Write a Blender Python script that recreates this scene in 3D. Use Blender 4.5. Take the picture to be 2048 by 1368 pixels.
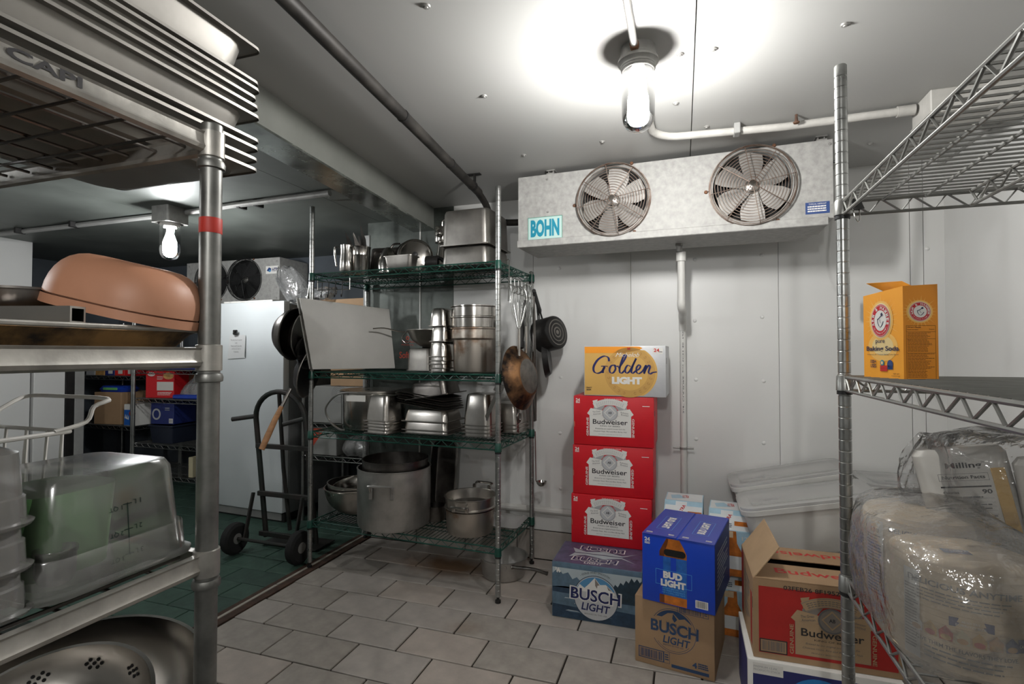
import bpy, bmesh, math, random
from mathutils import Vector, Matrix, Euler
random.seed(7)
for _o in list(bpy.data.objects): bpy.data.objects.remove(_o, do_unlink=True)
SC = bpy.context.scene
COL = SC.collection
R = math.radians
PI = math.pi

# ------------------------------------------------------------ camera
cam_data = bpy.data.cameras.new('camera')
cam = bpy.data.objects.new('camera', cam_data)
COL.objects.link(cam)
cam_data.sensor_width = 36.0
cam_data.lens = 1043.0 / 2048.0 * 36.0
cam_data.clip_start = 0.02
cam.location = (0, 0, 1.2)
cam.rotation_euler = (R(90 + 1.2), 0, R(18.45))
SC.camera = cam

# ------------------------------------------------------------ world and exposure
world = bpy.data.worlds.new('world')
SC.world = world
world.use_nodes = True
world.node_tree.nodes['Background'].inputs[0].default_value = (0.75, 0.78, 0.8, 1)
world.node_tree.nodes['Background'].inputs[1].default_value = 0.12
SC.view_settings.view_transform = 'Standard'
SC.view_settings.look = 'None'
SC.view_settings.gamma = 1.0
SC.view_settings.use_curve_mapping = False
SC.view_settings.exposure = 1.32
BULB_MAIN = 218.0      # emission strength of the bulbs (only the bulbs give light)
BULB_LEFT = 135.0
BULB_REAR = 215.0

# ------------------------------------------------------------ materials
def lin(c):
    return tuple(((x / 12.92) if x <= 0.04045 else ((x + 0.055) / 1.055) ** 2.4) for x in c)
def rgb(r, g, b):
    return lin((r / 255.0, g / 255.0, b / 255.0))
MATS = {}
def mat(name, col, rough=0.5, metal=0.0, var=0.0, scale=8.0, col2=None, bump=0.0, bscale=60.0,
        stretch=None, rvar=0.0, spec=0.5, detail=4.0, thresh=None):
    """Principled material whose colour/roughness is broken up by noise in object space."""
    m = bpy.data.materials.new(name); m.use_nodes = True
    nt = m.node_tree; N = nt.nodes; L = nt.links
    b = N['Principled BSDF']
    b.inputs['Roughness'].default_value = rough
    b.inputs['Metallic'].default_value = metal
    b.inputs['Specular IOR Level'].default_value = spec
    b.inputs['Base Color'].default_value = (*col, 1)
    tc = N.new('ShaderNodeTexCoord')
    src = tc.outputs['Object']
    if stretch:
        mp = N.new('ShaderNodeMapping'); mp.inputs['Scale'].default_value = stretch
        L.new(src, mp.inputs[0]); src = mp.outputs[0]
    if var or col2 or rvar:
        nz = N.new('ShaderNodeTexNoise'); nz.inputs['Scale'].default_value = scale
        nz.inputs['Detail'].default_value = detail; nz.inputs['Roughness'].default_value = 0.6
        L.new(src, nz.inputs['Vector'])
        rp = N.new('ShaderNodeValToRGB')
        lo, hi = thresh if thresh else (0.3, 0.7)
        rp.color_ramp.elements[0].position = lo; rp.color_ramp.elements[1].position = hi
        c2 = col2 if col2 else tuple(max(0, x * (1 - var)) for x in col)
        c1 = col if col2 else tuple(min(1, x * (1 + var * 0.5)) for x in col)
        rp.color_ramp.elements[0].color = (*c2, 1); rp.color_ramp.elements[1].color = (*c1, 1)
        L.new(nz.outputs[0], rp.inputs[0]); L.new(rp.outputs[0], b.inputs['Base Color'])
        if rvar:
            mr = N.new('ShaderNodeMapRange')
            mr.inputs['To Min'].default_value = max(0.03, rough - rvar); mr.inputs['To Max'].default_value = min(1, rough + rvar)
            L.new(nz.outputs[0], mr.inputs['Value']); L.new(mr.outputs[0], b.inputs['Roughness'])
    if bump:
        bz = N.new('ShaderNodeTexNoise'); bz.inputs['Scale'].default_value = bscale
        bz.inputs['Detail'].default_value = 3
        L.new(src, bz.inputs['Vector'])
        bp = N.new('ShaderNodeBump'); bp.inputs['Strength'].default_value = bump
        bp.inputs['Distance'].default_value = 0.01
        L.new(bz.outputs[0], bp.inputs['Height']); L.new(bp.outputs[0], b.inputs['Normal'])
    MATS[name] = m
    return m
def film(name, tint=(1, 1, 1), gloss=0.25, rough=0.08, haze=0.0, hazecol=(0.8, 0.8, 0.8), bump=0.0, bscale=30):
    """Thin clear sheet: transparent with a glossy coat and some milky haze."""
    m = bpy.data.materials.new(name); m.use_nodes = True
    nt = m.node_tree; N = nt.nodes; L = nt.links
    for n in list(N): N.remove(n)
    out = N.new('ShaderNodeOutputMaterial')
    tr = N.new('ShaderNodeBsdfTransparent'); tr.inputs[0].default_value = (*tint, 1)
    gl = N.new('ShaderNodeBsdfGlossy'); gl.inputs['Roughness'].default_value = rough
    df = N.new('ShaderNodeBsdfDiffuse'); df.inputs[0].default_value = (*hazecol, 1)
    m1 = N.new('ShaderNodeMixShader'); m1.inputs[0].default_value = haze
    L.new(tr.outputs[0], m1.inputs[1]); L.new(df.outputs[0], m1.inputs[2])
    fr = N.new('ShaderNodeFresnel'); fr.inputs[0].default_value = 1.45
    mu = N.new('ShaderNodeMath'); mu.operation = 'MULTIPLY_ADD'; mu.use_clamp = True
    mu.inputs[1].default_value = 1.0; mu.inputs[2].default_value = gloss
    L.new(fr.outputs[0], mu.inputs[0])
    m2 = N.new('ShaderNodeMixShader')
    L.new(mu.outputs[0], m2.inputs[0]); L.new(m1.outputs[0], m2.inputs[1]); L.new(gl.outputs[0], m2.inputs[2])
    L.new(m2.outputs[0], out.inputs[0])
    if bump:
        tc = N.new('ShaderNodeTexCoord')
        bz = N.new('ShaderNodeTexNoise'); bz.inputs['Scale'].default_value = bscale; bz.inputs['Detail'].default_value = 4
        L.new(tc.outputs['Object'], bz.inputs['Vector'])
        bp = N.new('ShaderNodeBump'); bp.inputs['Strength'].default_value = bump; bp.inputs['Distance'].default_value = 0.02
        L.new(bz.outputs[0], bp.inputs['Height']); L.new(bp.outputs[0], gl.inputs['Normal']); L.new(bp.outputs[0], fr.inputs['Normal'])
    MATS[name] = m
    return m
def glow(name, col, strength):
    m = bpy.data.materials.new(name); m.use_nodes = True
    N = m.node_tree.nodes; L = m.node_tree.links
    for n in list(N): N.remove(n)
    o = N.new('ShaderNodeOutputMaterial'); e = N.new('ShaderNodeEmission')
    e.inputs[0].default_value = (*col, 1); e.inputs[1].default_value = strength
    L.new(e.outputs[0], o.inputs[0]); MATS[name] = m
    return m

WARM = (1.0, 0.985, 0.968)
glow('bulb_main', WARM, BULB_MAIN); glow('bulb_left', (0.97, 0.985, 1.0), BULB_LEFT); glow('bulb_rear', WARM, BULB_REAR)
# setting
mat('wall_white', rgb(212, 212, 209), 0.38, var=0.05, scale=1.2, bump=0.04, bscale=9, rvar=0.08)
mat('ceiling_white', rgb(172, 172, 169), 0.45, var=0.04, scale=0.8, bump=0.015, bscale=4, rvar=0.03)
mat('seam_dark', rgb(120, 118, 112), 0.7, var=0.3, scale=20)
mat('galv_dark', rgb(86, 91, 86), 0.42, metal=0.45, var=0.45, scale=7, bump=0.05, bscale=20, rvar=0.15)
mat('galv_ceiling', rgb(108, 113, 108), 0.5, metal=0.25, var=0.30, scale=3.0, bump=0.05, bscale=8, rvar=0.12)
mat('beam_paint', rgb(122, 124, 118), 0.45, var=0.15, scale=4)
mat('galv_strip', rgb(140, 145, 138), 0.25, metal=0.75, var=0.6, scale=9, rvar=0.15)
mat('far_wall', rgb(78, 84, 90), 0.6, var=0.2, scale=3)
mat('rear_wall', rgb(150, 150, 146), 0.6, var=0.1, scale=2)
mat('grout', rgb(46, 39, 33), 0.9, var=0.25, scale=30)
mat('tile_white', rgb(172, 165, 157), 0.55, var=0.20, scale=11, bump=0.12, bscale=45, detail=9, rvar=0.15)
mat('tile_white_b', rgb(164, 157, 148), 0.55, var=0.24, scale=14, bump=0.12, bscale=45, detail=9, rvar=0.15)
mat('tile_white_c', rgb(178, 168, 158), 0.55, var=0.20, scale=9, bump=0.12, bscale=45, detail=9, rvar=0.15)
mat('tile_green', rgb(62, 88, 76), 0.6, var=0.30, scale=10, bump=0.1, bscale=50)
mat('tile_green_b', rgb(56, 80, 70), 0.6, var=0.30, scale=14, bump=0.1, bscale=50)
mat('grout_green', rgb(36, 44, 40), 0.9)
mat('rust_strip', rgb(86, 62, 48), 0.8, var=0.45, scale=18, col2=rgb(48, 36, 30))
mat('strip_white', rgb(170, 164, 152), 0.6, var=0.2, scale=20)
mat('cove_tile', rgb(178, 171, 163), 0.55, var=0.14, scale=11, bump=0.1, bscale=45, detail=9)
# metals
mat('galv_unit', rgb(166, 165, 161), 0.60, metal=0.10, var=0.26, scale=34, rvar=0.12, detail=8)
mat('steel', rgb(196, 192, 186), 0.20, metal=1.0, var=0.18, scale=6, rvar=0.08)
mat('steel_brushed', rgb(186, 182, 176), 0.30, metal=1.0, var=0.25, scale=5, rvar=0.10, bump=0.03, bscale=30)
mat('steel_dull', rgb(170, 166, 160), 0.40, metal=1.0, var=0.3, scale=7, rvar=0.12, bump=0.04, bscale=25)
mat('steel_dark', rgb(112, 108, 104), 0.35, metal=1.0, var=0.5, scale=8, rvar=0.12)
mat('aluminium', rgb(186, 184, 180), 0.40, metal=0.9, var=0.18, scale=14, rvar=0.1, bump=0.04, bscale=40)
mat('chrome_wire', rgb(176, 176, 172), 0.25, metal=0.95, var=0.15, scale=20)
mat('grey_wire', rgb(150, 150, 146), 0.38, metal=0.75, var=0.15, scale=20)
mat('post_chrome', rgb(172, 173, 170), 0.30, metal=0.9, var=0.25, scale=14, rvar=0.1)
mat('post_old', rgb(136, 136, 132), 0.42, metal=0.85, var=0.35, scale=18, rvar=0.12)
mat('groove', rgb(84, 84, 82), 0.6, metal=0.5)
mat('rail_alu', rgb(178, 175, 168), 0.42, metal=0.75, var=0.30, scale=16, rvar=0.12, bump=0.05, bscale=60)
mat('green_epoxy', rgb(24, 72, 60), 0.38, var=0.45, scale=16, rvar=0.12)
mat('green_dark', rgb(20, 48, 40), 0.45, var=0.4, scale=14)
mat('black_iron', rgb(40, 39, 38), 0.55, metal=0.4, var=0.4, scale=12)
mat('black_plastic', rgb(26, 26, 26), 0.5)
mat('black_pipe', rgb(64, 61, 57), 0.55, metal=0.3, var=0.45, scale=9, col2=rgb(30, 28, 26))
mat('rubber', rgb(24, 24, 24), 0.85, var=0.3, scale=20)
mat('rusty', rgb(128, 84, 54), 0.75, var=0.5, scale=22, col2=rgb(62, 44, 34))
mat('rusty_wire', rgb(138, 128, 118), 0.5, metal=0.5, var=0.5, scale=24, col2=rgb(96, 70, 56))
mat('fan_blade', rgb(150, 147, 142), 0.55, metal=0.35, var=0.25, scale=9)
mat('pan_dull', rgb(150, 147, 141), 0.50, metal=0.75, var=0.2, scale=9, rvar=0.1)
mat('truck_paint', rgb(52, 44, 42), 0.6, metal=0.3, var=0.4, scale=9, col2=rgb(38, 46, 42))
mat('pan_burnt', rgb(148, 108, 72), 0.42, metal=0.7, scale=7, col2=rgb(30, 24, 22), rvar=0.15, detail=7, thresh=(0.40, 0.60))
mat('pan_black', rgb(34, 33, 32), 0.45, metal=0.3, var=0.4, scale=16, rvar=0.1)
mat('pan_worn', rgb(120, 116, 110), 0.45, metal=0.6, var=0.5, scale=20)
mat('sheet_rust', rgb(176, 136, 84), 0.55, metal=0.4, scale=11, col2=rgb(48, 38, 30), rvar=0.15, detail=8, thresh=(0.36, 0.58))
mat('steel_stain', rgb(184, 176, 166), 0.32, metal=0.9, scale=5, col2=rgb(128, 96, 70), rvar=0.1, detail=6, thresh=(0.36, 0.50))
mat('brown_stain', rgb(120, 90, 60), 0.7, var=0.4, scale=12)
# plastics, paper
mat('white_plastic', rgb(226, 224, 218), 0.45, var=0.05, scale=6)
mat('pvc', rgb(206, 205, 200), 0.42, var=0.06, scale=10)
mat('grey_paint', rgb(150, 150, 147), 0.5, var=0.12, scale=10)
mat('conduit_paint', rgb(184, 182, 176), 0.45, var=0.18, scale=14)
mat('lamp_grey', rgb(156, 155, 151), 0.5, metal=0.5, var=0.25, scale=16)
mat('freezer_white', rgb(206, 211, 212), 0.28, var=0.04, scale=3)
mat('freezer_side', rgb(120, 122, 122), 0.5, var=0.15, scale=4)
mat('board_white', rgb(186, 184, 178), 0.55, var=0.07, scale=7, bump=0.03, bscale=80)
mat('board_edge', rgb(160, 158, 152), 0.6)
mat('tan_plastic', rgb(192, 138, 108), 0.5, var=0.05, scale=4)
mat('tan_dark', rgb(150, 104, 82), 0.55, var=0.05, scale=4)
mat('wood', rgb(168, 122, 82), 0.6, var=0.35, scale=6, stretch=(1, 1, 6))
mat('kraft', rgb(168, 137, 104), 0.75, var=0.10, scale=9, bump=0.03, bscale=90)
mat('kraft_in', rgb(178, 150, 116), 0.8, var=0.10, scale=9)
mat('carton_grey', rgb(150, 150, 146), 0.7, var=0.08, scale=6)
mat('bud_red', rgb(206, 14, 30), 0.45, var=0.08, scale=12)
mat('bud_red_k', rgb(178, 38, 32), 0.7, var=0.12, scale=14)
mat('print_white', rgb(226, 224, 218), 0.5)
mat('print_grey', rgb(168, 168, 168), 0.5)
mat('print_silver', rgb(196, 197, 198), 0.4, metal=0.15, var=0.08, scale=14)
mat('print_dark', rgb(44, 42, 44), 0.55)
mat('print_mid', rgb(104, 102, 102), 0.55)
mat('print_red', rgb(196, 40, 36), 0.55)
mat('print_orange_red', rgb(188, 72, 50), 0.65)
mat('print_navy', rgb(30, 36, 96), 0.45)
mat('gold_tan', rgb(214, 170, 92), 0.45, var=0.04, scale=5)
mat('gold_circle', rgb(200, 156, 84), 0.45)
mat('gold_line', rgb(182, 138, 70), 0.5)
mat('gold_orange', rgb(242, 154, 38), 0.45)
mat('busch_sky', rgb(176, 188, 192), 0.4, var=0.06, scale=8)
mat('busch_slate', rgb(92, 116, 134), 0.4, var=0.35, scale=22, detail=8)
mat('busch_deep', rgb(44, 66, 88), 0.4, var=0.45, scale=30, detail=8)
mat('busch_tree', rgb(36, 58, 72), 0.4, var=0.4, scale=30, detail=8)
mat('busch_purple', rgb(96, 86, 118), 0.4, var=0.45, scale=20, detail=8)
mat('busch_blue', rgb(84, 142, 184), 0.4)
mat('busch_ink', rgb(24, 32, 86), 0.45)
mat('busch_rock', rgb(132, 124, 116), 0.5)
mat('ink_blue_k', rgb(44, 70, 104), 0.7, var=0.12, scale=20)
mat('bud_blue', rgb(16, 66, 190), 0.4, var=0.05, scale=8)
mat('bud_blue_top', rgb(58, 72, 168), 0.42, var=0.05, scale=8)
mat('bud_blue_dark', rgb(18, 40, 110), 0.45)
mat('bud_blue_mid', rgb(38, 104, 188), 0.4, var=0.35, scale=30)
mat('line_cyan', rgb(96, 178, 226), 0.45)
mat('amber', rgb(196, 112, 38), 0.3, var=0.45, scale=26)
mat('amber_dark', rgb(112, 58, 20), 0.35, var=0.4, scale=26)
mat('ultra_blue', rgb(170, 204, 220), 0.4, var=0.12, scale=16)
mat('ultra_white', rgb(222, 226, 226), 0.4, var=0.06, scale=14)
mat('soda_orange', rgb(246, 166, 44), 0.5, var=0.03, scale=5)
mat('soda_side', rgb(230, 146, 36), 0.5, var=0.03, scale=5)
mat('soda_glow', rgb(232, 206, 146), 0.5)
mat('soda_ray', rgb(244, 190, 98), 0.5)
mat('soda_red', rgb(200, 28, 40), 0.45)
mat('soda_ink', rgb(40, 40, 74), 0.5)
mat('soda_print', rgb(110, 66, 16), 0.6)
mat('label_teal', rgb(24, 134, 160), 0.45)
mat('label_pale', rgb(178, 206, 200), 0.5)
mat('label_green', rgb(40, 128, 104), 0.5)
mat('label_blue', rgb(44, 70, 124), 0.45)
mat('tape_red', rgb(196, 56, 44), 0.5)
mat('case_blue', rgb(40, 44, 104), 0.45)
mat('case_cyan', rgb(42, 128, 196), 0.45)
mat('tortilla', rgb(214, 192, 158), 0.8, var=0.14, scale=20)
mat('tortilla_strip', rgb(204, 166, 96), 0.7, var=0.1, scale=20)
mat('pack_white', rgb(206, 203, 196), 0.55, var=0.05, scale=10)
mat('paper', rgb(210, 211, 210), 0.7)
mat('blue_wrap', rgb(28, 62, 160), 0.35, var=0.25, scale=12)
mat('green_print', rgb(110, 186, 110), 0.5)
mat('box_red', rgb(198, 26, 34), 0.45)
mat('food_tan', rgb(196, 150, 90), 0.5, var=0.3, scale=30)
mat('box_navy', rgb(32, 44, 104), 0.45)
mat('box_blue', rgb(40, 98, 182), 0.45)
mat('bin_dark', rgb(30, 36, 52), 0.5, var=0.15, scale=6)
mat('cream', rgb(204, 194, 160), 0.6)
mat('poly_grey', rgb(158, 155, 148), 0.35, var=0.06, scale=6)
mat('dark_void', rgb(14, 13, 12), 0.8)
mat('cap_red', rgb(190, 26, 28), 0.35)
# clear things
film('glass', (1, 1, 1), 0.03, 0.02)
film('wrap', (0.93, 0.93, 0.92), 0.08, 0.12, haze=0.30, hazecol=(0.62, 0.61, 0.59), bump=0.9, bscale=16)
film('wrap_light', (0.97, 0.97, 0.97), 0.06, 0.10, haze=0.10, hazecol=(0.7, 0.7, 0.69), bump=0.9, bscale=18)
film('poly_clear', (0.92, 0.92, 0.90), 0.05, 0.18, haze=0.22, hazecol=(0.38, 0.375, 0.36))
film('poly_milky', (0.82, 0.82, 0.80), 0.05, 0.25, haze=0.55, hazecol=(0.27, 0.265, 0.25))
film('lid_clear', (0.94, 0.94, 0.93), 0.06, 0.2, haze=0.5, hazecol=(0.72, 0.715, 0.70))
film('green_clear', (0.45, 0.72, 0.42), 0.03, 0.3, haze=0.85, hazecol=(0.22, 0.50, 0.19))

def floor_stain(name, spots):
    """Adds dried rusty water stains, fixed at their place on the floor, to a tile material."""
    m = MATS[name]; nt = m.node_tree; N = nt.nodes; L = nt.links; b = N['Principled BSDF']
    src = b.inputs['Base Color'].links[0].from_socket
    ge = N.new('ShaderNodeNewGeometry'); nz = N.new('ShaderNodeTexNoise'); nz.inputs['Scale'].default_value = 9; nz.inputs['Detail'].default_value = 6
    L.new(ge.outputs['Position'], nz.inputs['Vector'])
    for (x, y, rx, ry, amt) in spots:
        mp = N.new('ShaderNodeMapping'); mp.vector_type = 'POINT'
        mp.inputs['Scale'].default_value = (1 / rx, 1 / ry, 0); mp.inputs['Location'].default_value = (-x / rx, -y / ry, 0)
        L.new(ge.outputs['Position'], mp.inputs[0])
        ln = N.new('ShaderNodeVectorMath'); ln.operation = 'LENGTH'; L.new(mp.outputs[0], ln.inputs[0])
        ad = N.new('ShaderNodeMath'); ad.operation = 'ADD'; L.new(ln.outputs['Value'], ad.inputs[0]); L.new(nz.outputs[0], ad.inputs[1])
        mr = N.new('ShaderNodeMapRange'); mr.inputs['From Min'].default_value = 1.55; mr.inputs['From Max'].default_value = 0.75
        mr.inputs['To Max'].default_value = amt; L.new(ad.outputs[0], mr.inputs['Value'])
        mx = N.new('ShaderNodeMixRGB'); mx.inputs[2].default_value = (*rgb(112, 80, 48), 1)
        L.new(mr.outputs[0], mx.inputs[0]); L.new(src, mx.inputs[1]); src = mx.outputs[0]
    L.new(src, b.inputs['Base Color'])
for _n in ('tile_white', 'tile_white_b', 'tile_white_c'):
    floor_stain(_n, ((-1.28, 2.70, 0.34, 0.17, 0.92), (-0.93, 2.12, 0.10, 0.07, 0.30)))
# ------------------------------------------------------------ mesh building helpers
def rot(rx=0, ry=0, rz=0): return Euler((R(rx), R(ry), R(rz))).to_matrix().to_4x4()
def T(x, y, z): return Matrix.Translation((x, y, z))
def rrect(w, d, r, z=0.0, n=4, cx=0.0, cy=0.0):
    """Rounded rectangle section, counter-clockwise."""
    r = min(r, w / 2 - 1e-4, d / 2 - 1e-4); pts = []
    for (sx, sy, a0) in ((1, 1, 0), (-1, 1, 90), (-1, -1, 180), (1, -1, 270)):
        for k in range(n + 1):
            a = R(a0 + 90.0 * k / n)
            pts.append((cx + sx * (w / 2 - r) + r * math.cos(a), cy + sy * (d / 2 - r) + r * math.sin(a), z))
    return pts
class MB:
    def __init__(self): self.v = []; self.f = []; self.m = []; self.s = []; self.mats = []
    def mi(self, name):
        if name not in self.mats: self.mats.append(name)
        return self.mats.index(name)
    def add(self, vs, fs, m, smooth=False, M=None):
        o = len(self.v); k = self.mi(m)
        for p in vs:
            p = Vector(p)
            self.v.append(tuple(M @ p) if M is not None else tuple(p))
        for f in fs:
            self.f.append(tuple(i + o for i in f)); self.m.append(k); self.s.append(smooth)
        return self
    def box(self, a, b, m, bev=0.0, M=None, seg=1):
        x0, y0, z0 = a; x1, y1, z1 = b
        vs = [(x0, y0, z0), (x1, y0, z0), (x1, y1, z0), (x0, y1, z0), (x0, y0, z1), (x1, y0, z1), (x1, y1, z1), (x0, y1, z1)]
        fs = [(0, 3, 2, 1), (4, 5, 6, 7), (0, 1, 5, 4), (1, 2, 6, 5), (2, 3, 7, 6), (3, 0, 4, 7)]
        if bev <= 0: return self.add(vs, fs, m, False, M)
        bm = bmesh.new(); bv = [bm.verts.new(p) for p in vs]
        for f in fs: bm.faces.new([bv[i] for i in f])
        bmesh.ops.bevel(bm, geom=list(bm.edges), offset=bev, segments=seg, affect='EDGES', profile=0.5)
        bm.verts.index_update()
        self.add([tuple(q.co) for q in bm.verts], [tuple(q.index for q in f.verts) for f in bm.faces], m, seg > 1, M)
        bm.free(); return self
    def cbox(self, c, s, m, bev=0.0, M=None, seg=1):
        return self.box([c[i] - s[i] / 2 for i in range(3)], [c[i] + s[i] / 2 for i in range(3)], m, bev, M, seg)
    def tube(self, pts, r, m, n=8, closed=False, caps=True, M=None, smooth=True):
        pts = [Vector(p) for p in pts]; k = len(pts); vs = []; fs = []
        rr = r if isinstance(r, (list, tuple)) else [r] * k
        ref = None
        for i, p in enumerate(pts):
            if closed: t = (pts[(i + 1) % k] - pts[i - 1])
            else: t = (pts[min(i + 1, k - 1)] - pts[max(i - 1, 0)])
            if t.length < 1e-9: t = Vector((0, 0, 1))
            t.normalize()
            if ref is None: ref = t.orthogonal().normalized()
            else:
                ref = ref - t * ref.dot(t)
                ref = ref.normalized() if ref.length > 1e-6 else t.orthogonal().normalized()
            b = t.cross(ref)
            for j in range(n):
                a = 2 * PI * j / n
                vs.append(p + (ref * math.cos(a) + b * math.sin(a)) * rr[i])
        for i in range(k if closed else k - 1):
            i2 = (i + 1) % k
            for j in range(n):
                j2 = (j + 1) % n
                fs.append((i * n + j, i * n + j2, i2 * n + j2, i2 * n + j))
        if caps and not closed:
            fs.append(tuple(range(n - 1, -1, -1))); fs.append(tuple((k - 1) * n + j for j in range(n)))
        return self.add(vs, fs, m, smooth, M)
    def lathe(self, prof, m, n=32, M=None, smooth=True, a0=0.0, a1=360.0):
        full = abs(a1 - a0) >= 359.9; cnt = n if full else n + 1
        vs = []; fs = []
        for (r, z) in prof:
            for j in range(cnt):
                a = R(a0 + (a1 - a0) * j / n)
                vs.append((r * math.cos(a), r * math.sin(a), z))
        for i in range(len(prof) - 1):
            for j in range(n):
                j2 = (j + 1) % cnt
                f = [i * cnt + j, i * cnt + j2, (i + 1) * cnt + j2, (i + 1) * cnt + j]
                if prof[i][0] < 1e-6: f = [i * cnt + j, (i + 1) * cnt + j2, (i + 1) * cnt + j]
                elif prof[i + 1][0] < 1e-6: f = [i * cnt + j, i * cnt + j2, (i + 1) * cnt + j]
                fs.append(tuple(f))
        return self.add(vs, fs, m, smooth, M)
    def loft(self, secs, m, cap0=False, cap1=False, M=None, smooth=True):
        n = len(secs[0]); vs = [p for s in secs for p in s]; fs = []
        for i in range(len(secs) - 1):
            for j in range(n):
                j2 = (j + 1) % n
                fs.append((i * n + j, i * n + j2, (i + 1) * n + j2, (i + 1) * n + j))
        if cap0: fs.append(tuple(range(n - 1, -1, -1)))
        if cap1: fs.append(tuple((len(secs) - 1) * n + j for j in range(n)))
        return self.add(vs, fs, m, smooth, M)
    def prism(self, poly, z0, z1, m, M=None):
        n = len(poly)
        vs = [(x, y, z0) for x, y in poly] + [(x, y, z1) for x, y in poly]
        fs = [tuple(range(n - 1, -1, -1)), tuple(range(n, 2 * n))]
        for j in range(n): fs.append((j, (j + 1) % n, n + (j + 1) % n, n + j))
        return self.add(vs, fs, m, False, M)
    def build(self, name, parent=None, loc=None, rotm=None, sharp=35):
        me = bpy.data.meshes.new(name)
        me.from_pydata(self.v, [], self.f)
        for k in self.mats: me.materials.append(MATS[k])
        me.polygons.foreach_set('material_index', self.m)
        me.polygons.foreach_set('use_smooth', self.s)
        me.update()
        if any(self.s): me.set_sharp_from_angle(angle=R(sharp))
        o = bpy.data.objects.new(name, me); COL.objects.link(o)
        if parent is not None: o.parent = parent
        if loc is not None: o.location = loc
        if rotm is not None: o.rotation_euler = rotm
        return o
def tag(o, label=None, cat=None, group=None, kind=None):
    if label: o['label'] = label
    if cat: o['category'] = cat
    if group: o['group'] = group
    if kind: o['kind'] = kind
    return o
def thing(name, label, cat, loc=(0, 0, 0), rotz=0.0, group=None, tilt=(0.0, 0.0)):
    o = bpy.data.objects.new(name, None); COL.objects.link(o)
    o.empty_display_size = 0.05
    o.location = loc; o.rotation_euler = (R(tilt[0]), R(tilt[1]), R(rotz))
    return tag(o, label, cat, group)
def structure(mb, name, loc=None):
    o = mb.build(name, loc=loc); o['kind'] = 'structure'; return o
def solo(mb, name, label, cat, loc=(0, 0, 0), rotd=(0, 0, 0), group=None):
    o = mb.build(name, loc=loc, rotm=(R(rotd[0]), R(rotd[1]), R(rotd[2])))
    return tag(o, label, cat, group)
def copy_mesh(o, loc, parent, rotd=None):
    c = o.copy(); COL.objects.link(c); c.parent = parent; c.location = loc
    if rotd: c.rotation_euler = tuple(R(a) for a in rotd)
    return c
def copy_thing(o, loc, label, rotz=None):
    c = o.copy(); COL.objects.link(c); c.location = loc; c['label'] = label
    if rotz is not None: c.rotation_euler = (o.rotation_euler[0], o.rotation_euler[1], R(rotz))
    for ch in o.children:
        d = ch.copy(); COL.objects.link(d); d.parent = c
        for g in ch.children:
            e = g.copy(); COL.objects.link(e); e.parent = d
    return c
def arc(cx, cy, r, a0, a1, n=24, ry=None):
    ry = r if ry is None else ry
    return [(cx + r * math.cos(R(a0 + (a1 - a0) * k / n)), cy + ry * math.sin(R(a0 + (a1 - a0) * k / n))) for k in range(n + 1)]

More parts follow.
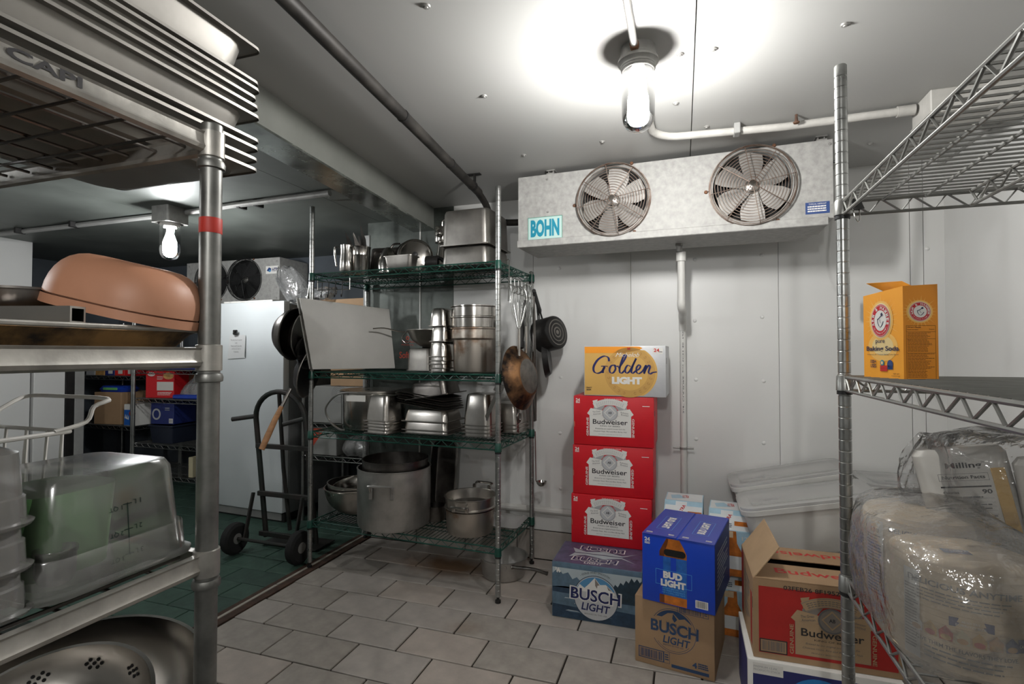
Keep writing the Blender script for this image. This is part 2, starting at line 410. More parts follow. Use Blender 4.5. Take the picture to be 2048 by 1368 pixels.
# ------------------------------------------------------------ flat print on real faces
_tcache = {}
def text_geo(s, shear=0.0, bold=0.0):
    key = (s, shear, bold)
    if key in _tcache: return _tcache[key]
    cu = bpy.data.curves.new('t', 'FONT'); cu.body = s; cu.size = 1.0
    cu.shear = shear; cu.offset = bold; cu.resolution_u = 3; cu.fill_mode = 'FRONT'
    ob = bpy.data.objects.new('t', cu); COL.objects.link(ob)
    dg = bpy.context.evaluated_depsgraph_get()
    me = bpy.data.meshes.new_from_object(ob.evaluated_get(dg))
    vs = [(q.co.x, q.co.y) for q in me.vertices]; fs = [tuple(p.vertices) for p in me.polygons]
    bpy.data.objects.remove(ob); bpy.data.curves.remove(cu); bpy.data.meshes.remove(me)
    _tcache[key] = (vs, fs); return vs, fs
class Print:
    """Draws flat inks on a face. fn(u, v, lift) -> local 3-D point. u to the right, v up, metres."""
    def __init__(self, fn): self.fn = fn; self.art = MB(); self.let = MB(); self.own = []
    def _put(self, mb, pts, fs, m, lay):
        mb.add([self.fn(u, v, 0.00035 * lay) for u, v in pts], fs, m)
    def poly(self, pts, m, lay=1): self._put(self.art, pts, [tuple(range(len(pts)))], m, lay)
    def rect(self, u0, v0, u1, v1, m, lay=1): self.poly([(u0, v0), (u1, v0), (u1, v1), (u0, v1)], m, lay)
    def disc(self, cu, cv, r, m, lay=1, ry=None, n=40): self.poly(arc(cu, cv, r, 0, 360, n, ry)[:-1], m, lay)
    def strip(self, outer, inner, m, lay=1, closed=False):
        n = len(outer); fs = [(i, i + 1, n + i + 1, n + i) for i in range(n - 1)]
        if closed: fs.append((n - 1, 0, n, 2 * n - 1))
        self._put(self.art, outer + inner, fs, m, lay)
    def ring(self, cu, cv, r0, r1, m, lay=1, a0=0, a1=360, n=40, k=1.0):
        self.strip(arc(cu, cv, r1, a0, a1, n, r1 * k), arc(cu, cv, r0, a0, a1, n, r0 * k), m, lay)
    def frame(self, u0, v0, u1, v1, t, m, lay=1):
        self.rect(u0, v0, u1, v0 + t, m, lay); self.rect(u0, v1 - t, u1, v1, m, lay)
        self.rect(u0, v0 + t, u0 + t, v1 - t, m, lay); self.rect(u1 - t, v0 + t, u1, v1 - t, m, lay)
    def text(self, s, cu, cv, w, h, m, lay=3, shear=0.0, bold=0.0, rotd=0.0, curve=None, own=True):
        """Text fitted into a w x h box centred on (cu, cv); curve = radius bends the baseline upward."""
        vs, fs = text_geo(s, shear, bold)
        if not vs: return
        x0 = min(p[0] for p in vs); x1 = max(p[0] for p in vs); y0 = min(p[1] for p in vs); y1 = max(p[1] for p in vs)
        sx = w / max(1e-6, x1 - x0); sy = h / max(1e-6, y1 - y0); out = []
        ca, sa = math.cos(R(rotd)), math.sin(R(rotd))
        for x, y in vs:
            a = (x - (x0 + x1) / 2) * sx; b = (y - (y0 + y1) / 2) * sy
            if curve:
                th = a / curve; rr = curve + b
                a = rr * math.sin(th); b = rr * math.cos(th) - curve
            out.append((cu + a * ca - b * sa, cv + a * sa + b * ca))
        mb = MB() if own else self.let
        if own: self.own.append(mb)
        self._put(mb, out, fs, m, lay)
    def stroke(self, pts, w0, m, lay=3, w1=None, slant=35.0, let=True):
        """Calligraphic ribbon: thick on down strokes, thin on up strokes."""
        n = len(pts); L_ = []; R_ = []
        for i in range(n):
            a = pts[max(0, i - 1)]; b = pts[min(n - 1, i + 1)]
            dx, dy = b[0] - a[0], b[1] - a[1]; q = math.hypot(dx, dy) or 1e-6
            w = w0 * (0.28 + 0.72 * abs(dy * math.cos(R(slant)) * 0.9 + dx * math.sin(R(slant)) * 0.35) / q)
            nx, ny = -dy / q * w / 2, dx / q * w / 2
            L_.append((pts[i][0] + nx, pts[i][1] + ny)); R_.append((pts[i][0] - nx, pts[i][1] - ny))
        self._put(self.let if let else self.art, L_ + R_, [(i, i + 1, n + i + 1, n + i) for i in range(n - 1)], m, lay)
    def lines(self, u0, v0, u1, v1, rows, m, lay=3, fill=0.5, ragged=0.25, words=6):
        """Rows of tiny illegible type as broken bars."""
        rnd = random.Random(int((u0 + 3) * 977 + v0 * 1313 + rows)); h = (v1 - v0) / rows
        vs = []; fs = []
        for k in range(rows):
            y1 = v1 - k * h; y0 = y1 - h * fill; e = u1 - (u1 - u0) * rnd.uniform(0, ragged); x = u0
            while x < e - 0.001:
                x2 = min(e, x + (u1 - u0) / words * rnd.uniform(0.5, 1.3)); o = len(vs)
                vs += [(x, y0), (x2, y0), (x2, y1), (x, y1)]; fs.append((o, o + 1, o + 2, o + 3))
                x = x2 + (u1 - u0) * 0.015
        mb = MB(); self.own.append(mb); mb.fine = True
        self._put(mb, vs, fs, m, lay)
    def barcode(self, u0, v0, u1, v1, m, lay=3, n=22, seed=1):
        rnd = random.Random(seed); x = u0; vs = []; fs = []; step = (u1 - u0) / n
        while x < u1 - step * 0.3:
            w = step * rnd.choice((0.3, 0.45, 0.7)); o = len(vs)
            vs += [(x, v0), (x + w, v0), (x + w, v1), (x, v1)]; fs.append((o, o + 1, o + 2, o + 3)); x += step
        self._put(self.art, vs, fs, m, lay)
    def done(self, parent, art='printed_artwork', let='lettering'):
        if self.art.v: self.art.build(art, parent)
        if self.let.v: self.let.build(let, parent)
        for mb in self.own:
            if not mb.v: continue
            if getattr(mb, 'fine', False): mb.build('fine_print', parent)['kind'] = 'stuff'
            else: mb.build(let, parent)
def face_front(w, h, y=0.0, x0=0.0, z0=0.0):     # face looking to -y
    return lambda u, v, l: (x0 + u, y - l, z0 + v)
def face_left(x=0.0, y1=0.0, z0=0.0):            # face looking to -x; u runs from far (y1) to near
    return lambda u, v, l: (x - l, y1 - u, z0 + v)
def face_right(x=0.0, y0=0.0, z0=0.0):           # face looking to +x; u runs from near to far
    return lambda u, v, l: (x + l, y0 + u, z0 + v)
def face_top(z=0.0, x0=0.0, y0=0.0):             # face looking up
    return lambda u, v, l: (x0 + u, y0 + v, z + l)
def smoothline(pts, n=6):
    """Catmull-Rom through points (any dimension)."""
    out = []; k = len(pts)
    for i in range(k - 1):
        p0 = pts[max(0, i - 1)]; p1 = pts[i]; p2 = pts[i + 1]; p3 = pts[min(k - 1, i + 2)]
        for j in range(n):
            t = j / n
            out.append(tuple(0.5 * ((2 * b) + (-a + c) * t + (2 * a - 5 * b + 4 * c - d) * t * t + (-a + 3 * b - 3 * c + d) * t ** 3)
                             for a, b, c, d in zip(p0, p1, p2, p3)))
    out.append(tuple(pts[-1])); return out
# ============================================================ THE SETTING
CZ = 2.12           # ceiling of the near room
LZ = 2.06           # ceiling of the room behind, on the left
WY = 2.97           # face of the back wall
def beamx(y): return -1.385 - 0.083 * (y - 1.417)

# ---- floor with white tiles
fl = structure(MB().box((-2.0, -2.1, -0.08), (1.3, 3.0, -0.006), 'grout'), 'floor')
tile_mesh = None
def tile_obj(x0, x1, y0, y1, z1, parent, m, name='tile'):
    b = MB().box((0, 0, 0), (x1 - x0, y1 - y0, 0.012), m, 0.0025)
    return b.build(name, parent, (x0, y0, z1 - 0.012))
tl, tw, g = 0.334, 0.1925, 0.0072
protos = [MB().box((0, 0, 0), (tl - g, tw - g, 0.012), mm, 0.0022).build('tile', fl, (-5, -5, -5)) for mm in ('tile_white', 'tile_white_b', 'tile_white_c')]
first_used = [False, False, False]
for row in range(-9, 4):
    y0 = 2.448 + tw * (row - 1); y1 = y0 + tw
    y1c = min(y1, 2.958)
    if y1c - y0 < 0.03: continue
    off = -0.788 if row % 2 == 0 else -0.953
    k0 = math.floor((-1.96 - off) / tl)
    for k in range(k0, 8):
        x0 = off + k * tl; x1 = x0 + tl
        a, b = max(x0, -1.96), min(x1, 1.155)
        if b - a < 0.03: continue
        q = random.choice((0, 0, 1, 2))
        dz = random.uniform(-0.0008, 0.0008)
        if b - a > tl - 0.001 and y1c == y1:
            if not first_used[q]:
                o = protos[q]; first_used[q] = True
            else:
                o = protos[q].copy(); COL.objects.link(o)
            o.location = (a + g / 2, y0 + g / 2, -0.012 + dz)
        else:
            tile_obj(a + g / 2, b - g / 2, y0 + g / 2, y1c - g / 2, dz, fl, 'tile_white' if q == 0 else 'tile_white_b')
# ---- green tiled floor of the far room
fg = structure(MB().box((-5.7, -2.1, -0.08), (-2.05, 4.0, -0.006), 'grout_green'), 'floor')
gp = [MB().box((0, 0, 0), (0.299, 0.147, 0.012), mm, 0.002).build('tile', fg, (-5, -5, -5)) for mm in ('tile_green', 'tile_green_b')]
gu = [False, False]
for row in range(14):
    y0 = 1.555 + 0.152 * row
    for k in range(10):
        x1 = -2.052 - 0.305 * k + (0.152 if row % 2 else 0)
        x0 = x1 - 0.305
        if x1 > -2.05:
            tile_obj(x0 + 0.003, -2.053, y0 + 0.003, y0 + 0.149, 0, fg, 'tile_green'); continue
        if x0 < -4.85: continue
        q = random.choice((0, 1))
        if not gu[q]: o = gp[q]; gu[q] = True
        else: o = gp[q].copy(); COL.objects.link(o)
        o.location = (x0 + 0.003, y0 + 0.003, -0.012 + random.uniform(-0.0006, 0.0006))
# ---- rusty threshold strip between both floors
thr = MB()
thr.box((-2.052, -2.1, -0.006), (-2.024, 2.965, 0.003), 'rust_strip', 0.001)
thr.box((-2.006, -2.1, -0.006), (-1.963, 2.965, 0.002), 'rust_strip', 0.001)
thr_o = structure(thr, 'trim_1')
for k in range(12):
    MB().box((0, 0, 0), (0.016, 0.385, 0.006), 'strip_white', 0.001).build('inlay', thr_o, (-2.023, -1.7 + 0.39 * k, -0.002))

# ---- back wall: backing, white panels, dark galvanised panels, dome bolts
wb = structure(MB().box((-2.0, WY + 0.016, 0), (1.3, WY + 0.12, CZ + 0.06), 'seam_dark'), 'wall_back')
for (x0, x1, m) in ((-2.0, -1.613, 'galv_dark'), (-1.607, -1.378, 'galv_dark'), (-1.376, -0.858, 'wall_white'), (-0.8565, -0.291, 'wall_white'),
                    (-0.2895, 0.452, 'wall_white'), (0.4535, 1.022, 'wall_white'), (1.0245, 1.076, 'wall_white'), (1.0785, 1.20, 'wall_white')):
    MB().box((x0, WY, 0.0), (x1, WY + 0.018, CZ + 0.02), m, 0.0012).build('panel', wb)
MB().box((-1.6145, WY - 0.004, 0.0), (-1.6055, WY + 0.01, CZ - 0.14), 'pvc', 0.001).build('joint_strip', wb)
MB().box((-2.03, WY - 0.006, 0.0), (-1.985, WY + 0.03, CZ - 0.14), 'grey_paint', 0.002).build('corner_strip', wb)
bolt = MB().lathe([(0.0, 0.005), (0.004, 0.0046), (0.008, 0.003), (0.0105, 0.0)], 'wall_white', 12, rot(90)).build('bolt', wb, (-0.695, WY, 0.415))
for x in (-0.695, 0.052, 0.38, 0.722, 1.09):
    for z in (0.735, 1.055, 1.38, 1.70, 0.415):
        if x == -0.695 and z == 0.415: continue
        copy_mesh(bolt, (x + random.uniform(-0.006, 0.006), WY, z + random.uniform(-0.008, 0.008)), wb)
# tile cove along the foot of the back wall
cove = structure(MB().box((-2.0, WY - 0.006, 0.0), (1.16, WY + 0.002, 0.166), 'grout'), 'baseboard_back')
ct = MB().box((0, 0, 0), (0.329, 0.014, 0.160), 'cove_tile', 0.002).build('tile', cove, (-0.952, WY - 0.016, 0.003))
for k in range(-3, 6):
    if k == 0: continue
    copy_mesh(ct, (-0.952 + 0.334 * k, WY - 0.016, 0.003), cove)
structure(MB().tube([(-2.0, WY - 0.012, 0.285), (1.16, WY - 0.012, 0.285)], 0.020, 'pvc', 10), 'trim_2')
# ---- other walls
wr = structure(MB().box((1.176, -2.1, 0), (1.3, 3.1, CZ + 0.06), 'seam_dark'), 'wall_right')
for k in range(5):
    MB().box((1.16, -2.08 + 1.02 * k, 0.0), (1.178, -2.062 + 1.02 * (k + 1), CZ + 0.02), 'wall_white', 0.0012).build('panel', wr)
for y in (0.9, 1.62, 2.34):
    for z in (0.4, 0.73, 1.05, 1.38, 1.70):
        copy_mesh(bolt, (1.16, y, z), wr, (0, 0, 90))
structure(MB().box((1.135, -2.1, CZ - 0.03), (1.16, WY, CZ), 'ceiling_white', 0.004), 'trim_3')
structure(MB().box((-5.7, -2.2, 0), (1.3, -2.1, CZ + 0.06), 'rear_wall'), 'wall_rear')
wl = structure(MB().box((-5.7, -2.1, 0), (-4.84, 2.66, LZ + 0.06), 'seam_dark'), 'wall_left')
for k in range(6):
    y0 = -2.08 + 0.79 * k
    MB().box((-4.842, y0, 0), (-4.82, y0 + 0.785, LZ), 'wall_white', 0.0012).build('panel', wl)
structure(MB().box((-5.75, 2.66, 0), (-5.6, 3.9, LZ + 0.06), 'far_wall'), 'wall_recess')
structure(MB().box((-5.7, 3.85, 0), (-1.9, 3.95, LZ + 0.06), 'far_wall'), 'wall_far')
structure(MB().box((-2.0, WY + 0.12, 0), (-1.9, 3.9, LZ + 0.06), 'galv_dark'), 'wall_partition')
# white cabinet-height door leaf in the left wall with its dark jamb
dr = structure(MB().box((-4.86, 2.67, 0.02), (-4.80, 2.885, 1.28), 'wall_white', 0.004), 'door_1')
MB().box((-4.87, 2.89, 0.0), (-4.80, 2.955, 1.28), 'black_iron', 0.003).build('jamb', dr)
MB().box((-4.87, 2.958, 0.0), (-4.80, 3.03, 1.28), 'grey_paint', 0.003).build('jamb', dr)
# ---- ceiling of the near room: two broad panels with a seam, and domed bolts
ce = MB()
ce.prism([(beamx(-2.1) - 0.05, -2.1), (1.3, -2.1), (1.3, 3.1), (beamx(3.1) - 0.05, 3.1)], CZ + 0.018, CZ + 0.1, 'seam_dark')
ceo = structure(ce, 'ceiling')
MB().prism([(beamx(-2.1) - 0.02, -2.1), (0.055, -2.1), (0.020, WY + 0.02), (beamx(2.99) - 0.02, WY + 0.02)], CZ, CZ + 0.02, 'ceiling_white').build('panel', ceo)
MB().prism([(0.0585, -2.1), (1.17, -2.1), (1.17, WY + 0.02), (0.0235, WY + 0.02)], CZ, CZ + 0.02, 'ceiling_white').build('panel', ceo)
cb = MB().lathe([(0.0, -0.007), (0.005, -0.0065), (0.006, -0.004), (0.010, -0.0035), (0.0125, 0.0)], 'lamp_grey', 12).build('bolt', ceo, (-0.648, 1.222, CZ))
for (x, y) in ((-0.68, 1.722), (-0.708, 2.30), (-0.339, 2.26), (-0.011, 1.669), (0.085, 1.672), (0.429, 1.663), (-0.03, 1.996), (0.773, 2.654), (0.085, 2.243)):
    copy_mesh(cb, (x, y, CZ), ceo)
# ---- step beam between both ceilings, with bright flashing below
bm_ = MB()
bm_.prism([(beamx(-2.1), -2.1), (beamx(WY), WY), (beamx(WY) - 0.14, WY), (beamx(-2.1) - 0.14, -2.1)], CZ - 0.135, CZ + 0.05, 'beam_paint')
bmo = structure(bm_, 'trim_4')
MB().prism([(beamx(-2.1) + 0.003, -2.1), (beamx(WY) + 0.003, WY), (beamx(WY) - 0.145, WY), (beamx(-2.1) - 0.145, -2.1)], CZ - 0.144, CZ - 0.135, 'galv_strip').build('flashing', bmo)
# ---- ceiling of the far room
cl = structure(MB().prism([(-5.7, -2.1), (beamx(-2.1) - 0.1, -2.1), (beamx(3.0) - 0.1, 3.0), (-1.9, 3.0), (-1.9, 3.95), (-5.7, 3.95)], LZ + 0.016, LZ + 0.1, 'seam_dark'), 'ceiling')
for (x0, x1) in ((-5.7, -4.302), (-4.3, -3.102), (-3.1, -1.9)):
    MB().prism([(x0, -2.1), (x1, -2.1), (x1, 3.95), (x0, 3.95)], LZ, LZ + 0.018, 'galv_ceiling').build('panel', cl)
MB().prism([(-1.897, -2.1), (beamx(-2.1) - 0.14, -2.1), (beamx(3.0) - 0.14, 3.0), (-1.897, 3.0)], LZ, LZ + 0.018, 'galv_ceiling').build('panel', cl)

# ============================================================ LAMPS AND PIPES OVERHEAD
def jar_lamp(name, label, x, y, zc, bulb, s=1.0, square=False):
    t = thing(name, label, 'lamp', (x, y, zc))
    b = MB()
    if square: b.loft([rrect(0.125 * s, 0.125 * s, 0.012, 0), rrect(0.125 * s, 0.125 * s, 0.012, -0.085 * s)], 'lamp_grey', True, True)
    else: b.lathe([(0.0, 0), (0.052 * s, 0), (0.053 * s, -0.030 * s), (0.05 * s, -0.034 * s), (0, -0.034 * s)], 'lamp_grey', 32)
    base = b.build('base_box', t)
    c = MB()
    if square:
        c.lathe([(0.046 * s, -0.085 * s), (0.05 * s, -0.094 * s), (0.046 * s, -0.104 * s)], 'conduit_paint', 32); zt = -0.10 * s
    else:
        c.lathe([(0.05 * s, -0.032 * s), (0.0595 * s, -0.035 * s), (0.0605 * s, -0.044 * s), (0.053 * s, -0.050 * s), (0.0515 * s, -0.053 * s),
                 (0.0525 * s, -0.057 * s), (0.0505 * s, -0.060 * s), (0.0515 * s, -0.064 * s), (0.0495 * s, -0.068 * s), (0.046 * s, -0.070 * s), (0.0, -0.064 * s)], 'lamp_grey', 36)
        zt = -0.070 * s
    c.build('threaded_collar', t)
    sk = MB().lathe([(0.0, zt + 0.01), (0.021 * s, zt + 0.01), (0.019 * s, zt - 0.010 * s), (0.0, zt - 0.010 * s)], 'white_plastic', 20)
    sk.build('socket', t)
    bl = MB()
    prof = [(0.0150 * s, zt - 0.010 * s), (0.0165 * s, zt - 0.036 * s), (0.0240 * s, zt - 0.060 * s), (0.0325 * s, zt - 0.086 * s), (0.0355 * s, zt - 0.110 * s), (0.0330 * s, zt - 0.132 * s), (0.024 * s, zt - 0.154 * s), (0.012 * s, zt - 0.163 * s), (0, zt - 0.165 * s)]
    bl.lathe(prof, bulb, 24)
    bl.build('bulb', t)
    jr = MB()
    jr.lathe([(0.0445 * s, zt + 0.006), (0.0485 * s, zt - 0.01 * s), (0.0495 * s, zt - 0.06 * s), (0.0485 * s, zt - 0.134 * s), (0.045 * s, zt - 0.154 * s), (0.036 * s, zt - 0.170 * s), (0.020 * s, zt - 0.180 * s), (0, zt - 0.183 * s)], 'glass', 32)
    jr.build('glass_jar', t)
    return t
jar_lamp('ceiling_lamp', 'round grey jar lamp with bare lit bulb on the white ceiling', -0.132, 1.60, CZ, 'bulb_main')
jar_lamp('ceiling_lamp', 'square-based grey jar lamp on the dark ceiling, further back', -2.90, 2.28, LZ, 'bulb_left', 1.1, True)
jar_lamp('ceiling_lamp', 'jar lamp on the ceiling behind the viewer', 0.05, -1.15, CZ, 'bulb_rear')
jar_lamp('ceiling_lamp', 'square jar lamp on the dark ceiling left of the viewer', -2.90, 0.25, LZ, 'bulb_left', 1.1, True)
# conduits of the near lamp
t = thing('conduit', 'thin grey conduit running along the ceiling to the near jar lamp', 'conduit', (-0.137, 1.55, CZ - 0.022))
MB().tube([(0, 0, 0), (-0.012, -3.6, 0.008)], 0.0105, 'lamp_grey', 12).build('pipe', t)
MB().tube([(0, 0.012, 0), (0, -0.02, 0)], 0.0135, 'rusty', 12).build('connector', t)
t = thing('conduit', 'cream painted conduit bending across the ceiling above the big cooler', 'conduit', (-0.13, 1.66, CZ - 0.024))
cp = [(0.0, 0, -0.01), (0.0, 0.38, 0.0)] + [(0.13 - 0.13 * math.cos(R(a)), 0.46 + 0.13 * math.sin(R(a)), 0) for a in (15, 30, 45, 60, 75, 90)] + [(0.5, 0.625, 0), (0.92, 0.615, 0)]
MB().tube(cp, 0.0155, 'conduit_paint', 12).build('pipe', t)
for x in (0.33,):
    MB().box((x - 0.012, 0.575, -0.019), (x + 0.012, 0.625, 0.0235), 'grey_paint', 0.003).build('strap', t)
MB().lathe([(0, -0.006), (0.010, -0.005), (0.012, 0.0), (0.006, 0.004), (0.005, 0.03)], 'rusty', 12, T(0.54, 0.58, -0.005)).build('rusty_hanger', t)
MB().tube([(0.88, 0.616, 0), (0.935, 0.614, 0)], 0.020, 'conduit_paint', 12).build('connector', t)
t = thing('junction_box', 'pale sheet metal junction box in the ceiling corner', 'junction box', (0.815, 2.17, CZ - 0.085))
MB().box((0, 0, 0.004), (0.31, 0.16, 0.085), 'conduit_paint', 0.004).build('body', t)
MB().box((-0.004, -0.004, 0.0), (0.314, 0.164, 0.005), 'conduit_paint', 0.001).build('cover_plate', t)
# dark refrigerant line
t = thing('refrigerant_pipe', 'long dark insulated pipe slung under the white ceiling', 'pipe', (-0.917, 1.015, 2.06))
dx, dy = -0.148, 1.808
line = [(-dx * 1.6, -dy * 1.6, 0.0), (0, 0, 0), (dx * 0.5, dy * 0.5, 0), (dx * 0.86, dy * 0.86, -0.003)]
MB().tube(line, 0.0215, 'black_pipe', 14).build('pipe', t)
el = smoothline([(dx * 0.84, dy * 0.84, -0.003), (dx * 0.93, dy * 0.93, -0.03), (dx * 0.90, dy * 0.97, -0.085), (dx * 0.45, dy * 0.985, -0.115), (0.11, dy * 0.985, -0.125)], 5)
MB().tube(el, 0.019, 'black_pipe', 12).build('elbow', t)
for q in (0.35, 0.62):
    MB().tube([(dx * q, dy * q, 0), (dx * (q + 0.006), dy * (q + 0.006), 0)], 0.0235, 'black_iron', 14).build('joint', t)
hg = MB(); hg.box((-0.035, -0.012, 0.052), (0.045, 0.012, 0.058), 'black_iron'); hg.box((0.008, -0.01, -0.01), (0.016, 0.01, 0.055), 'black_iron'); hg.tube([(0, -0.012, 0), (0, 0.012, 0)], 0.0245, 'black_iron', 14)
hg.build('hanger', t, (dx * 0.80, dy * 0.80, 0))
# conduit on the far ceiling
t = thing('conduit', 'grey conduit strapped across the dark far ceiling', 'conduit', (-2.9, 2.30, LZ - 0.02))
MB().tube([(-2.0, 0.04, 0), (-0.06, 0.03, 0)], 0.016, 'grey_paint', 10).build('pipe', t)
MB().tube([(0.06, 0.03, 0), (0.45, 0.0, 0), (1.13, -0.02, 0)], 0.016, 'lamp_grey', 10).build('pipe', t)
for x in (-1.45, -0.9, 0.5, 0.62): MB().box((x - 0.012, -0.01, -0.018), (x + 0.012, 0.05, 0.0195), 'black_iron', 0.003).build('strap', t)
# ============================================================ COOLER UNITS
def fan_parts(t, x, z, r, y=0.0, wire='rusty_wire', blade='fan_blade', nblade=6, seed=1, dark=False):
    """Guard, blades, hub and throat of one fan on a face looking to -y."""
    M0 = T(x, y, z) @ rot(90)           # local z of the fan -> -y
    th = MB()
    th.lathe([(r * 0.965, 0.0005), (r * 0.955, 0.007), (r * 0.935, 0.007), (r * 0.925, -0.010), (r * 0.925, -0.046)], 'black_plastic' if dark else 'galv_unit', 40, M0)
    th.build('fan_throat', t)
    bl = MB()
    for k in range(nblade):
        a = 360.0 / nblade * k + 13 * seed
        Mb = M0 @ rot(0, 0, a)
        sec = []
        for (rr, hw, tw, off) in ((0.16, 0.16, 34, 0.0), (0.40, 0.24, 28, 0.02), (0.68, 0.31, 23, 0.05), (0.88, 0.30, 20, 0.08), (0.90, 0.12, 20, 0.10)):
            pts = []
            for q in (-1, -0.5, 0, 0.5, 1):
                w = hw * r * q
                pts.append((rr * r - 0.05 * r * q * q, off * r + w * math.cos(R(tw)), -0.012 + w * math.sin(R(tw)) * 0.45))
            sec.append(pts)
        vs = [p for s_ in sec for p in s_]; fs = []
        for i in range(len(sec) - 1):
            for j in range(4): fs.append((i * 5 + j, i * 5 + j + 1, (i + 1) * 5 + j + 1, (i + 1) * 5 + j))
        b2 = MB().add(vs, fs, blade, True, Mb)
        b2.build('blade', t)
    hb = MB().lathe([(0.0, 0.008), (r * 0.10, 0.006), (r * 0.17, 0.0), (r * 0.20, -0.02)], 'steel_brushed', 24, M0)
    hb.build('hub', t)
    gd = MB()
    nr = 19 if dark else 13
    for k in range(nr):
        q = 0.10 + 0.86 * k / (nr - 1)
        zz = 0.040 - 0.006 * q
        gd.tube([(r * q * math.cos(R(a)), r * q * math.sin(R(a)), zz) for a in range(0, 360, 9)], 0.0014, wire, 5, True, False, M0)
    for (q, zz) in ((1.0, 0.030), (1.02, 0.018), (1.03, 0.004)):
        gd.tube([(r * q * math.cos(R(a)), r * q * math.sin(R(a)), zz) for a in range(0, 360, 9)], 0.0018, wire, 5, True, False, M0)
    for k in range(8):
        a = R(45 * k + 10); ca, sa = math.cos(a), math.sin(a)
        gd.tube([(r * 0.08 * ca, r * 0.08 * sa, 0.043), (r * 0.96 * ca, r * 0.96 * sa, 0.037), (r * 1.0 * ca, r * 1.0 * sa, 0.030), (r * 1.03 * ca, r * 1.03 * sa, 0.004)], 0.0018, wire, 5, False, True, M0)
    gd.build('fan_guard', t)
    for a in (62, 182, 302):
        sc = MB().lathe([(0, 0.008), (0.006, 0.007), (0.0085, 0.003), (0.0085, 0.0)], 'rusty', 10, M0 @ T(r * 1.10 * math.cos(R(a)), r * 1.10 * math.sin(R(a)), 0))
        sc.tube([(r * 1.10 * math.cos(R(a)), r * 1.10 * math.sin(R(a)), 0.004), (r * 1.02 * math.cos(R(a)), r * 1.02 * math.sin(R(a)), 0.01)], 0.0018, wire, 5, False, True, M0)
        sc.build('guard_screw', t)

def holed_box(w, d, z0, z1, holes, hr, m):
    """Sheet metal housing whose front has round openings at holes = [(x, z)]."""
    b = MB(); s = hr + 0.001; n = 40
    b.add([(0, 0, z0), (w, 0, z0), (w, d, z0), (0, d, z0), (0, 0, z1), (w, 0, z1), (w, d, z1), (0, d, z1)], [(0, 3, 2, 1), (4, 5, 6, 7), (1, 2, 6, 5), (2, 3, 7, 6), (3, 0, 4, 7)], m)
    x = 0.0
    def q(x0, x1, a, c):
        if x1 - x0 > 1e-5 and c - a > 1e-5: b.add([(x0, 0, a), (x1, 0, a), (x1, 0, c), (x0, 0, c)], [(0, 1, 2, 3)], m)
    for (hx, hz) in holes:
        q(x, hx - s, z0, z1); q(hx - s, hx + s, z0, hz - s); q(hx - s, hx + s, hz + s, z1)
        inn = []; out = []
        for k in range(n):
            a = 2 * PI * k / n; c_, s_ = math.cos(a), math.sin(a); f = s / max(abs(c_), abs(s_))
            inn.append((hx + hr * c_, 0, hz + hr * s_)); out.append((hx + f * c_, 0, hz + f * s_))
        b.add(inn + out, [(k, n + k, n + (k + 1) % n, (k + 1) % n) for k in range(n)], m)
        b.add(inn + [(p[0], 0.05, p[2]) for p in inn], [(k, (k + 1) % n, n + (k + 1) % n, n + k) for k in range(n)], m)
        b.add([(p[0], 0.05, p[2]) for p in inn], [tuple(range(n))], 'dark_void')
        x = hx + s
    q(x, w, z0, z1)
    return b
UW, UH, UD = 1.40, 0.362, 0.33
t = thing('evaporator_unit', 'big galvanised ceiling cooler with two fans on the white wall side', 'cooler unit', (-0.81, 2.53, 1.735), -2.0)
hs = MB()
hs = holed_box(UW, UD, 0.03, UH, ((0.483, 0.197), (1.090, 0.197)), 0.160, 'galv_unit')
hs.build('housing', t)
pn = MB()        # drain pan: front lip and shallow sloping underside
pn.box((-0.004, -0.012, 0.0), (UW - 0.02, 0.004, 0.036), 'galv_unit', 0.003)
pn.add([(0, -0.008, 0.001), (UW - 0.02, -0.008, 0.001), (UW - 0.06, UD, 0.006), (0.0, UD, 0.006), (0, -0.008, 0.03), (UW - 0.02, -0.008, 0.03), (UW - 0.06, UD, 0.03), (0, UD, 0.03)],
       [(0, 3, 2, 1), (0, 1, 5, 4), (1, 2, 6, 5), (2, 3, 7, 6), (3, 0, 4, 7)], 'galv_unit')
pn.build('drain_pan', t)
fan_parts(t, 0.483, 0.197, 0.172, 0.0, seed=1)
fan_parts(t, 1.090, 0.197, 0.172, 0.0, seed=2)
P = Print(face_front(0, 0, 0.0))
P.rect(0.052, 0.036, 0.232, 0.150, 'label_green', 1); P.rect(0.0545, 0.0385, 0.2295, 0.1475, 'label_pale', 2)
P.text('BOHN', 0.142, 0.093, 0.150, 0.088, 'label_teal', 3, bold=0.05)
P.done(t, 'name_plate', 'lettering')
P = Print(face_front(0, 0, 0.0)); P.rect(1.296, 0.052, 1.386, 0.102, 'label_blue', 1)
P.text('TYPICAL DEFROST', 1.341, 0.094, 0.066, 0.006, 'print_white', 2)
P.lines(1.304, 0.057, 1.380, 0.086, 3, 'print_white', 2, 0.55, 0.1, 8)
P.done(t, 'warning_sticker', 'lettering')
for (x, z) in ((0.153, 0.338), (0.157, 0.172), (1.39, 0.342), (0.62, 0.29)):
    MB().lathe([(0, 0.004), (0.004, 0.0035), (0.0065, 0)], 'lamp_grey', 10, T(x, 0, z) @ rot(90)).build('screw', t)
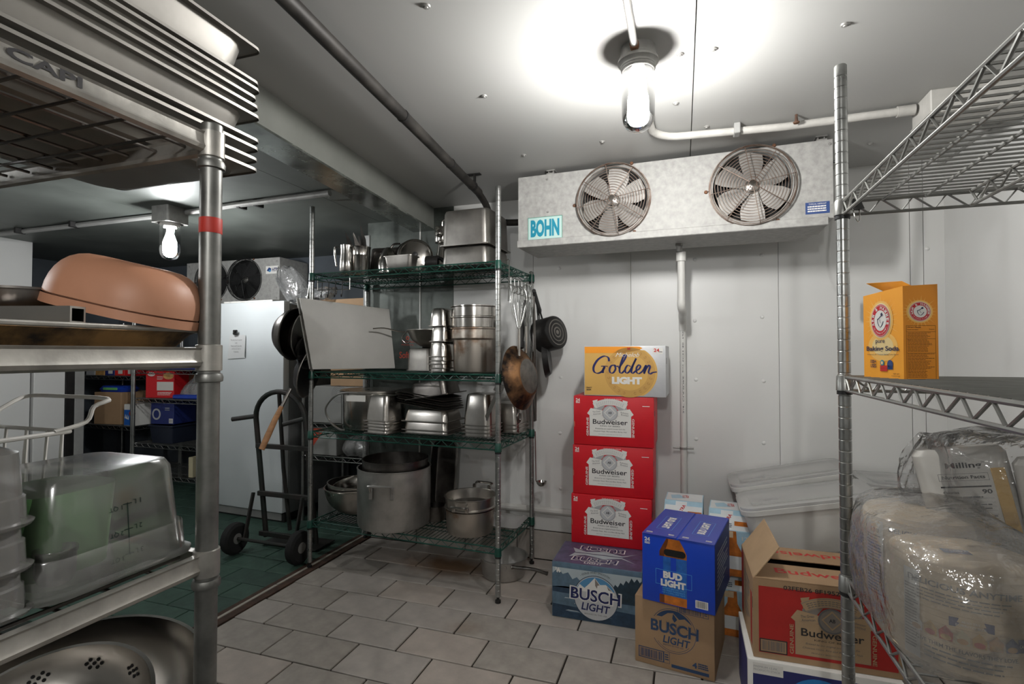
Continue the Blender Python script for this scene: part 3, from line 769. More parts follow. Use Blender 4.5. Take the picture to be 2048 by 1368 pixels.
for x in (0.17, 1.36):
    h = MB(); h.box((x - 0.02, 0.0, UH), (x + 0.02, 0.05, UH + 0.006), 'lamp_grey'); h.box((x - 0.014, 0.012, UH), (x - 0.010, 0.05, UH + 0.024), 'lamp_grey'); h.box((x + 0.010, 0.012, UH), (x + 0.014, 0.05, UH + 0.024), 'lamp_grey'); h.box((x - 0.022, 0.006, UH + 0.018), (x + 0.022, 0.05, UH + 0.025), 'lamp_grey')
    h.build('hanger_bracket', t)
MB().lathe([(0.018, 0.0), (0.018, -0.012), (0.014, -0.014), (0.014, -0.04)], 'lamp_grey', 14, T(0.775, 0.19, 0.004)).build('drain_fitting', t)
cb_ = smoothline([(UW - 0.01, 0.02, 0.27), (UW + 0.035, -0.01, 0.25), (UW + 0.02, -0.03, 0.10), (UW + 0.01, -0.02, -0.05), (UW + 0.05, 0.05, -0.18), (UW + 0.10, 0.30, -0.24)], 5)
MB().tube(cb_, 0.006, 'black_plastic', 8).build('power_cable', t)
MB().box((UW + 0.085, 0.29, -0.30), (UW + 0.115, 0.31, -0.22), 'black_plastic', 0.004).build('cable_plug', t)
# PVC drain
t = thing('drain_pipe', 'white PVC drain pipe running down the wall from the cooler', 'pipe', (-0.02, 2.715, 0.0))
dp = MB()
dp.tube([(0, 0, 1.70), (0, 0, 1.45)], 0.0185, 'pvc', 16); dp.build('pipe', t)
MB().tube([(0, 0, 1.70), (0, 0, 1.655)], 0.0235, 'pvc', 16).build('coupling', t)
tp = smoothline([(0, 0, 1.46), (0, 0.004, 1.43), (0.006, 0.05, 1.405), (0.004, 0.13, 1.395), (0.004, 0.20, 1.37), (0.004, 0.212, 1.32)], 4)
MB().tube(tp, 0.020, 'pvc', 14).build('trap_elbow', t)
MB().tube([(0.004, 0.212, 1.40), (0.004, 0.212, 0.29)], 0.0165, 'pvc', 14).build('lower_pipe', t)
cl_ = MB(); cl_.tube([(0.004, 0.212, 0.688), (0.004, 0.212, 0.700)], 0.0195, 'lamp_grey', 14)
cl_.tube([(-0.05, 0.222, 0.694), (0.056, 0.222, 0.694)], 0.005, 'lamp_grey', 8); cl_.build('pipe_clamp', t)
P = Print(lambda u, v, l: (0.004 + (0.0166 + l) * math.sin(v / 0.0166), 0.212 - (0.0166 + l) * math.cos(v / 0.0166), 0.86 + u))
P.text('3/4" CULSURE  pvc SCH 40  NSF pw', 0.27, 0.0, 0.50, 0.008, 'print_dark', 1, bold=0.01)
P.done(t)
# far unit with black fans
t = thing('evaporator_unit', 'smaller far cooler with black fans above the upright freezer', 'cooler unit', (-4.24, 3.50, 1.63))
holed_box(1.03, 0.34, 0.0, 0.37, ((0.30, 0.197), (0.665, 0.197)), 0.163, 'galv_unit').build('housing', t)
fan_parts(t, 0.30, 0.197, 0.175, 0.0, 'black_plastic', 'black_plastic', 6, 3, True)
fan_parts(t, 0.665, 0.197, 0.175, 0.0, 'black_plastic', 'black_plastic', 6, 4, True)
MB().box((-0.005, -0.006, -0.014), (1.035, 0.34, 0.01), 'galv_unit', 0.002).build('drain_pan', t)
P = Print(face_front(0, 0, 0.0))
P.rect(0.885, 0.235, 1.015, 0.30, 'print_white', 1)
P.poly([(0.895, 0.262), (0.918, 0.290), (0.945, 0.276), (0.925, 0.250)], 'label_blue', 2); P.poly([(0.91, 0.255), (0.93, 0.272), (0.945, 0.262), (0.93, 0.248)], 'busch_blue', 3)
P.text('HTP', 0.978, 0.268, 0.056, 0.030, 'busch_ink', 3, shear=0.25, bold=0.03); P.done(t, 'name_plate')
for x in (0.03, 1.0):
    for z in (0.03, 0.12, 0.21, 0.34): MB().lathe([(0, 0.003), (0.006, 0.002), (0.007, 0)], 'lamp_grey', 8, T(x, 0, z) @ rot(90)).build('screw', t)
# ============================================================ WIRE SHELVING
def groove_post(h, r, m, n=14, cap='lamp_grey', foot=True):
    b = MB(); prof = [(r, 0.03)]; z = 0.06
    while z < h - 0.02:
        prof += [(r, z), (r * 0.93, z + 0.0012), (r * 0.93, z + 0.0022), (r, z + 0.0034)]; z += 0.0254 * 1.0
    prof += [(r, h - 0.002), (r * 0.9, h), (0, h)]
    b.lathe(prof, m, n)
    if foot: b.lathe([(0, 0), (r * 1.05, 0), (r * 1.05, 0.012), (r * 0.5, 0.016), (r * 0.5, 0.031), (r, 0.031)], 'black_iron', n)
    return b
def wire_shelf(t, w, d, z, frame, deck, rw=0.0034, inset=0.014, dsp=0.0235, mid=1, flip=False, extra=True, zz='frame', truss=0.034):
    """Shelf with top at local z, spanning x 0..w and y 0..d: trussed frame plus wire deck."""
    f = MB(); zt = z - rw; zb = z - truss
    x0, x1, y0, y1 = inset, w - inset, inset * 0.2, d - inset * 0.2
    def truss_run(a, b, n):
        a = Vector(a); b = Vector(b)
        for hh in (zt, zb): f.tube([(a.x, a.y, hh), (b.x, b.y, hh)], rw, frame, 6)
        pts = []
        for k in range(2 * n + 1):
            q = a.lerp(b, k / (2 * n)); pts.append((q.x, q.y, zt if k % 2 == 0 else zb))
        f.tube(pts, rw * 0.62, frame, 5)
    nx = max(6, int(w / 0.075)); ny = max(4, int(d / 0.075))
    truss_run((x0, y0, 0), (x1, y0, 0), nx); truss_run((x0, y1, 0), (x1, y1, 0), nx)
    truss_run((0.004, inset, 0), (0.004, d - inset, 0), ny); truss_run((w - 0.004, inset, 0), (w - 0.004, d - inset, 0), ny)
    if mid:
        for k in range(mid):
            yy = d * (k + 1) / (mid + 1)
            truss_run((x0, yy, 0), (x1, yy, 0), nx)
    fo = f.build('shelf', t)
    k_ = MB(); x = 0.012
    while x < w - 0.008:
        k_.tube([(x, 0.002, z - 0.0015), (x, d - 0.002, z - 0.0015)], 0.0017, deck, 5); x += dsp
    if extra:
        for q in (0.25, 0.75): k_.tube([(0.004, d * q, z - 0.005), (w - 0.004, d * q, z - 0.005)], 0.0022, deck, 5)
    ko = k_.build('wire_deck', fo); ko['kind'] = 'stuff'
    return fo
def sleeve(z, r, m, parent, x, y):
    b = MB().lathe([(r * 1.02, z - 0.042), (r * 1.32, z - 0.040), (r * 1.22, z - 0.004), (r * 1.02, z + 0.002)], m, 16)
    b.lathe([(r * 1.02, z - 0.050), (r * 1.15, z - 0.050), (r * 1.15, z - 0.042)], 'black_plastic', 16)
    b.build('corner_sleeve', parent, (x, y, 0))
# green rack; local origin on the floor at the front left post
MW, MD = 1.142, 0.50
metro = thing('shelving_unit', 'green wire shelving rack crowded with steel pans and pots', 'shelf', (-2.006, 2.434, 0.0), -2.66)
for (x, y, h) in ((0, 0, 2.03), (MW, 0, 2.015), (0, MD, 1.665), (MW, MD, 1.665)):
    groove_post(h, 0.0132, 'post_chrome').build('post', metro, (x, y, 0))
MZ = (1.650, 1.096, 0.762, 0.262)
for z in MZ:
    wire_shelf(metro, MW, MD, z, 'green_epoxy', 'green_dark', rw=0.0036)
    for (x, y) in ((0, 0), (MW, 0), (0, MD), (MW, MD)):
        sleeve(z, 0.0132, 'green_epoxy', metro, x, y)
def mloc(x, y, z):
    """Point of the green rack's frame in the room."""
    v = T(-2.006, 2.434, 0) @ rot(0, 0, -2.66) @ Vector((x, y, z)); return (v.x, v.y, v.z)

# ============================================================ STEEL WARE BUILDERS
def pan_mesh(w, d, h, m, flange=0.012, taper=0.012, cr=0.035, mb=None, M=None, thick=0.0014):
    """Steam-table pan, opening up, rim at z = h."""
    b = mb or MB(); s = []
    n = 4
    fr = min(0.016, cr)
    s.append(rrect(w + 2 * flange, d + 2 * flange, fr, h - 0.006, n))
    s.append(rrect(w + 2 * flange, d + 2 * flange, fr, h - 0.001, n))
    s.append(rrect(w + 2 * flange - 0.003, d + 2 * flange - 0.003, fr, h, n))
    s.append(rrect(w + 0.002, d + 0.002, cr, h, n)); s.append(rrect(w, d, cr, h - 0.004, n))
    s.append(rrect(w - taper, d - taper, cr, h * 0.5, n))
    s.append(rrect(w - 2 * taper, d - 2 * taper, cr, 0.016, n)); s.append(rrect(w - 2 * taper - 0.010, d - 2 * taper - 0.010, cr * 0.9, 0.005, n))
    s.append(rrect(w - 2 * taper - 0.03, d - 2 * taper - 0.03, cr * 0.8, 0.0015, n))
    b.loft(s, m, False, True, M)
    o = []      # outside skin, slightly larger
    e = thick
    for (ww, dd, r, z) in ((w + 2 * flange - 0.004, d + 2 * flange - 0.004, fr, h - 0.003), (w + e * 2, d + e * 2, cr, h - 0.005), (w - taper + 2 * e, d - taper + 2 * e, cr, h * 0.5), (w - 2 * taper + 2 * e, d - 2 * taper + 2 * e, cr, 0.015),
                            (w - 2 * taper - 0.008, d - 2 * taper - 0.008, cr * 0.9, 0.003), (w - 2 * taper - 0.03, d - 2 * taper - 0.03, cr * 0.8, 0.0)):
        o.append(rrect(ww, dd, r, z, n))
    b.loft(o, m, False, True, M)
    return b
def pot_mesh(r, h, m, wall=0.003, rb=None, lip=0.004, n=40, mb=None, M=None, bot=0.012):
    b = mb or MB(); rb = rb or r
    b.lathe([(0, 0), (rb - bot, 0), (rb - bot * 0.3, bot * 0.3), (rb, bot), (r, h - 0.006), (r + lip, h - 0.004), (r + lip, h), (r - wall, h), (rb - wall, bot), (rb - wall - bot * 0.5, wall), (0, wall)], m, n, M)
    return b
def bowl_mesh(r, h, m, mb=None, M=None, n=40, rim=0.004):
    b = mb or MB(); pr = []
    for k in range(9):
        a = R(90 * k / 8); pr.append((max(0.0, (0.32 + 0.68 * math.sin(a)) * r) if k else 0.0, h * (1 - math.cos(a)) ** 0.9))
    pr[1] = (r * 0.42, 0.0)
    inner = [(max(0, x - 0.002), z + 0.002) for x, z in reversed(pr)]
    b.lathe(pr + [(r + rim, h), (r + rim, h + 0.003), (r - 0.002, h + 0.003)] + inner, m, n, M)
    return b
def loop_handle(pts, r, m, n=8): return MB().tube(smoothline(pts, 5), r, m, n)
# ============================================================ THINGS ON THE GREEN RACK
S1, S2, S3, S4 = [z + 0.0012 for z in MZ]
# ---- top shelf
t = thing('pitcher', 'small polished steel pitcher with a strap handle, top shelf left', 'pitcher', (-1.845, 2.535, S1))
MB().lathe([(0, 0), (0.034, 0), (0.044, 0.02), (0.042, 0.08), (0.036, 0.13), (0.040, 0.165), (0.037, 0.165), (0.033, 0.13), (0.039, 0.08), (0.04, 0.02), (0.03, 0.004), (0, 0.004)], 'steel', 28).build('body', t)
loop_handle([(-0.036, -0.004, 0.150), (-0.070, -0.01, 0.162), (-0.078, -0.01, 0.13), (-0.066, -0.008, 0.05)], 0.005, 'steel').build('handle', t)
loop_handle([(0.035, -0.02, 0.15), (0.05, -0.034, 0.13), (0.052, -0.036, 0.08), (0.042, -0.02, 0.055)], 0.004, 'steel').build('handle', t)
t = thing('utensil_bucket', 'polished steel bucket holding knives on the top shelf', 'bucket', (-1.762, 2.555, S1))
MB().lathe([(0, 0), (0.042, 0), (0.045, 0.006), (0.048, 0.10), (0.050, 0.103), (0.048, 0.106), (0.050, 0.150), (0.053, 0.154), (0.049, 0.156), (0.046, 0.10), (0.043, 0.008), (0, 0.005)], 'steel', 32).build('body', t)
for i, (dx, dy, lean, spin, h, lab) in enumerate(((-0.028, 0.0, -14, 20, 0.25, 'leftmost broad knife standing blade up in the steel bucket'), (-0.012, 0.012, -8, 50, 0.235, 'second knife from the left in the steel bucket'),
        (0.006, 0.0, -3, 10, 0.215, 'shortest knife standing in the middle of the steel bucket'), (0.020, -0.01, -12, 35, 0.225, 'narrow knife near the right rim of the steel bucket'), (0.030, 0.01, -6, 15, 0.275, 'tallest knife standing blade up in the steel bucket'))):
    k = thing('knife', lab, 'knife', (-1.762 + dx, 2.555 + dy, S1 + 0.008), spin, 'knives in the steel bucket', (0, lean))
    MB().loft([[( -0.011, 0.0012, 0.09), (0.011, 0.0008, 0.09), (0.011, -0.0008, 0.09), (-0.011, -0.0012, 0.09)], [(-0.014, 0.0012, h * 0.7), (0.012, 0.0005, h * 0.7), (0.012, -0.0005, h * 0.7), (-0.014, -0.0012, h * 0.7)],
               [(-0.013, 0.0008, h), (-0.011, 0.0004, h), (-0.011, -0.0004, h), (-0.013, -0.0008, h)]], 'steel_dark', True, True, None, False).build('blade', k)
    MB().loft([rrect(0.016, 0.012, 0.005, 0.0), rrect(0.020, 0.014, 0.006, 0.05), rrect(0.018, 0.012, 0.005, 0.092)], 'black_plastic', True, True).build('handle', k)
t = thing('serving_tray', 'rectangular steel tray leaning at the back of the top shelf', 'tray', (-1.735, 2.80, S1), 6, None, (72, 0))
pan_mesh(0.25, 0.19, 0.022, 'steel_dark', 0.012, 0.008, 0.03).build('tray', t, (0, 0.105, 0))
t = thing('scoop', 'crumpled looking steel scoop between bucket and loaf pan', 'scoop', (-1.60, 2.575, S1), 25)
MB().loft([[(0.06 * math.cos(R(a)) * s, 0.045 * math.sin(R(a)) * s + yo, z) for a in range(0, 360, 24)] for (s, z, yo) in ((0.9, 0.0, 0), (1.0, 0.05, 0.0), (0.82, 0.10, 0.008), (0.5, 0.135, 0.016), (0.25, 0.15, 0.02))], 'steel', True, False).build('bowl', t)
MB().tube(smoothline([(0.01, 0.02, 0.145), (0.03, 0.02, 0.17), (0.065, 0.01, 0.172)], 4), 0.006, 'steel_dark', 8).build('handle', t)
for i, (dx, ry, m, lab) in enumerate(((0, 0, 'steel', 'front round steel pot lid standing on edge on the top shelf'), (-0.035, 8, 'steel_dark', 'second round pot lid standing behind the front lid'))):
    t = thing('pot_lid', lab, 'lid', (-1.455 + dx, 2.625 + 0.03 * i, S1 + 0.098), 28, 'pot lids on the top shelf', (0, 0))
    MB().lathe([(0.098, 0.0), (0.100, 0.004), (0.096, 0.008), (0.088, 0.010), (0.084, 0.006), (0.05, 0.014), (0.0, 0.018)], m, 40, rot(84)).build('disc', t)
    MB().lathe([(0.008, 0.016), (0.008, 0.028), (0.016, 0.034), (0.012, 0.042), (0, 0.044)], 'black_plastic', 16, rot(84)).build('knob', t)
t = thing('loaf_pan', 'long grey loaf pan at the front of the top shelf', 'pan', (-1.47, 2.50, S1), -3)
pan_mesh(0.17, 0.085, 0.075, 'steel_dull', 0.006, 0.010, 0.02).build('pan', t)
t = thing('saucepan', 'small black saucepan lying on its side on the top shelf', 'saucepan', (-1.335, 2.515, S1 + 0.037), 20, None, (0, 0))
pot_mesh(0.036, 0.07, 'pan_black', M=rot(0, 90)).build('pan', t)
MB().tube([(0.06, 0, 0.03), (0.09, -0.01, 0.018), (0.125, -0.03, -0.018)], 0.010, 'black_plastic', 10).build('handle', t)
t = thing('percolator', 'polished steel percolator with a knob and funnel waist, top shelf', 'percolator', (-1.288, 2.64, S1))
MB().lathe([(0, 0), (0.052, 0), (0.056, 0.012), (0.05, 0.03), (0.030, 0.14), (0.026, 0.165), (0, 0.165)], 'steel', 28).build('base', t)
MB().lathe([(0, 0.165), (0.045, 0.165), (0.047, 0.17), (0.047, 0.245), (0.044, 0.25), (0, 0.25)], 'steel', 28).build('chamber', t)
MB().lathe([(0.010, 0), (0.010, 0.012), (0.021, 0.016), (0.021, 0.026), (0.012, 0.034), (0, 0.036)], 'steel', 20, T(0.008, -0.045, 0.205) @ rot(90)).build('knob', t)
loop_handle([(0, -0.01, 0.25), (0.004, -0.012, 0.285), (0.022, 0, 0.29), (0.03, 0.005, 0.25)], 0.004, 'steel').build('loop', t)
t = thing('steam_pan', 'lower shallow steel pan turned upside down beside the front post, top shelf', 'pan', (-1.075, 2.61, S1 + 0.10), -2.6, None, (180, 0))
pan_mesh(0.275, 0.30, 0.10, 'steel_dull', 0.010, 0.006, 0.04).build('pan', t)
t = thing('steam_pan', 'tall steel pan upside down on the shallow pan, top shelf', 'pan', (-1.075, 2.61, S1 + 0.295), -2.6, None, (180, 0))
pan_mesh(0.272, 0.296, 0.19, 'steel_dull', 0.008, 0.006, 0.04).build('pan', t)
# ---- second shelf
bq = [Vector(p) for p in ((-1.985, 2.415, 1.108), (-1.665, 2.755, 1.108), (-1.735, 2.80, 1.468), (-2.03, 2.36, 1.505))]
def board(t, off, m):
    n = (bq[1] - bq[0]).cross(bq[3] - bq[0]).normalized()
    sl = (bq[0] - bq[1]).normalized() * (0.014 if off < 0 else 0.0)
    a = [q + n * off + sl for q in bq]; b = [q + n * (off + 0.018) + sl for q in bq]
    o = a[0]
    bm2 = bmesh.new(); vs = [bm2.verts.new(q - bq[0]) for q in a + b]
    for f in ((0, 3, 2, 1), (4, 5, 6, 7), (0, 1, 5, 4), (1, 2, 6, 5), (2, 3, 7, 6), (3, 0, 4, 7)): bm2.faces.new([vs[i] for i in f])
    bmesh.ops.bevel(bm2, geom=list(bm2.edges), offset=0.004, segments=2, affect='EDGES', profile=0.5); bm2.verts.index_update()
    mb = MB().add([tuple(v.co) for v in bm2.verts], [tuple(v.index for v in f.verts) for f in bm2.faces], m, True); bm2.free()
    return mb
for off, lab in ((0.0, 'front white cutting board leaning on the rack edge'), (-0.023, 'second white cutting board right behind the front one')):
    solo(board(None, off, 'board_white' if off == 0 else 'board_edge'), 'cutting_board', lab, 'cutting board', tuple(bq[0]), (0, 0, 0), 'cutting boards')
t = thing('strainer', 'wide steel bowl strainer with a long thin handle, second shelf', 'strainer', (-1.42, 2.77, S2 + 0.13))
MB().lathe([(0.0, 0.0), (0.07, 0.012), (0.12, 0.05), (0.145, 0.10), (0.15, 0.104), (0.15, 0.108), (0.143, 0.106), (0.117, 0.052), (0.07, 0.015), (0, 0.003)], 'steel_brushed', 40).build('bowl', t)
MB().tube(smoothline([(-0.14, -0.03, 0.095), (-0.19, -0.06, 0.10), (-0.26, -0.10, 0.118), (-0.32, -0.13, 0.115)], 4), 0.0042, 'steel', 8).build('handle', t)
loop_handle([(-0.145, -0.05, 0.10), (-0.16, -0.075, 0.06), (-0.13, -0.08, 0.03), (-0.10, -0.085, 0.035)], 0.003, 'steel').build('rest_hook', t)
t = thing('steam_pan', 'deep grey pan upside down that carries the strainer, second shelf', 'pan', (-1.45, 2.76, S2 + 0.13), -2.6, None, (180, 0))
pan_mesh(0.15, 0.20, 0.13, 'steel_dull', 0.006, 0.005, 0.02).build('pan', t)
names6 = ['lowest narrow steel pan in the upside-down stack beside the bain marie pots', 'second narrow pan from the shelf in the stack beside the bain marie pots', 'third narrow pan from the shelf in the stack beside the bain marie pots', 'fourth narrow pan from the shelf in the stack beside the bain marie pots',
          'fifth narrow pan from the shelf in the stack beside the bain marie pots', 'narrow pan near the top of the stack beside the bain marie pots', 'topmost narrow pan in the stack beside the bain marie pots']
proto = None
for k, zz in enumerate((0.10, 0.118, 0.140, 0.158, 0.180, 0.262, 0.345)):
    if proto is None:
        t = thing('ninth_pan', names6[0], 'pan', (-1.262, 2.60, S2 + zz), -2.6, 'narrow pans stacked on the second shelf', (180, 0)); proto = t
        pan_mesh(0.092, 0.155, 0.10, 'steel', 0.008, 0.006, 0.02).build('pan', t)
    else: copy_thing(proto, (-1.262 + (0.004 if k % 2 else -0.003), 2.60, S2 + zz), names6[k])
bain = [('steel_stain', 0.0, 0.235, 'lowest rust-stained bain marie pot in the nested stack'), ('steel', 0.058, 0.235, 'middle bain marie pot in the nested stack'), ('steel', 0.116, 0.235, 'topmost open bain marie pot in the nested stack')]
for k, (m, dz, h, lab) in enumerate(bain):
    t = thing('bain_marie_pot', lab, 'pot', (-1.075, 2.60, S2 + dz + 0.0005 * k), 0, 'nested bain marie pots')
    MB().lathe([(0, 0), (0.108, 0), (0.114, 0.004), (0.117, 0.02), (0.120, 0.17), (0.1285, 0.18), (0.1285, 0.226), (0.135, 0.230), (0.135, h), (0.126, h), (0.124, 0.185), (0.1165, 0.172), (0.112, 0.02), (0.1, 0.006), (0, 0.006)], m, 48).build('pot', t)
t = thing('carton', 'grey carton with red lettering against the dark wall panel', 'carton', (-1.80, 2.875, S2))
MB().box((0, 0, 0), (0.26, 0.055, 0.24), 'galv_dark', 0.003).build('body', t)
P = Print(face_front(0, 0, 0.0)); P.ring(0.155, 0.195, 0.006, 0.012, 'print_orange_red', 1, n=20)
P.text('Wheatfield', 0.160, 0.172, 0.085, 0.012, 'print_orange_red', 1); P.text('Pillsbury', 0.155, 0.152, 0.085, 0.012, 'print_orange_red', 1); P.text('Softilk', 0.155, 0.090, 0.115, 0.042, 'print_orange_red', 1, bold=0.02); P.done(t)
# ---- third shelf
t = thing('stock_pot', 'lidded steel pail with a wire bail handle, third shelf left', 'pot', (-1.762, 2.685, S3))
pot_mesh(0.185, 0.205, 'steel', 0.003, 0.182).build('pot', t)
MB().lathe([(0.188, 0.205), (0.192, 0.209), (0.192, 0.220), (0.18, 0.224), (0.15, 0.221), (0, 0.226)], 'steel_brushed', 48).build('lid', t)
loop_handle([(0.02, -0.19, 0.215), (-0.09, -0.215, 0.205), (-0.20, -0.18, 0.12), (-0.19, -0.15, 0.04), (-0.10, -0.19, 0.006), (-0.06, -0.2, 0.006)], 0.0055, 'aluminium').build('bail_handle', t)
MB().box((-0.055, -0.1885, 0.165), (0.07, -0.1865, 0.20), 'print_white').build('tape_label', t)
labs = ['lowest small steel pan of the upside-down stack before the lidded pail', 'second small pan of the upside-down stack before the lidded pail', 'third small pan of the upside-down stack before the lidded pail', 'fourth small pan of the upside-down stack before the lidded pail', 'topmost tall small pan of the stack before the lidded pail']
for k, (dz, hh) in enumerate(((0.07, 0.07), (0.088, 0.07), (0.105, 0.07), (0.122, 0.07), (0.205, 0.14))):
    t = thing('sixth_pan', labs[k], 'pan', (-1.585 + 0.003 * (k % 2), 2.525, S3 + dz), -8, 'small pans before the pail', (180 - (2.0 if k == 4 else 0), 0))
    pan_mesh(0.150, 0.150, hh, 'steel_brushed', 0.010, 0.008, 0.03).build('pan', t)
labs = ['lowest long pan of the crooked stack on the third shelf', 'second long pan of the crooked stack on the third shelf', 'third long pan of the crooked stack on the third shelf'] 
for k, (dz, hh) in enumerate(((0.065, 0.065), (0.083, 0.065), (0.13, 0.065))):
    t = thing('third_pan', labs[k], 'pan', (-1.335, 2.62, S3 + dz), -2, 'crooked stack of long pans', (180, 0))
    pan_mesh(0.265, 0.20, hh, 'steel_brushed', 0.012, 0.008, 0.03).build('pan', t)
for k in range(6):
    t = thing('baking_tray', 'flat steel tray, number %s from below in the tilted tray pile' % ('one', 'two', 'three', 'four', 'five', 'six')[k], 'tray', (-1.345 - 0.003 * k, 2.61, S3 + 0.148 + 0.0125 * k), -2 + random.uniform(-3, 3), 'tilted flat trays', (0, 7))
    MB().loft([rrect(0.315, 0.225, 0.03, 0.0), rrect(0.32, 0.23, 0.03, 0.003), rrect(0.30, 0.21, 0.03, 0.006), rrect(0.27, 0.18, 0.03, 0.003)], 'steel_dark' if k % 2 else 'steel_brushed', True, True).build('tray', t)
t = thing('third_pan', 'topmost pan upside down on the tilted tray pile', 'pan', (-1.325, 2.61, S3 + 0.283), -2, None, (180, -9))
pan_mesh(0.225, 0.19, 0.085, 'steel_dark', 0.024, 0.008, 0.035).build('pan', t)
labs = ['lowest deep pan of the upside-down stack behind the front post', 'second deep pan of the upside-down stack behind the front post', 'third deep pan of the upside-down stack behind the front post', 'topmost deep pan of the upside-down stack behind the front post']
for k in range(4):
    t = thing('sixth_pan', labs[k], 'pan', (-1.035, 2.60, S3 + 0.165 + 0.019 * k), -2.6, 'deep pans behind the front post', (180, 0))
    pan_mesh(0.155, 0.165, 0.165, 'steel_brushed', 0.008, 0.010, 0.035).build('pan', t)
labs = ['lowest pan of the low stack in the right rear of the third shelf', 'second pan of the low stack in the right rear of the third shelf', 'third pan of the low stack in the right rear of the third shelf']
for k in range(3):
    t = thing('sixth_pan', labs[k], 'pan', (-0.945, 2.79, S3 + 0.12 + 0.02 * k), -2.6, 'low stack in the right rear', (180, 0))
    pan_mesh(0.155, 0.165, 0.12, 'steel_brushed', 0.008, 0.008, 0.03).build('pan', t)
t = thing('spatula', 'steel spatula leaning on the deep pans behind the front post', 'spatula', (-0.985, 2.52, S3 + 0.09), 0, None, (0, 24))
MB().box((-0.010, -0.001, 0.0), (0.010, 0.001, 0.16), 'steel').build('handle', t)
MB().box((-0.024, -0.0015, 0.16), (0.024, 0.0015, 0.205), 'steel', 0.0005).build('blade', t)
# ---- bottom shelf
labs = ['outermost large steel mixing bowl at the bottom of the nest', 'second steel mixing bowl in the nest on the bottom shelf', 'third steel mixing bowl in the nest on the bottom shelf', 'innermost small tilted mixing bowl in the nest']
for k, (r, h, dz, tx) in enumerate(((0.178, 0.145, 0, 0), (0.174, 0.142, 0.016, 2), (0.170, 0.138, 0.032, -2), (0.135, 0.095, 0.085, 7))):
    t = thing('mixing_bowl', labs[k], 'bowl', (-1.86 + (0.022 if k == 3 else 0), 2.66, S4 + dz), 0, 'nested mixing bowls', (tx, -tx))
    bowl_mesh(r, h, 'steel' if k % 2 else 'steel_brushed').build('bowl', t)
t = thing('stock_pot', 'large dull aluminium stock pot with riveted loop handles, bottom shelf', 'pot', (-1.535, 2.545, S4))
pot_mesh(0.198, 0.315, 'aluminium', 0.004, 0.197, 0.003, bot=0.02).build('pot', t)
def side_handle(t, r, z, a, w=0.058, drop=0.065, m='aluminium'):
    M0 = rot(0, 0, a) @ T(0, -r, z)
    h = MB(); h.tube(smoothline([(-w, -0.004, -drop * 0.6), (-w, -0.022, -drop * 0.1), (-w * 0.9, -0.036, 0.0), (w * 0.9, -0.036, 0.0), (w, -0.022, -drop * 0.1), (w, -0.004, -drop * 0.6)], 5), 0.0062, m, 8, M=M0)
    ho = h.build('handle', t)
    for sx in (-1, 1):
        b = MB().box((sx * w - 0.010, -0.006, -drop * 1.15), (sx * w + 0.010, 0.004, -drop * 0.1), m, 0.003, M0)
        b.build('rivet_plate', ho)
side_handle(t, 0.199, 0.255, 12); side_handle(t, 0.199, 0.255, 192)
t = thing('stock_pot', 'dark-mouthed steel pot nested inside the aluminium stock pot', 'pot', (-1.535, 2.555, S4 + 0.06))
pot_mesh(0.178, 0.297, 'steel_dark', 0.003, 0.176, 0.004).build('pot', t)
t = thing('double_boiler', 'stained steel pot nested in a second one, bottom shelf right', 'pot', (-1.085, 2.555, S4))
pot_mesh(0.127, 0.125, 'steel_stain', 0.003, 0.122).build('lower_pot', t)
MB().lathe([(0.115, 0.126), (0.135, 0.132), (0.135, 0.137), (0.127, 0.142), (0.132, 0.185), (0.138, 0.188), (0.138, 0.192), (0.13, 0.19), (0.124, 0.14), (0.10, 0.12), (0, 0.118)], 'steel_brushed', 44).build('upper_pot', t)
side_handle(t, 0.130, 0.165, 0, 0.036, 0.03, 'steel'); side_handle(t, 0.136, 0.215, 175, 0.045, 0.03, 'steel')
t = thing('pan', 'grey roasting pan standing upright at the back of the bottom shelf', 'pan', (-1.37, 2.83, S4 + 0.002), 0, None, (82, 0))
pan_mesh(0.15, 0.40, 0.05, 'steel_dark', 0.012, 0.008, 0.05).build('pan', t, (0, 0.21, 0))
t = thing('pan', 'small dark round tin behind the double boiler', 'tin', (-1.34, 2.66, S4))
pot_mesh(0.055, 0.085, 'steel_dark', 0.002).build('tin', t)
t = thing('plastic_lid', 'flat clear plastic lid at the right rear of the bottom shelf', 'tray', (-0.96, 2.76, S4))
MB().loft([rrect(0.20, 0.22, 0.02, 0.0), rrect(0.21, 0.23, 0.02, 0.006), rrect(0.17, 0.19, 0.02, 0.016)], 'lid_clear', True, True).build('lid', t)  # a loose plastic lid lying flat on the wires
# ---- under the rack, on the tiles
t = thing('saucepan', 'worn aluminium saucepan on the floor tiles under the rack', 'saucepan', (-0.945, 2.69, 0.0015))
pot_mesh(0.128, 0.105, 'aluminium', 0.003, 0.115).build('pan', t)
hd = smoothline([(0.08, -0.095, 0.085), (0.12, -0.10, 0.088), (0.20, -0.11, 0.095), (0.275, -0.115, 0.085)], 5)
MB().tube(hd, [0.012] + [0.009] * (len(hd) - 2) + [0.011], 'steel_dark', 8).build('handle', t)
for q in (0.05, 0.085): MB().lathe([(0, 0.004), (0.006, 0.003), (0.007, 0)], 'steel', 10, T(q, -math.sqrt(0.1255 ** 2 - q * q), 0.085) @ rot(90)).build('rivet', t)
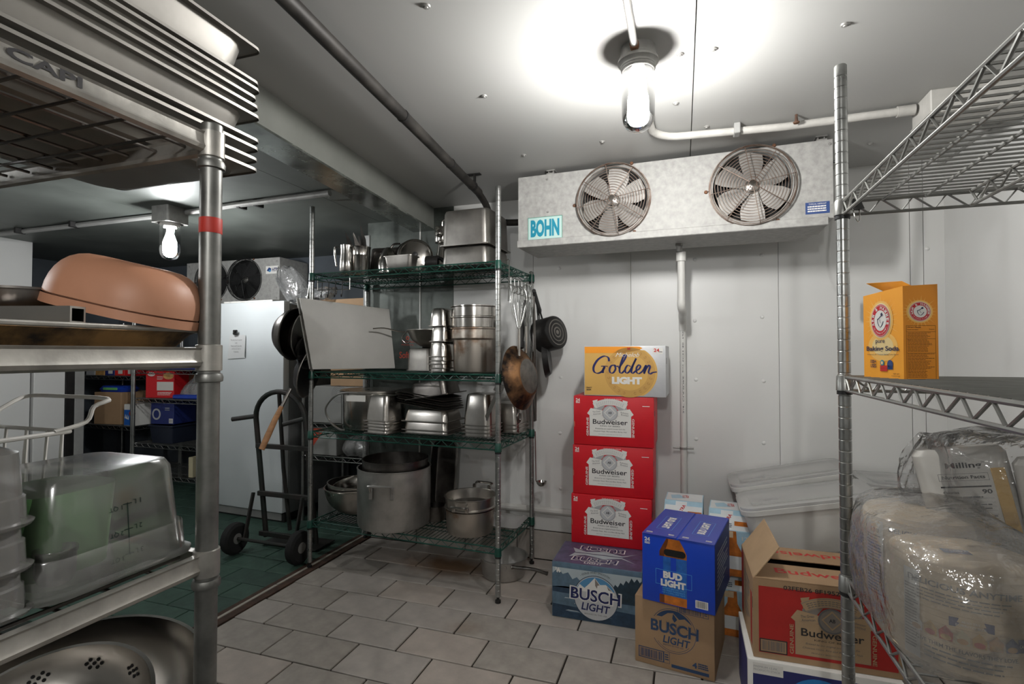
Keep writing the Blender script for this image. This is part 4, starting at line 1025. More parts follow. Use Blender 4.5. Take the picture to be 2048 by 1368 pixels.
# ---- hanging on the right end of the rack
t = thing('hook_grid', 'chrome wire hook grid hung on the right end of the rack', 'hook rack', (-0.828, 2.405, 1.655))
gdm = MB()
for (y0, y1, z) in ((0.02, 0.42, -0.075), (0.02, 0.42, -0.115)): gdm.tube([(0, y0, z), (0, y1, z)], 0.003, 'chrome_wire', 6)
for y in (0.02, 0.42): gdm.tube(smoothline([(-0.012, y, 0.0), (0.004, y, 0.004), (0.004, y, -0.03), (0, y, -0.20)], 3), 0.003, 'chrome_wire', 6)
gdm.build('frame', t)
for k in range(6):
    y = 0.06 + 0.062 * k
    MB().tube(smoothline([(0, y, -0.075), (0.001, y, -0.125), (0.012, y, -0.155), (0.032, y, -0.150), (0.036, y, -0.128)], 4), 0.0026, 'chrome_wire', 6).build('hook', t)
def whisk(lab, x, y, z, L=0.36, r=0.055, spin=0):
    t = thing('whisk', lab, 'whisk', (x, y, z), spin, 'whisks on the hook grid')
    h = MB().tube([(0, 0, -L), (0, 0, -L * 0.62)], 0.008, 'steel', 10); h.build('handle', t)
    for k in range(6):
        a = R(30 * k); pts = []
        for q in range(13):
            th = PI * q / 12; pts.append((r * math.cos(th) * abs(math.sin(th) * 0.3 + 0.7) * math.cos(a), r * math.cos(th) * math.sin(a), -L * 0.30 + math.sin(th) * L * 0.27))
        pts = [(0.005 * math.cos(a), 0.005 * math.sin(a), -L * 0.64)] + pts + [(-0.005 * math.cos(a), -0.005 * math.sin(a), -L * 0.64)]
        MB().tube(smoothline(pts, 2), 0.0011, 'chrome_wire', 5).build('wire_loop', t)
whisk('front balloon whisk hanging head up from the hook grid', -0.79, 2.475, 1.545)
whisk('slimmer whisk hanging right behind the front whisk', -0.775, 2.55, 1.56, 0.36, 0.042, 20)
t = thing('frying_pan', 'big burnt brown frying pan hanging on the rack end, underside out', 'frying pan', (-0.80, 2.515, 1.075), 0, None, (0, 0))
Mp = rot(0, 90, 0) @ rot(0, 0, 0); Mp = rot(0, 80, -11)
MB().lathe([(0, 0.055), (0.095, 0.055), (0.100, 0.052), (0.135, 0.025), (0.160, 0.0), (0.164, -0.001), (0.161, -0.003), (0.132, 0.021), (0.098, 0.049), (0, 0.050)], 'pan_burnt', 56, Mp).build('pan', t)
MB().lathe([(0, 0.0565), (0.085, 0.0565), (0.088, 0.0555)], 'pan_worn', 48, Mp).build('worn_base', t)
MB().tube(smoothline([(0.0, 0.03, 0.15), (-0.004, 0.06, 0.22), (-0.006, 0.08, 0.30), (0.008, 0.085, 0.40)], 4), 0.012, 'pan_black', 10).build('handle', t)
MB().tube(smoothline([(-0.004, 0.05, 0.15), (-0.006, 0.058, 0.185)], 3), 0.014, 'steel', 10).build('handle_bracket', t)
loop_handle([(0.012, -0.05, -0.155), (0.014, -0.075, -0.185), (0.014, -0.06, -0.215), (0.014, -0.035, -0.21), (0.014, -0.03, -0.175)], 0.006, 'steel_dark').build('loop', t)
t = thing('saucepan', 'black saucepan with ringed base hanging by its handle on the rack end', 'saucepan', (-0.70, 2.775, 1.305))
Mq = rot(0, 78, 0) if False else (rot(0, 0, -25) @ rot(0, 80, 0))
pot_mesh(0.093, 0.115, 'pan_black', 0.003, 0.093, 0.002, M=Mq @ T(0, 0, 0.045) @ rot(180)).build('pan', t)
for (r0, r1) in ((0.0, 0.012), (0.022, 0.030), (0.045, 0.051), (0.066, 0.072)):
    MB().lathe([(r0, 0.0458), (r1, 0.0458)], 'pan_worn', 40, Mq).build('base_ring', t)
hv = smoothline([(-0.055, 0.02, 0.082), (-0.065, 0.0, 0.13), (-0.085, -0.03, 0.22), (-0.085, -0.045, 0.235)], 4)
MB().tube(hv, [0.005] * 4 + [0.011] * (len(hv) - 4), 'black_plastic', 10).build('handle', t)
t = thing('frying_pan', 'dark pan hanging behind the black saucepan', 'frying pan', (-0.745, 2.80, 1.165))
MB().lathe([(0, 0.03), (0.085, 0.03), (0.105, 0.0), (0.102, 0.0), (0.083, 0.026), (0, 0.026)], 'pan_black', 40, rot(0, 84, 8)).build('pan', t)
MB().tube([(-0.02, 0.0, 0.10), (-0.045, 0.01, 0.33)], 0.008, 'pan_black', 8).build('handle', t)
t = thing('tongs', 'steel tongs with scalloped tips hanging behind the burnt pan', 'tongs', (-0.765, 2.66, 1.50))
for s in (-1, 1): MB().tube(smoothline([(0, 0, 0), (0.002, 0.012 * s, -0.2), (0.004, 0.018 * s, -0.5), (0.006, 0.010 * s, -0.66)], 4), 0.006, 'steel_dark', 6).build('arm', t)
t = thing('ladle', 'small steel ladle hanging beside the rear rack post', 'ladle', (-0.80, 2.862, 0.475))
MB().lathe([(0, -0.028), (0.015, -0.026), (0.027, -0.014), (0.031, 0.0), (0.029, 0.0), (0.025, -0.013), (0, -0.024)], 'steel', 24, T(0.02, 0, 0)).build('bowl', t)
MB().tube([(-0.012, 0.0, 0.0), (-0.016, 0.0, 0.28)], 0.003, 'steel', 6).build('handle', t)
# ---- hanging on the left end
t = thing('colander', 'dark mesh colander hanging on the left end of the rack', 'colander', (-2.06, 2.36, 1.305))
Ml = rot(0, -84, 8)
MB().lathe([(0, 0.105), (0.05, 0.098), (0.10, 0.070), (0.135, 0.025), (0.142, 0.0), (0.148, -0.002), (0.140, -0.004), (0.098, 0.066), (0.05, 0.094), (0, 0.100)], 'steel_dark', 44, Ml).build('bowl', t)
t = thing('frying_pan', 'steel frying pan hanging second from the mesh colander', 'frying pan', (-2.045, 2.44, 1.30))
MB().lathe([(0, 0.045), (0.10, 0.045), (0.142, 0.002), (0.147, 0.0), (0.14, -0.001), (0.098, 0.040), (0, 0.040)], 'steel_brushed', 48, rot(0, -82, 8)).build('pan', t)
MB().tube([(0.0, 0, 0.14), (0.01, 0.02, 0.32)], 0.008, 'steel', 8).build('handle', t)
t = thing('wok', 'black wok with a long wooden handle hanging at the rack corner', 'wok', (-2.065, 2.495, 1.09))
MB().lathe([(0, 0.07), (0.06, 0.066), (0.11, 0.042), (0.148, 0.0), (0.153, -0.001), (0.148, -0.003), (0.108, 0.038), (0.06, 0.062), (0, 0.066)], 'pan_black', 48, rot(0, -76, 16)).build('bowl', t)
MB().tube([(0.1515 * math.cos(R(a)), 0.1515 * math.sin(R(a)), -0.001) for a in range(0, 360, 10)], 0.0035, 'pan_worn', 6, True, False, rot(0, -76, 16)).build('worn_rim', t)
MB().tube([(-0.03, -0.12, -0.09), (-0.05, -0.175, -0.20)], 0.0095, 'steel_dark', 10).build('ferrule', t)
hw = [(-0.048, -0.168, -0.185), (-0.06, -0.20, -0.25), (-0.075, -0.24, -0.34), (-0.085, -0.27, -0.405)]
MB().tube(hw, [0.012, 0.015, 0.0165, 0.015], 'wood', 12).build('wooden_handle', t)
t = thing('frying_pan', 'small black skillet hanging between the wok and the steel pan', 'frying pan', (-2.05, 2.46, 1.21))
MB().lathe([(0, 0.035), (0.075, 0.035), (0.105, 0.0), (0.102, 0.0), (0.073, 0.031), (0, 0.031)], 'pan_black', 40, rot(0, -82, 10)).build('pan', t)
t = thing('hook_strip', 'wire hook strip under the left end of the top shelf', 'hook rack', (-1.98, 2.45, 1.60))
hb_ = MB(); hb_.tube([(0, 0, 0), (0.20, 0.02, 0)], 0.003, 'chrome_wire', 6); hb_.tube([(0, 0, -0.045), (0.20, 0.02, -0.045)], 0.003, 'chrome_wire', 6)
for q in (0.0, 0.2): hb_.tube([(q, 0.02 * q / 0.2, 0.03), (q, 0.02 * q / 0.2, -0.046)], 0.003, 'chrome_wire', 6)
hb_.build('frame', t)
for k in range(4): MB().tube(smoothline([(0.03 + 0.045 * k, 0.003, 0), (0.03 + 0.045 * k, -0.002, -0.07), (0.035 + 0.045 * k, -0.014, -0.088), (0.04 + 0.045 * k, -0.024, -0.075)], 3), 0.0026, 'black_iron', 6).build('hook', t)
# ============================================================ BEER CARTONS
def bud_label(P, cx, cy, s, kraft=False):
    """The bow-tie label: banner, shield, side ribbons and white panel. s = width of the white panel."""
    W = 'kraft_in' if kraft else 'print_white'; G = 'busch_rock' if kraft else 'print_silver'; D = 'print_dark'
    h = s * 0.50; y0 = cy - h * 0.98
    P.rect(cx - s / 2, y0, cx + s / 2, y0 + h, W, 2)
    P.frame(cx - s / 2 - 0.0006, y0 - 0.0006, cx + s / 2 + 0.0006, y0 + h, 0.0008, G, 3)
    # side ribbons
    for sg in (-1, 1):
        P.poly([(cx + sg * s * 0.16, cy + s * 0.02), (cx + sg * s * 0.44, cy - s * 0.04), (cx + sg * s * 0.56, cy + s * 0.055), (cx + sg * s * 0.47, cy + s * 0.185), (cx + sg * s * 0.17, cy + s * 0.135)][::sg], W, 3)
        P.poly([(cx + sg * s * 0.20, cy + s * 0.14), (cx + sg * s * 0.40, cy + s * 0.165), (cx + sg * s * 0.40, cy + s * 0.21), (cx + sg * s * 0.12, cy + s * 0.25)][::sg], 'print_grey' if not kraft else G, 2)
    P.text('The Great', cx - s * 0.33, cy + s * 0.105, s * 0.19, s * 0.04, 'print_mid', 4, shear=0.1, rotd=8)
    P.text('American', cx - s * 0.32, cy + s * 0.050, s * 0.19, s * 0.038, 'print_mid', 4, shear=0.1, rotd=8)
    P.text('Budweiser', cx + s * 0.35, cy + s * 0.090, s * 0.19, s * 0.036, 'print_mid', 4, rotd=-8)
    P.text('Bottled', cx + s * 0.35, cy + s * 0.040, s * 0.17, s * 0.036, 'print_mid', 4, rotd=-8)
    # arched banner
    rad = s * 0.80; c0 = cy + s * 0.42 - rad
    a = 32.0
    P.strip(arc(cx, c0, rad, 90 + a, 90 - a, 20), arc(cx, c0, rad - s * 0.15, 90 + a, 90 - a, 20), W, 4)
    for q in (0.012, 0.135): P.strip(arc(cx, c0, rad - s * q, 90 + a, 90 - a, 20), arc(cx, c0, rad - s * (q + 0.008), 90 + a, 90 - a, 20), G, 5)
    for q in (0.045, 0.075, 0.105):
        n = 14
        for k in range(n):
            a0 = 90 + a * 0.86 - 2 * a * 0.86 * k / n; P.strip(arc(cx, c0, rad - s * q, a0, a0 - 3.1, 2), arc(cx, c0, rad - s * (q + 0.011), a0, a0 - 3.1, 2), 'print_grey' if not kraft else 'print_mid', 5)
    for sg in (-1, 1):
        P.poly([(cx + sg * s * 0.30, cy + s * 0.40), (cx + sg * s * 0.425, cy + s * 0.37), (cx + sg * s * 0.385, cy + s * 0.21), (cx + sg * s * 0.34, cy + s * 0.25)][::sg], W, 3)
    # medallion
    P.disc(cx, cy + s * 0.075, s * 0.19, G, 5, None, 36); P.ring(cx, cy + s * 0.075, s * 0.165, s * 0.19, 'print_grey' if not kraft else 'print_mid', 6, n=36)
    d = s * 0.145; P.poly([(cx - d, cy + s * 0.085), (cx, cy + s * 0.085 - d), (cx + d, cy + s * 0.085), (cx, cy + s * 0.085 + d)], W, 7)
    d = s * 0.118; P.poly([(cx - d, cy + s * 0.085), (cx, cy + s * 0.085 - d), (cx + d, cy + s * 0.085), (cx, cy + s * 0.085 + d)], G, 8)
    P.text('AB', cx, cy + s * 0.085, s * 0.085, s * 0.055, D, 9, bold=0.02)
    # lettering of the panel
    P.text('Budweiser', cx, y0 + h * 0.70, s * 0.84, h * 0.235, D, 4, bold=0.012)
    P.text('KING OF BEERS', cx, y0 + h * 0.50, s * 0.48, h * 0.055, D, 4)
    P.text('Brewed by our original process from the', cx, y0 + h * 0.36, s * 0.72, h * 0.075, 'print_mid', 4, shear=0.3)
    P.text('Choicest Hops, Rice and Best Barley Malt', cx, y0 + h * 0.23, s * 0.80, h * 0.075, 'print_mid', 4, shear=0.3)
    P.text('PROUDLY BREWED IN THE USA', cx, y0 + h * 0.10, s * 0.56, h * 0.04, 'print_grey' if not kraft else 'print_mid', 4)
    for sg in (-1, 1):
        P.text('GENUINE', cx + sg * s * 0.55, y0 + h * 0.44, h * 0.90, s * 0.055, 'print_white' if not kraft else 'kraft_in', 4, bold=0.02, rotd=90 if sg < 0 else -90)
BW, BH, BD = 0.392, 0.245, 0.27
def bud_box(z, x, y, lab, rz):
    t = thing('beer_carton', lab, 'beer carton', (x, y, z), rz, 'stacked red cartons')
    MB().box((0, 0, 0), (BW, BD, BH - 0.001), 'bud_red', 0.004, seg=2).build('carton', t)
    P = Print(face_front(0, 0, 0.0))
    bud_label(P, BW * 0.466, 0.146, 0.203)
    P.text('24', 0.022, BH - 0.022, 0.021, 0.016, 'print_white', 1, bold=0.03); P.lines(0.012, BH - 0.040, 0.033, BH - 0.031, 2, 'print_white', 1, 0.6, 0.05, 3)
    P.text('THIS IS FOR FANS', BW * 0.5, BH - 0.014, 0.085, 0.005, 'print_white', 1); P.rect(0.338, BH - 0.047, 0.372, BH - 0.044, 'print_white', 1)
    P.done(t)
    MB().box((0.0035, -0.0006, 0.088), (0.0055, 0.004, 0.115), 'kraft_in').build('hand_slot', t)
    MB().box((BW - 0.001, 0.03, 0.15), (BW + 0.0006, 0.06, 0.175), 'print_dark').build('hand_slot', t)
bud_box(0.2505, -0.553, 2.60, 'lowest red carton in the stack of three, on the blue mountain carton', -0.5)
bud_box(0.496, -0.545, 2.602, 'middle red carton in the stack of three by the wall', 0.3)
bud_box(0.7415, -0.540, 2.60, 'topmost red carton in the stack of three, under the gold carton', -0.4)
# gold and white carton
t = thing('beer_carton', 'gold and silver carton on top of the red stack', 'beer carton', (-0.487, 2.60, 0.987), -1.2)
GW, GH = 0.396, 0.248
MB().box((0, 0, 0), (GW, BD, GH), 'print_silver', 0.004, seg=2).build('carton', t)
P = Print(face_front(0, 0, 0.0))
left = [(0.004, 0.004)] + [(0.23 + 0.127 * math.cos(R(a)), 0.118 + 0.127 * math.sin(R(a))) for a in range(-62, 64, 6)] + [(0.004, GH - 0.004)]
P.poly(left, 'gold_tan', 1)
P.poly([(0.004, GH - 0.036), (0.20, GH - 0.036), (0.272, GH - 0.020), (0.288, GH - 0.012), (0.272, GH - 0.004), (0.004, GH - 0.004)], 'gold_orange', 2)
P.ring(0.225, 0.118, 0.088, 0.122, 'gold_circle', 2)
P.disc(0.225, 0.118, 0.088, 'gold_tan', 2)
for sg in (-1, 1):      # wheat laurel
    for k in range(10):
        a = R(-80 + 15 * k); q = (0.225 + sg * 0.104 * math.cos(a), 0.118 + 0.104 * math.sin(a)); tx, ty = -math.sin(a) * sg, math.cos(a)
        for e in (-1, 1):
            nx, ny = math.cos(a) * sg * e, math.sin(a) * e
            P.poly([(q[0], q[1]), (q[0] + tx * 0.007 + nx * 0.008, q[1] + ty * 0.007 + ny * 0.008), (q[0] + tx * 0.016 + nx * 0.004, q[1] + ty * 0.016 + ny * 0.004)][::1 if sg * e > 0 else -1], 'gold_line', 3)
def SCR(P, pts, m, w, ox, oy, s, lay=4): P.stroke([(ox + x * s, oy + y * s) for x, y in smoothline(pts, 7)], w, m, lay)
gs = 0.083; ox, oy = 0.045, 0.112
SCR(P, [(0.98, 0.72), (0.92, 0.95), (0.66, 1.02), (0.30, 0.80), (0.06, 0.40), (0.08, 0.10), (0.30, 0.0), (0.56, 0.12), (0.72, 0.40), (0.62, 0.20), (0.60, 0.02)], 'print_navy', 0.0135, ox, oy, gs)
SCR(P, [(0.50, 0.42), (0.72, 0.43), (0.90, 0.42)], 'print_navy', 0.010, ox, oy, gs)
SCR(P, [(1.30, 0.50), (1.10, 0.44), (1.00, 0.20), (1.08, 0.03), (1.24, 0.06), (1.36, 0.28), (1.30, 0.50), (1.42, 0.42), (1.54, 0.44)], 'print_navy', 0.0115, ox, oy, gs)
SCR(P, [(1.54, 0.30), (1.86, 0.78), (1.98, 1.04), (1.88, 1.08), (1.74, 0.80), (1.60, 0.30), (1.62, 0.06), (1.74, 0.04), (1.90, 0.20)], 'print_navy', 0.0115, ox, oy, gs)
SCR(P, [(2.24, 0.42), (2.06, 0.48), (1.92, 0.24), (1.98, 0.04), (2.14, 0.10), (2.32, 0.40), (2.56, 0.90), (2.36, 0.46), (2.28, 0.12), (2.36, 0.03), (2.52, 0.16)], 'print_navy', 0.0115, ox, oy, gs)
SCR(P, [(2.50, 0.16), (2.70, 0.26), (2.80, 0.42), (2.72, 0.52), (2.58, 0.36), (2.58, 0.10), (2.70, 0.01), (2.88, 0.12), (3.02, 0.30)], 'print_navy', 0.0110, ox, oy, gs)
SCR(P, [(3.00, 0.28), (3.12, 0.50), (3.06, 0.24), (3.00, 0.02), (3.12, 0.30), (3.28, 0.50), (3.34, 0.40), (3.26, 0.12), (3.34, 0.0), (3.50, 0.08), (3.72, 0.12)], 'print_navy', 0.0115, ox, oy, gs)
P.text('LIGHT', 0.212, 0.078, 0.145, 0.036, 'print_white', 4, bold=0.07)
P.text('Michelob', 0.215, GH - 0.044, 0.115, 0.020, 'print_white', 4, shear=0.45)
P.text('M', 0.222, GH - 0.014, 0.013, 0.012, 'print_red', 4, bold=0.02)
P.rect(0.334, GH - 0.040, 0.382, GH - 0.012, 'print_white', 2); P.text('24', 0.353, GH - 0.022, 0.026, 0.017, 'print_red', 4, bold=0.03)
P.lines(0.365, GH - 0.035, 0.38, GH - 0.028, 1, 'print_mid', 4)
P.text('CRAFT', 0.026, 0.040, 0.030, 0.007, 'print_dark', 4, bold=0.02); P.text('BEER', 0.026, 0.030, 0.024, 0.007, 'print_dark', 4, bold=0.02)
P.done(t)
MB().box((GW - 0.001, 0.03, 0.16), (GW + 0.0006, 0.05, 0.19), 'print_dark').build('hand_slot', t)
# blue mountain carton on the floor
def busch_art(P, W, H, ink='busch_ink', cx=None, cy=None, rr=None):
    P.ring(cx, cy, rr * 0.985, rr * 1.02, 'busch_slate' if ink == 'busch_ink' else ink, 4)
t = thing('beer_carton', 'blue mountain-picture carton on the floor under the red stack', 'beer carton', (-0.588, 2.34, 0.001), 0.0)
W, H, D_ = 0.402, 0.248, 0.272
MB().box((0, 0, 0), (W, D_, H), 'busch_slate', 0.003, seg=2).build('carton', t)
def mountains(P, W, H, y, rnd, m, lay, amp, n=9):
    pts = [(0.003, y)]
    for k in range(n + 1): pts.append((0.003 + (W - 0.006) * k / n, y + amp * rnd.uniform(0.2, 1.0) * (1.0 if k % 2 else 0.35)))
    pts.append((W - 0.003, y)); P.poly(pts, m, lay)
P = Print(face_front(0, 0, 0.0))
P.rect(0.003, 0.145, W - 0.003, H - 0.024, 'busch_sky', 1)
rnd = random.Random(5)
P.poly([(0.003, 0.135), (0.003, 0.195), (0.03, 0.222), (0.05, 0.196), (0.075, 0.206), (0.095, 0.178), (0.115, 0.190), (0.14, 0.165), (0.17, 0.148), (0.17, 0.135)], 'busch_slate', 2)
P.poly([(0.02, 0.205), (0.03, 0.222), (0.042, 0.206), (0.034, 0.200), (0.030, 0.208), (0.026, 0.199)], 'print_white', 3)
P.poly([(0.003, 0.112), (W - 0.003, 0.112), (W - 0.003, 0.150), (0.20, 0.148), (0.12, 0.138), (0.06, 0.143), (0.003, 0.136)], 'busch_deep', 2)
tree = [(0.245, 0.10)]
for k in range(13): tree.append((0.25 + 0.0118 * k, 0.15 + (0.012 * k * 0.5 if k < 9 else 0.055) + (0.012 if k % 2 else -0.004)))
tree += [(W - 0.003, 0.21), (W - 0.003, 0.10)]
P.poly(tree, 'busch_tree', 3)
P.poly([(0.003, 0.060), (0.12, 0.055), (0.25, 0.068), (W - 0.003, 0.060), (W - 0.003, 0.1125), (0.25, 0.116), (0.1, 0.110), (0.003, 0.114)], 'busch_slate', 2.5); P.rect(0.003, 0.003, W - 0.003, 0.075, 'busch_deep', 2)
for k in range(16):
    u = rnd.uniform(0.005, 0.33); v = rnd.uniform(0.01, 0.11); l = rnd.uniform(0.02, 0.07)
    P.poly([(u, v), (u + l, v + 0.001), (u + l * 0.8, v + 0.004), (u + l * 0.2, v + 0.0045)], rnd.choice(('busch_slate', 'busch_deep', 'busch_sky')), 3.2 + 0.04 * k)
for (u, v, a, b) in ((0.035, 0.03, 0.03, 0.018), (0.075, 0.018, 0.022, 0.012), (0.33, 0.05, 0.04, 0.012)): P.disc(u, v, a, 'busch_deep', 4.2 + u, b, 14)
cx, cy, rr = 0.200, 0.108, 0.096
P.disc(cx, cy, rr * 1.03, 'busch_deep', 5); P.disc(cx, cy, rr, 'print_silver', 6)
P.poly(arc(cx, cy, rr * 0.96, 25, 155, 20) + [(cx - 0.06, cy + 0.03), (cx, cy + 0.03), (cx + 0.06, cy + 0.03)], 'busch_blue', 7)
P.poly([(cx - 0.088, cy + 0.025), (cx - 0.072, cy + 0.055), (cx - 0.05, cy + 0.040), (cx - 0.028, cy + 0.062), (cx - 0.004, cy + 0.090), (cx + 0.02, cy + 0.062), (cx + 0.045, cy + 0.066), (cx + 0.07, cy + 0.045), (cx + 0.088, cy + 0.025)], 'print_white', 8)
P.poly([(cx - 0.003, cy + 0.086), (cx + 0.018, cy + 0.060), (cx + 0.008, cy + 0.058), (cx + 0.006, cy + 0.044), (cx - 0.002, cy + 0.056)], 'busch_rock', 9); P.poly([(cx + 0.05, cy + 0.060), (cx + 0.072, cy + 0.040), (cx + 0.056, cy + 0.044)], 'busch_rock', 9)
P.text('BUSCH', cx - 0.002, cy + 0.010, 0.232, 0.062, 'print_white', 9, bold=0.055, rotd=-2); P.text('BUSCH', cx - 0.002, cy + 0.010, 0.220, 0.052, 'busch_ink', 10, bold=0.02, rotd=-2)
P.text('LIGHT', cx, cy - 0.042, 0.128, 0.034, 'busch_ink', 9, shear=0.15, bold=0.02, rotd=-2)
P.text('BREWED IN THE USA', cx, cy - 0.072, 0.10, 0.006, 'print_mid', 9)
P.text('- COLD AND SMOOTH -', cx, cy + 0.113, 0.145, 0.008, 'print_dark', 9, curve=0.13)
P.text('24', 0.025, H - 0.030, 0.022, 0.012, 'print_white', 6, bold=0.03)
P.done(t)
P = Print(face_top(H, 0.0, 0.0))
P.rect(0.004, 0.004, W - 0.004, D_ / 2 - 0.001, 'busch_purple', 1); P.rect(0.004, D_ / 2 + 0.001, W - 0.004, D_ - 0.004, 'busch_purple', 1)
for (v0, sg) in ((0.004, 1), (D_ - 0.004, -1)):
    P.poly([(0.06, v0 + sg * 0.075), (0.13, v0 + sg * 0.112), (0.22, v0 + sg * 0.088), (0.30, v0 + sg * 0.116), (0.37, v0 + sg * 0.070), (0.30, v0 + sg * 0.128), (0.08, v0 + sg * 0.128)][::sg], 'busch_sky', 2)
P.text('BUSCH', 0.185, 0.066, 0.215, 0.052, 'print_white', 3, bold=0.06, shear=0.1); P.text('BUSCH', 0.185, 0.066, 0.203, 0.043, 'busch_ink', 4, bold=0.02, shear=0.1); P.text('LIGHT', 0.185, 0.026, 0.085, 0.020, 'print_white', 4, shear=0.1, bold=0.02)
P.text('BUSCH', 0.200, 0.205, 0.215, 0.052, 'print_white', 3, bold=0.06, rotd=180); P.text('BUSCH', 0.200, 0.205, 0.203, 0.043, 'busch_ink', 4, bold=0.02, rotd=180)
P.done(t, 'printed_top', 'top_lettering')
# brown mountain carton
t = thing('beer_carton', 'brown cardboard carton with blue print under the bright blue carton', 'beer carton', (-0.196, 2.106, 0.001), -9.5)
W, H, D_ = 0.292, 0.255, 0.33
MB().box((0, 0, 0), (W, D_, H), 'kraft', 0.003, seg=2).build('carton', t)
P = Print(face_front(0, 0, 0.0)); I = 'ink_blue_k'; cx, cy, rr = 0.145, 0.148, 0.083
P.ring(cx, cy, rr * 0.98, rr, I, 1, a0=-150, a1=150)
P.ring(cx, cy, rr * 0.90, rr * 0.915, I, 1, a0=-140, a1=-40)
P.poly(arc(cx, cy, rr * 0.93, 28, 152, 20) + [(cx - 0.062, cy + 0.046), (cx - 0.042, cy + 0.046), (cx - 0.02, cy + 0.064), (cx, cy + 0.080 - 0.012), (cx + 0.022, cy + 0.048), (cx + 0.042, cy + 0.054), (cx + 0.06, cy + 0.042)], I, 2)
P.poly([(cx, cy + 0.066), (cx + 0.015, cy + 0.046), (cx + 0.005, cy + 0.034), (cx - 0.003, cy + 0.046)], I, 3)
P.text('BUSCH', cx + 0.004, cy + 0.008, 0.182, 0.050, I, 2, bold=0.05, rotd=-1); P.text('BUSCH', cx + 0.004, cy + 0.008, 0.182, 0.050, 'kraft', 3, bold=0.028, rotd=-1); P.text('BUSCH', cx + 0.004, cy + 0.008, 0.175, 0.044, I, 4, bold=0.016, rotd=-1)
P.text('LIGHT', cx + 0.012, cy - 0.036, 0.100, 0.028, I, 3, shear=0.15, bold=0.02, rotd=-1); P.text('BREWED IN THE USA', cx, cy - 0.056, 0.075, 0.005, I, 3)
P.frame(0.014, 0.022, 0.110, 0.064, 0.003, I, 1); P.barcode(0.020, 0.028, 0.104, 0.058, I, 2, 20, 3); P.frame(0.110, 0.022, 0.132, 0.064, 0.0012, I, 1); P.lines(0.114, 0.030, 0.128, 0.056, 3, I, 2, 0.5, 0.1, 3)
P.frame(0.160, 0.222, 0.272, 0.250, 0.0015, I, 1); P.barcode(0.168, 0.226, 0.248, 0.246, I, 2, 26, 5); P.rect(0.252, 0.2225, 0.254, 0.2495, I, 1); P.lines(0.257, 0.228, 0.268, 0.246, 3, I, 2, 0.5, 0.1, 3)
P.rect(0.138, 0.012, 0.272, 0.024, I, 1); P.text('4', 0.222, 0.042, 0.017, 0.021, I, 2, bold=0.03); P.lines(0.234, 0.031, 0.272, 0.053, 3, I, 2, 0.6, 0.15, 6)
P.done(t)
# bright blue carton
t = thing('beer_carton', 'bright blue carton with a bottle picture on the brown carton', 'beer carton', (-0.165, 2.075, 0.2575), -12.0)
W, H, D_ = 0.264, 0.252, 0.350
b = MB(); b.box((0, 0, 0), (W, D_, H), 'bud_blue', 0.003, seg=2); b.build('carton', t)
P = Print(face_front(0, 0, 0.0))
P.poly([(0.066, 0.004), (0.166, 0.004), (0.166, 0.175), (0.166, 0.195), (0.155, 0.220), (0.140, 0.246), (0.092, 0.246), (0.078, 0.220), (0.066, 0.195)], 'amber', 1)
P.poly([(0.066, 0.004), (0.084, 0.004), (0.084, 0.19), (0.096, 0.225), (0.100, 0.246), (0.092, 0.246), (0.078, 0.220), (0.066, 0.195)], 'amber_dark', 2)
P.rect(0.066, 0.036, 0.166, 0.178, 'bud_blue_mid', 3); P.rect(0.066, 0.036, 0.080, 0.178, 'bud_blue', 4); P.rect(0.108, 0.07, 0.128, 0.178, 'bud_blue', 4)
P.frame(0.052, 0.072, 0.184, 0.128, 0.0012, 'line_cyan', 5)
P.text('BUD', 0.115, 0.111, 0.070, 0.026, 'print_white', 6, bold=0.06); P.text('LIGHT', 0.117, 0.081, 0.092, 0.026, 'print_white', 6, bold=0.06)
for k, s_ in enumerate(('ALWAYS BREWED WITH', 'THE FINEST INGREDIENTS', 'FOR A CLEAN, CRISP TASTE')): P.text(s_, 0.118, 0.062 - 0.0085 * k, 0.084, 0.0055, 'line_cyan', 6)
P.poly(arc(0.095, 0.195, 0.0125, 90, 270, 10) + arc(0.150, 0.195, 0.0125, -90, 90, 10), 'dark_void', 6)
P.rect(0.196, 0.014, 0.240, 0.042, 'print_white', 3); P.barcode(0.199, 0.017, 0.237, 0.040, 'print_dark', 4, 16, 7)
P.text('24', 0.020, 0.232, 0.021, 0.015, 'print_white', 3, bold=0.04); P.lines(0.010, 0.213, 0.031, 0.222, 2, 'print_white', 3, 0.6, 0.05, 3)
P.done(t)
for (x0, x1, nm, fl) in ((0.0, W * 0.49, 'top_flap', 180), (W * 0.51, W, 'top_flap', 0)):
    f = MB().box((x0 + 0.001, -0.003, H), (x1 - 0.001, D_ - 0.002, H + 0.0022), 'bud_blue_top', 0.0006); fo = f.build(nm, t)
    P = Print(face_top(H + 0.0022, 0, 0)); xc = (x0 + x1) / 2
    P.frame(xc - 0.030, 0.075, xc + 0.030, 0.245, 0.0012, 'line_cyan', 1)
    P.text('BUD LIGHT', xc, 0.16, 0.145, 0.030, 'print_white', 2, bold=0.05, rotd=90 if fl == 0 else -90)
    P.lines(x0 + 0.012, 0.010, x0 + 0.036, 0.026, 3, 'print_white', 2, 0.6, 0.1, 3); P.lines(x1 - 0.034, 0.012, x1 - 0.012, 0.026, 3, 'print_white', 2, 0.6, 0.1, 3)
    P.done(fo)
MB().box((W - 0.001, 0.005, 0.09), (W + 0.0006, 0.02, 0.12), 'print_dark').build('hand_slot', t)
P = Print(face_right(W, 0.0, 0.0)); P.rect(0.003, 0.003, D_ - 0.003, H - 0.003, 'bud_blue_dark', 1); P.lines(0.05, 0.06, 0.30, 0.20, 9, 'busch_sky', 2, 0.4, 0.5, 7); P.done(t, 'printed_side', 'side_print')
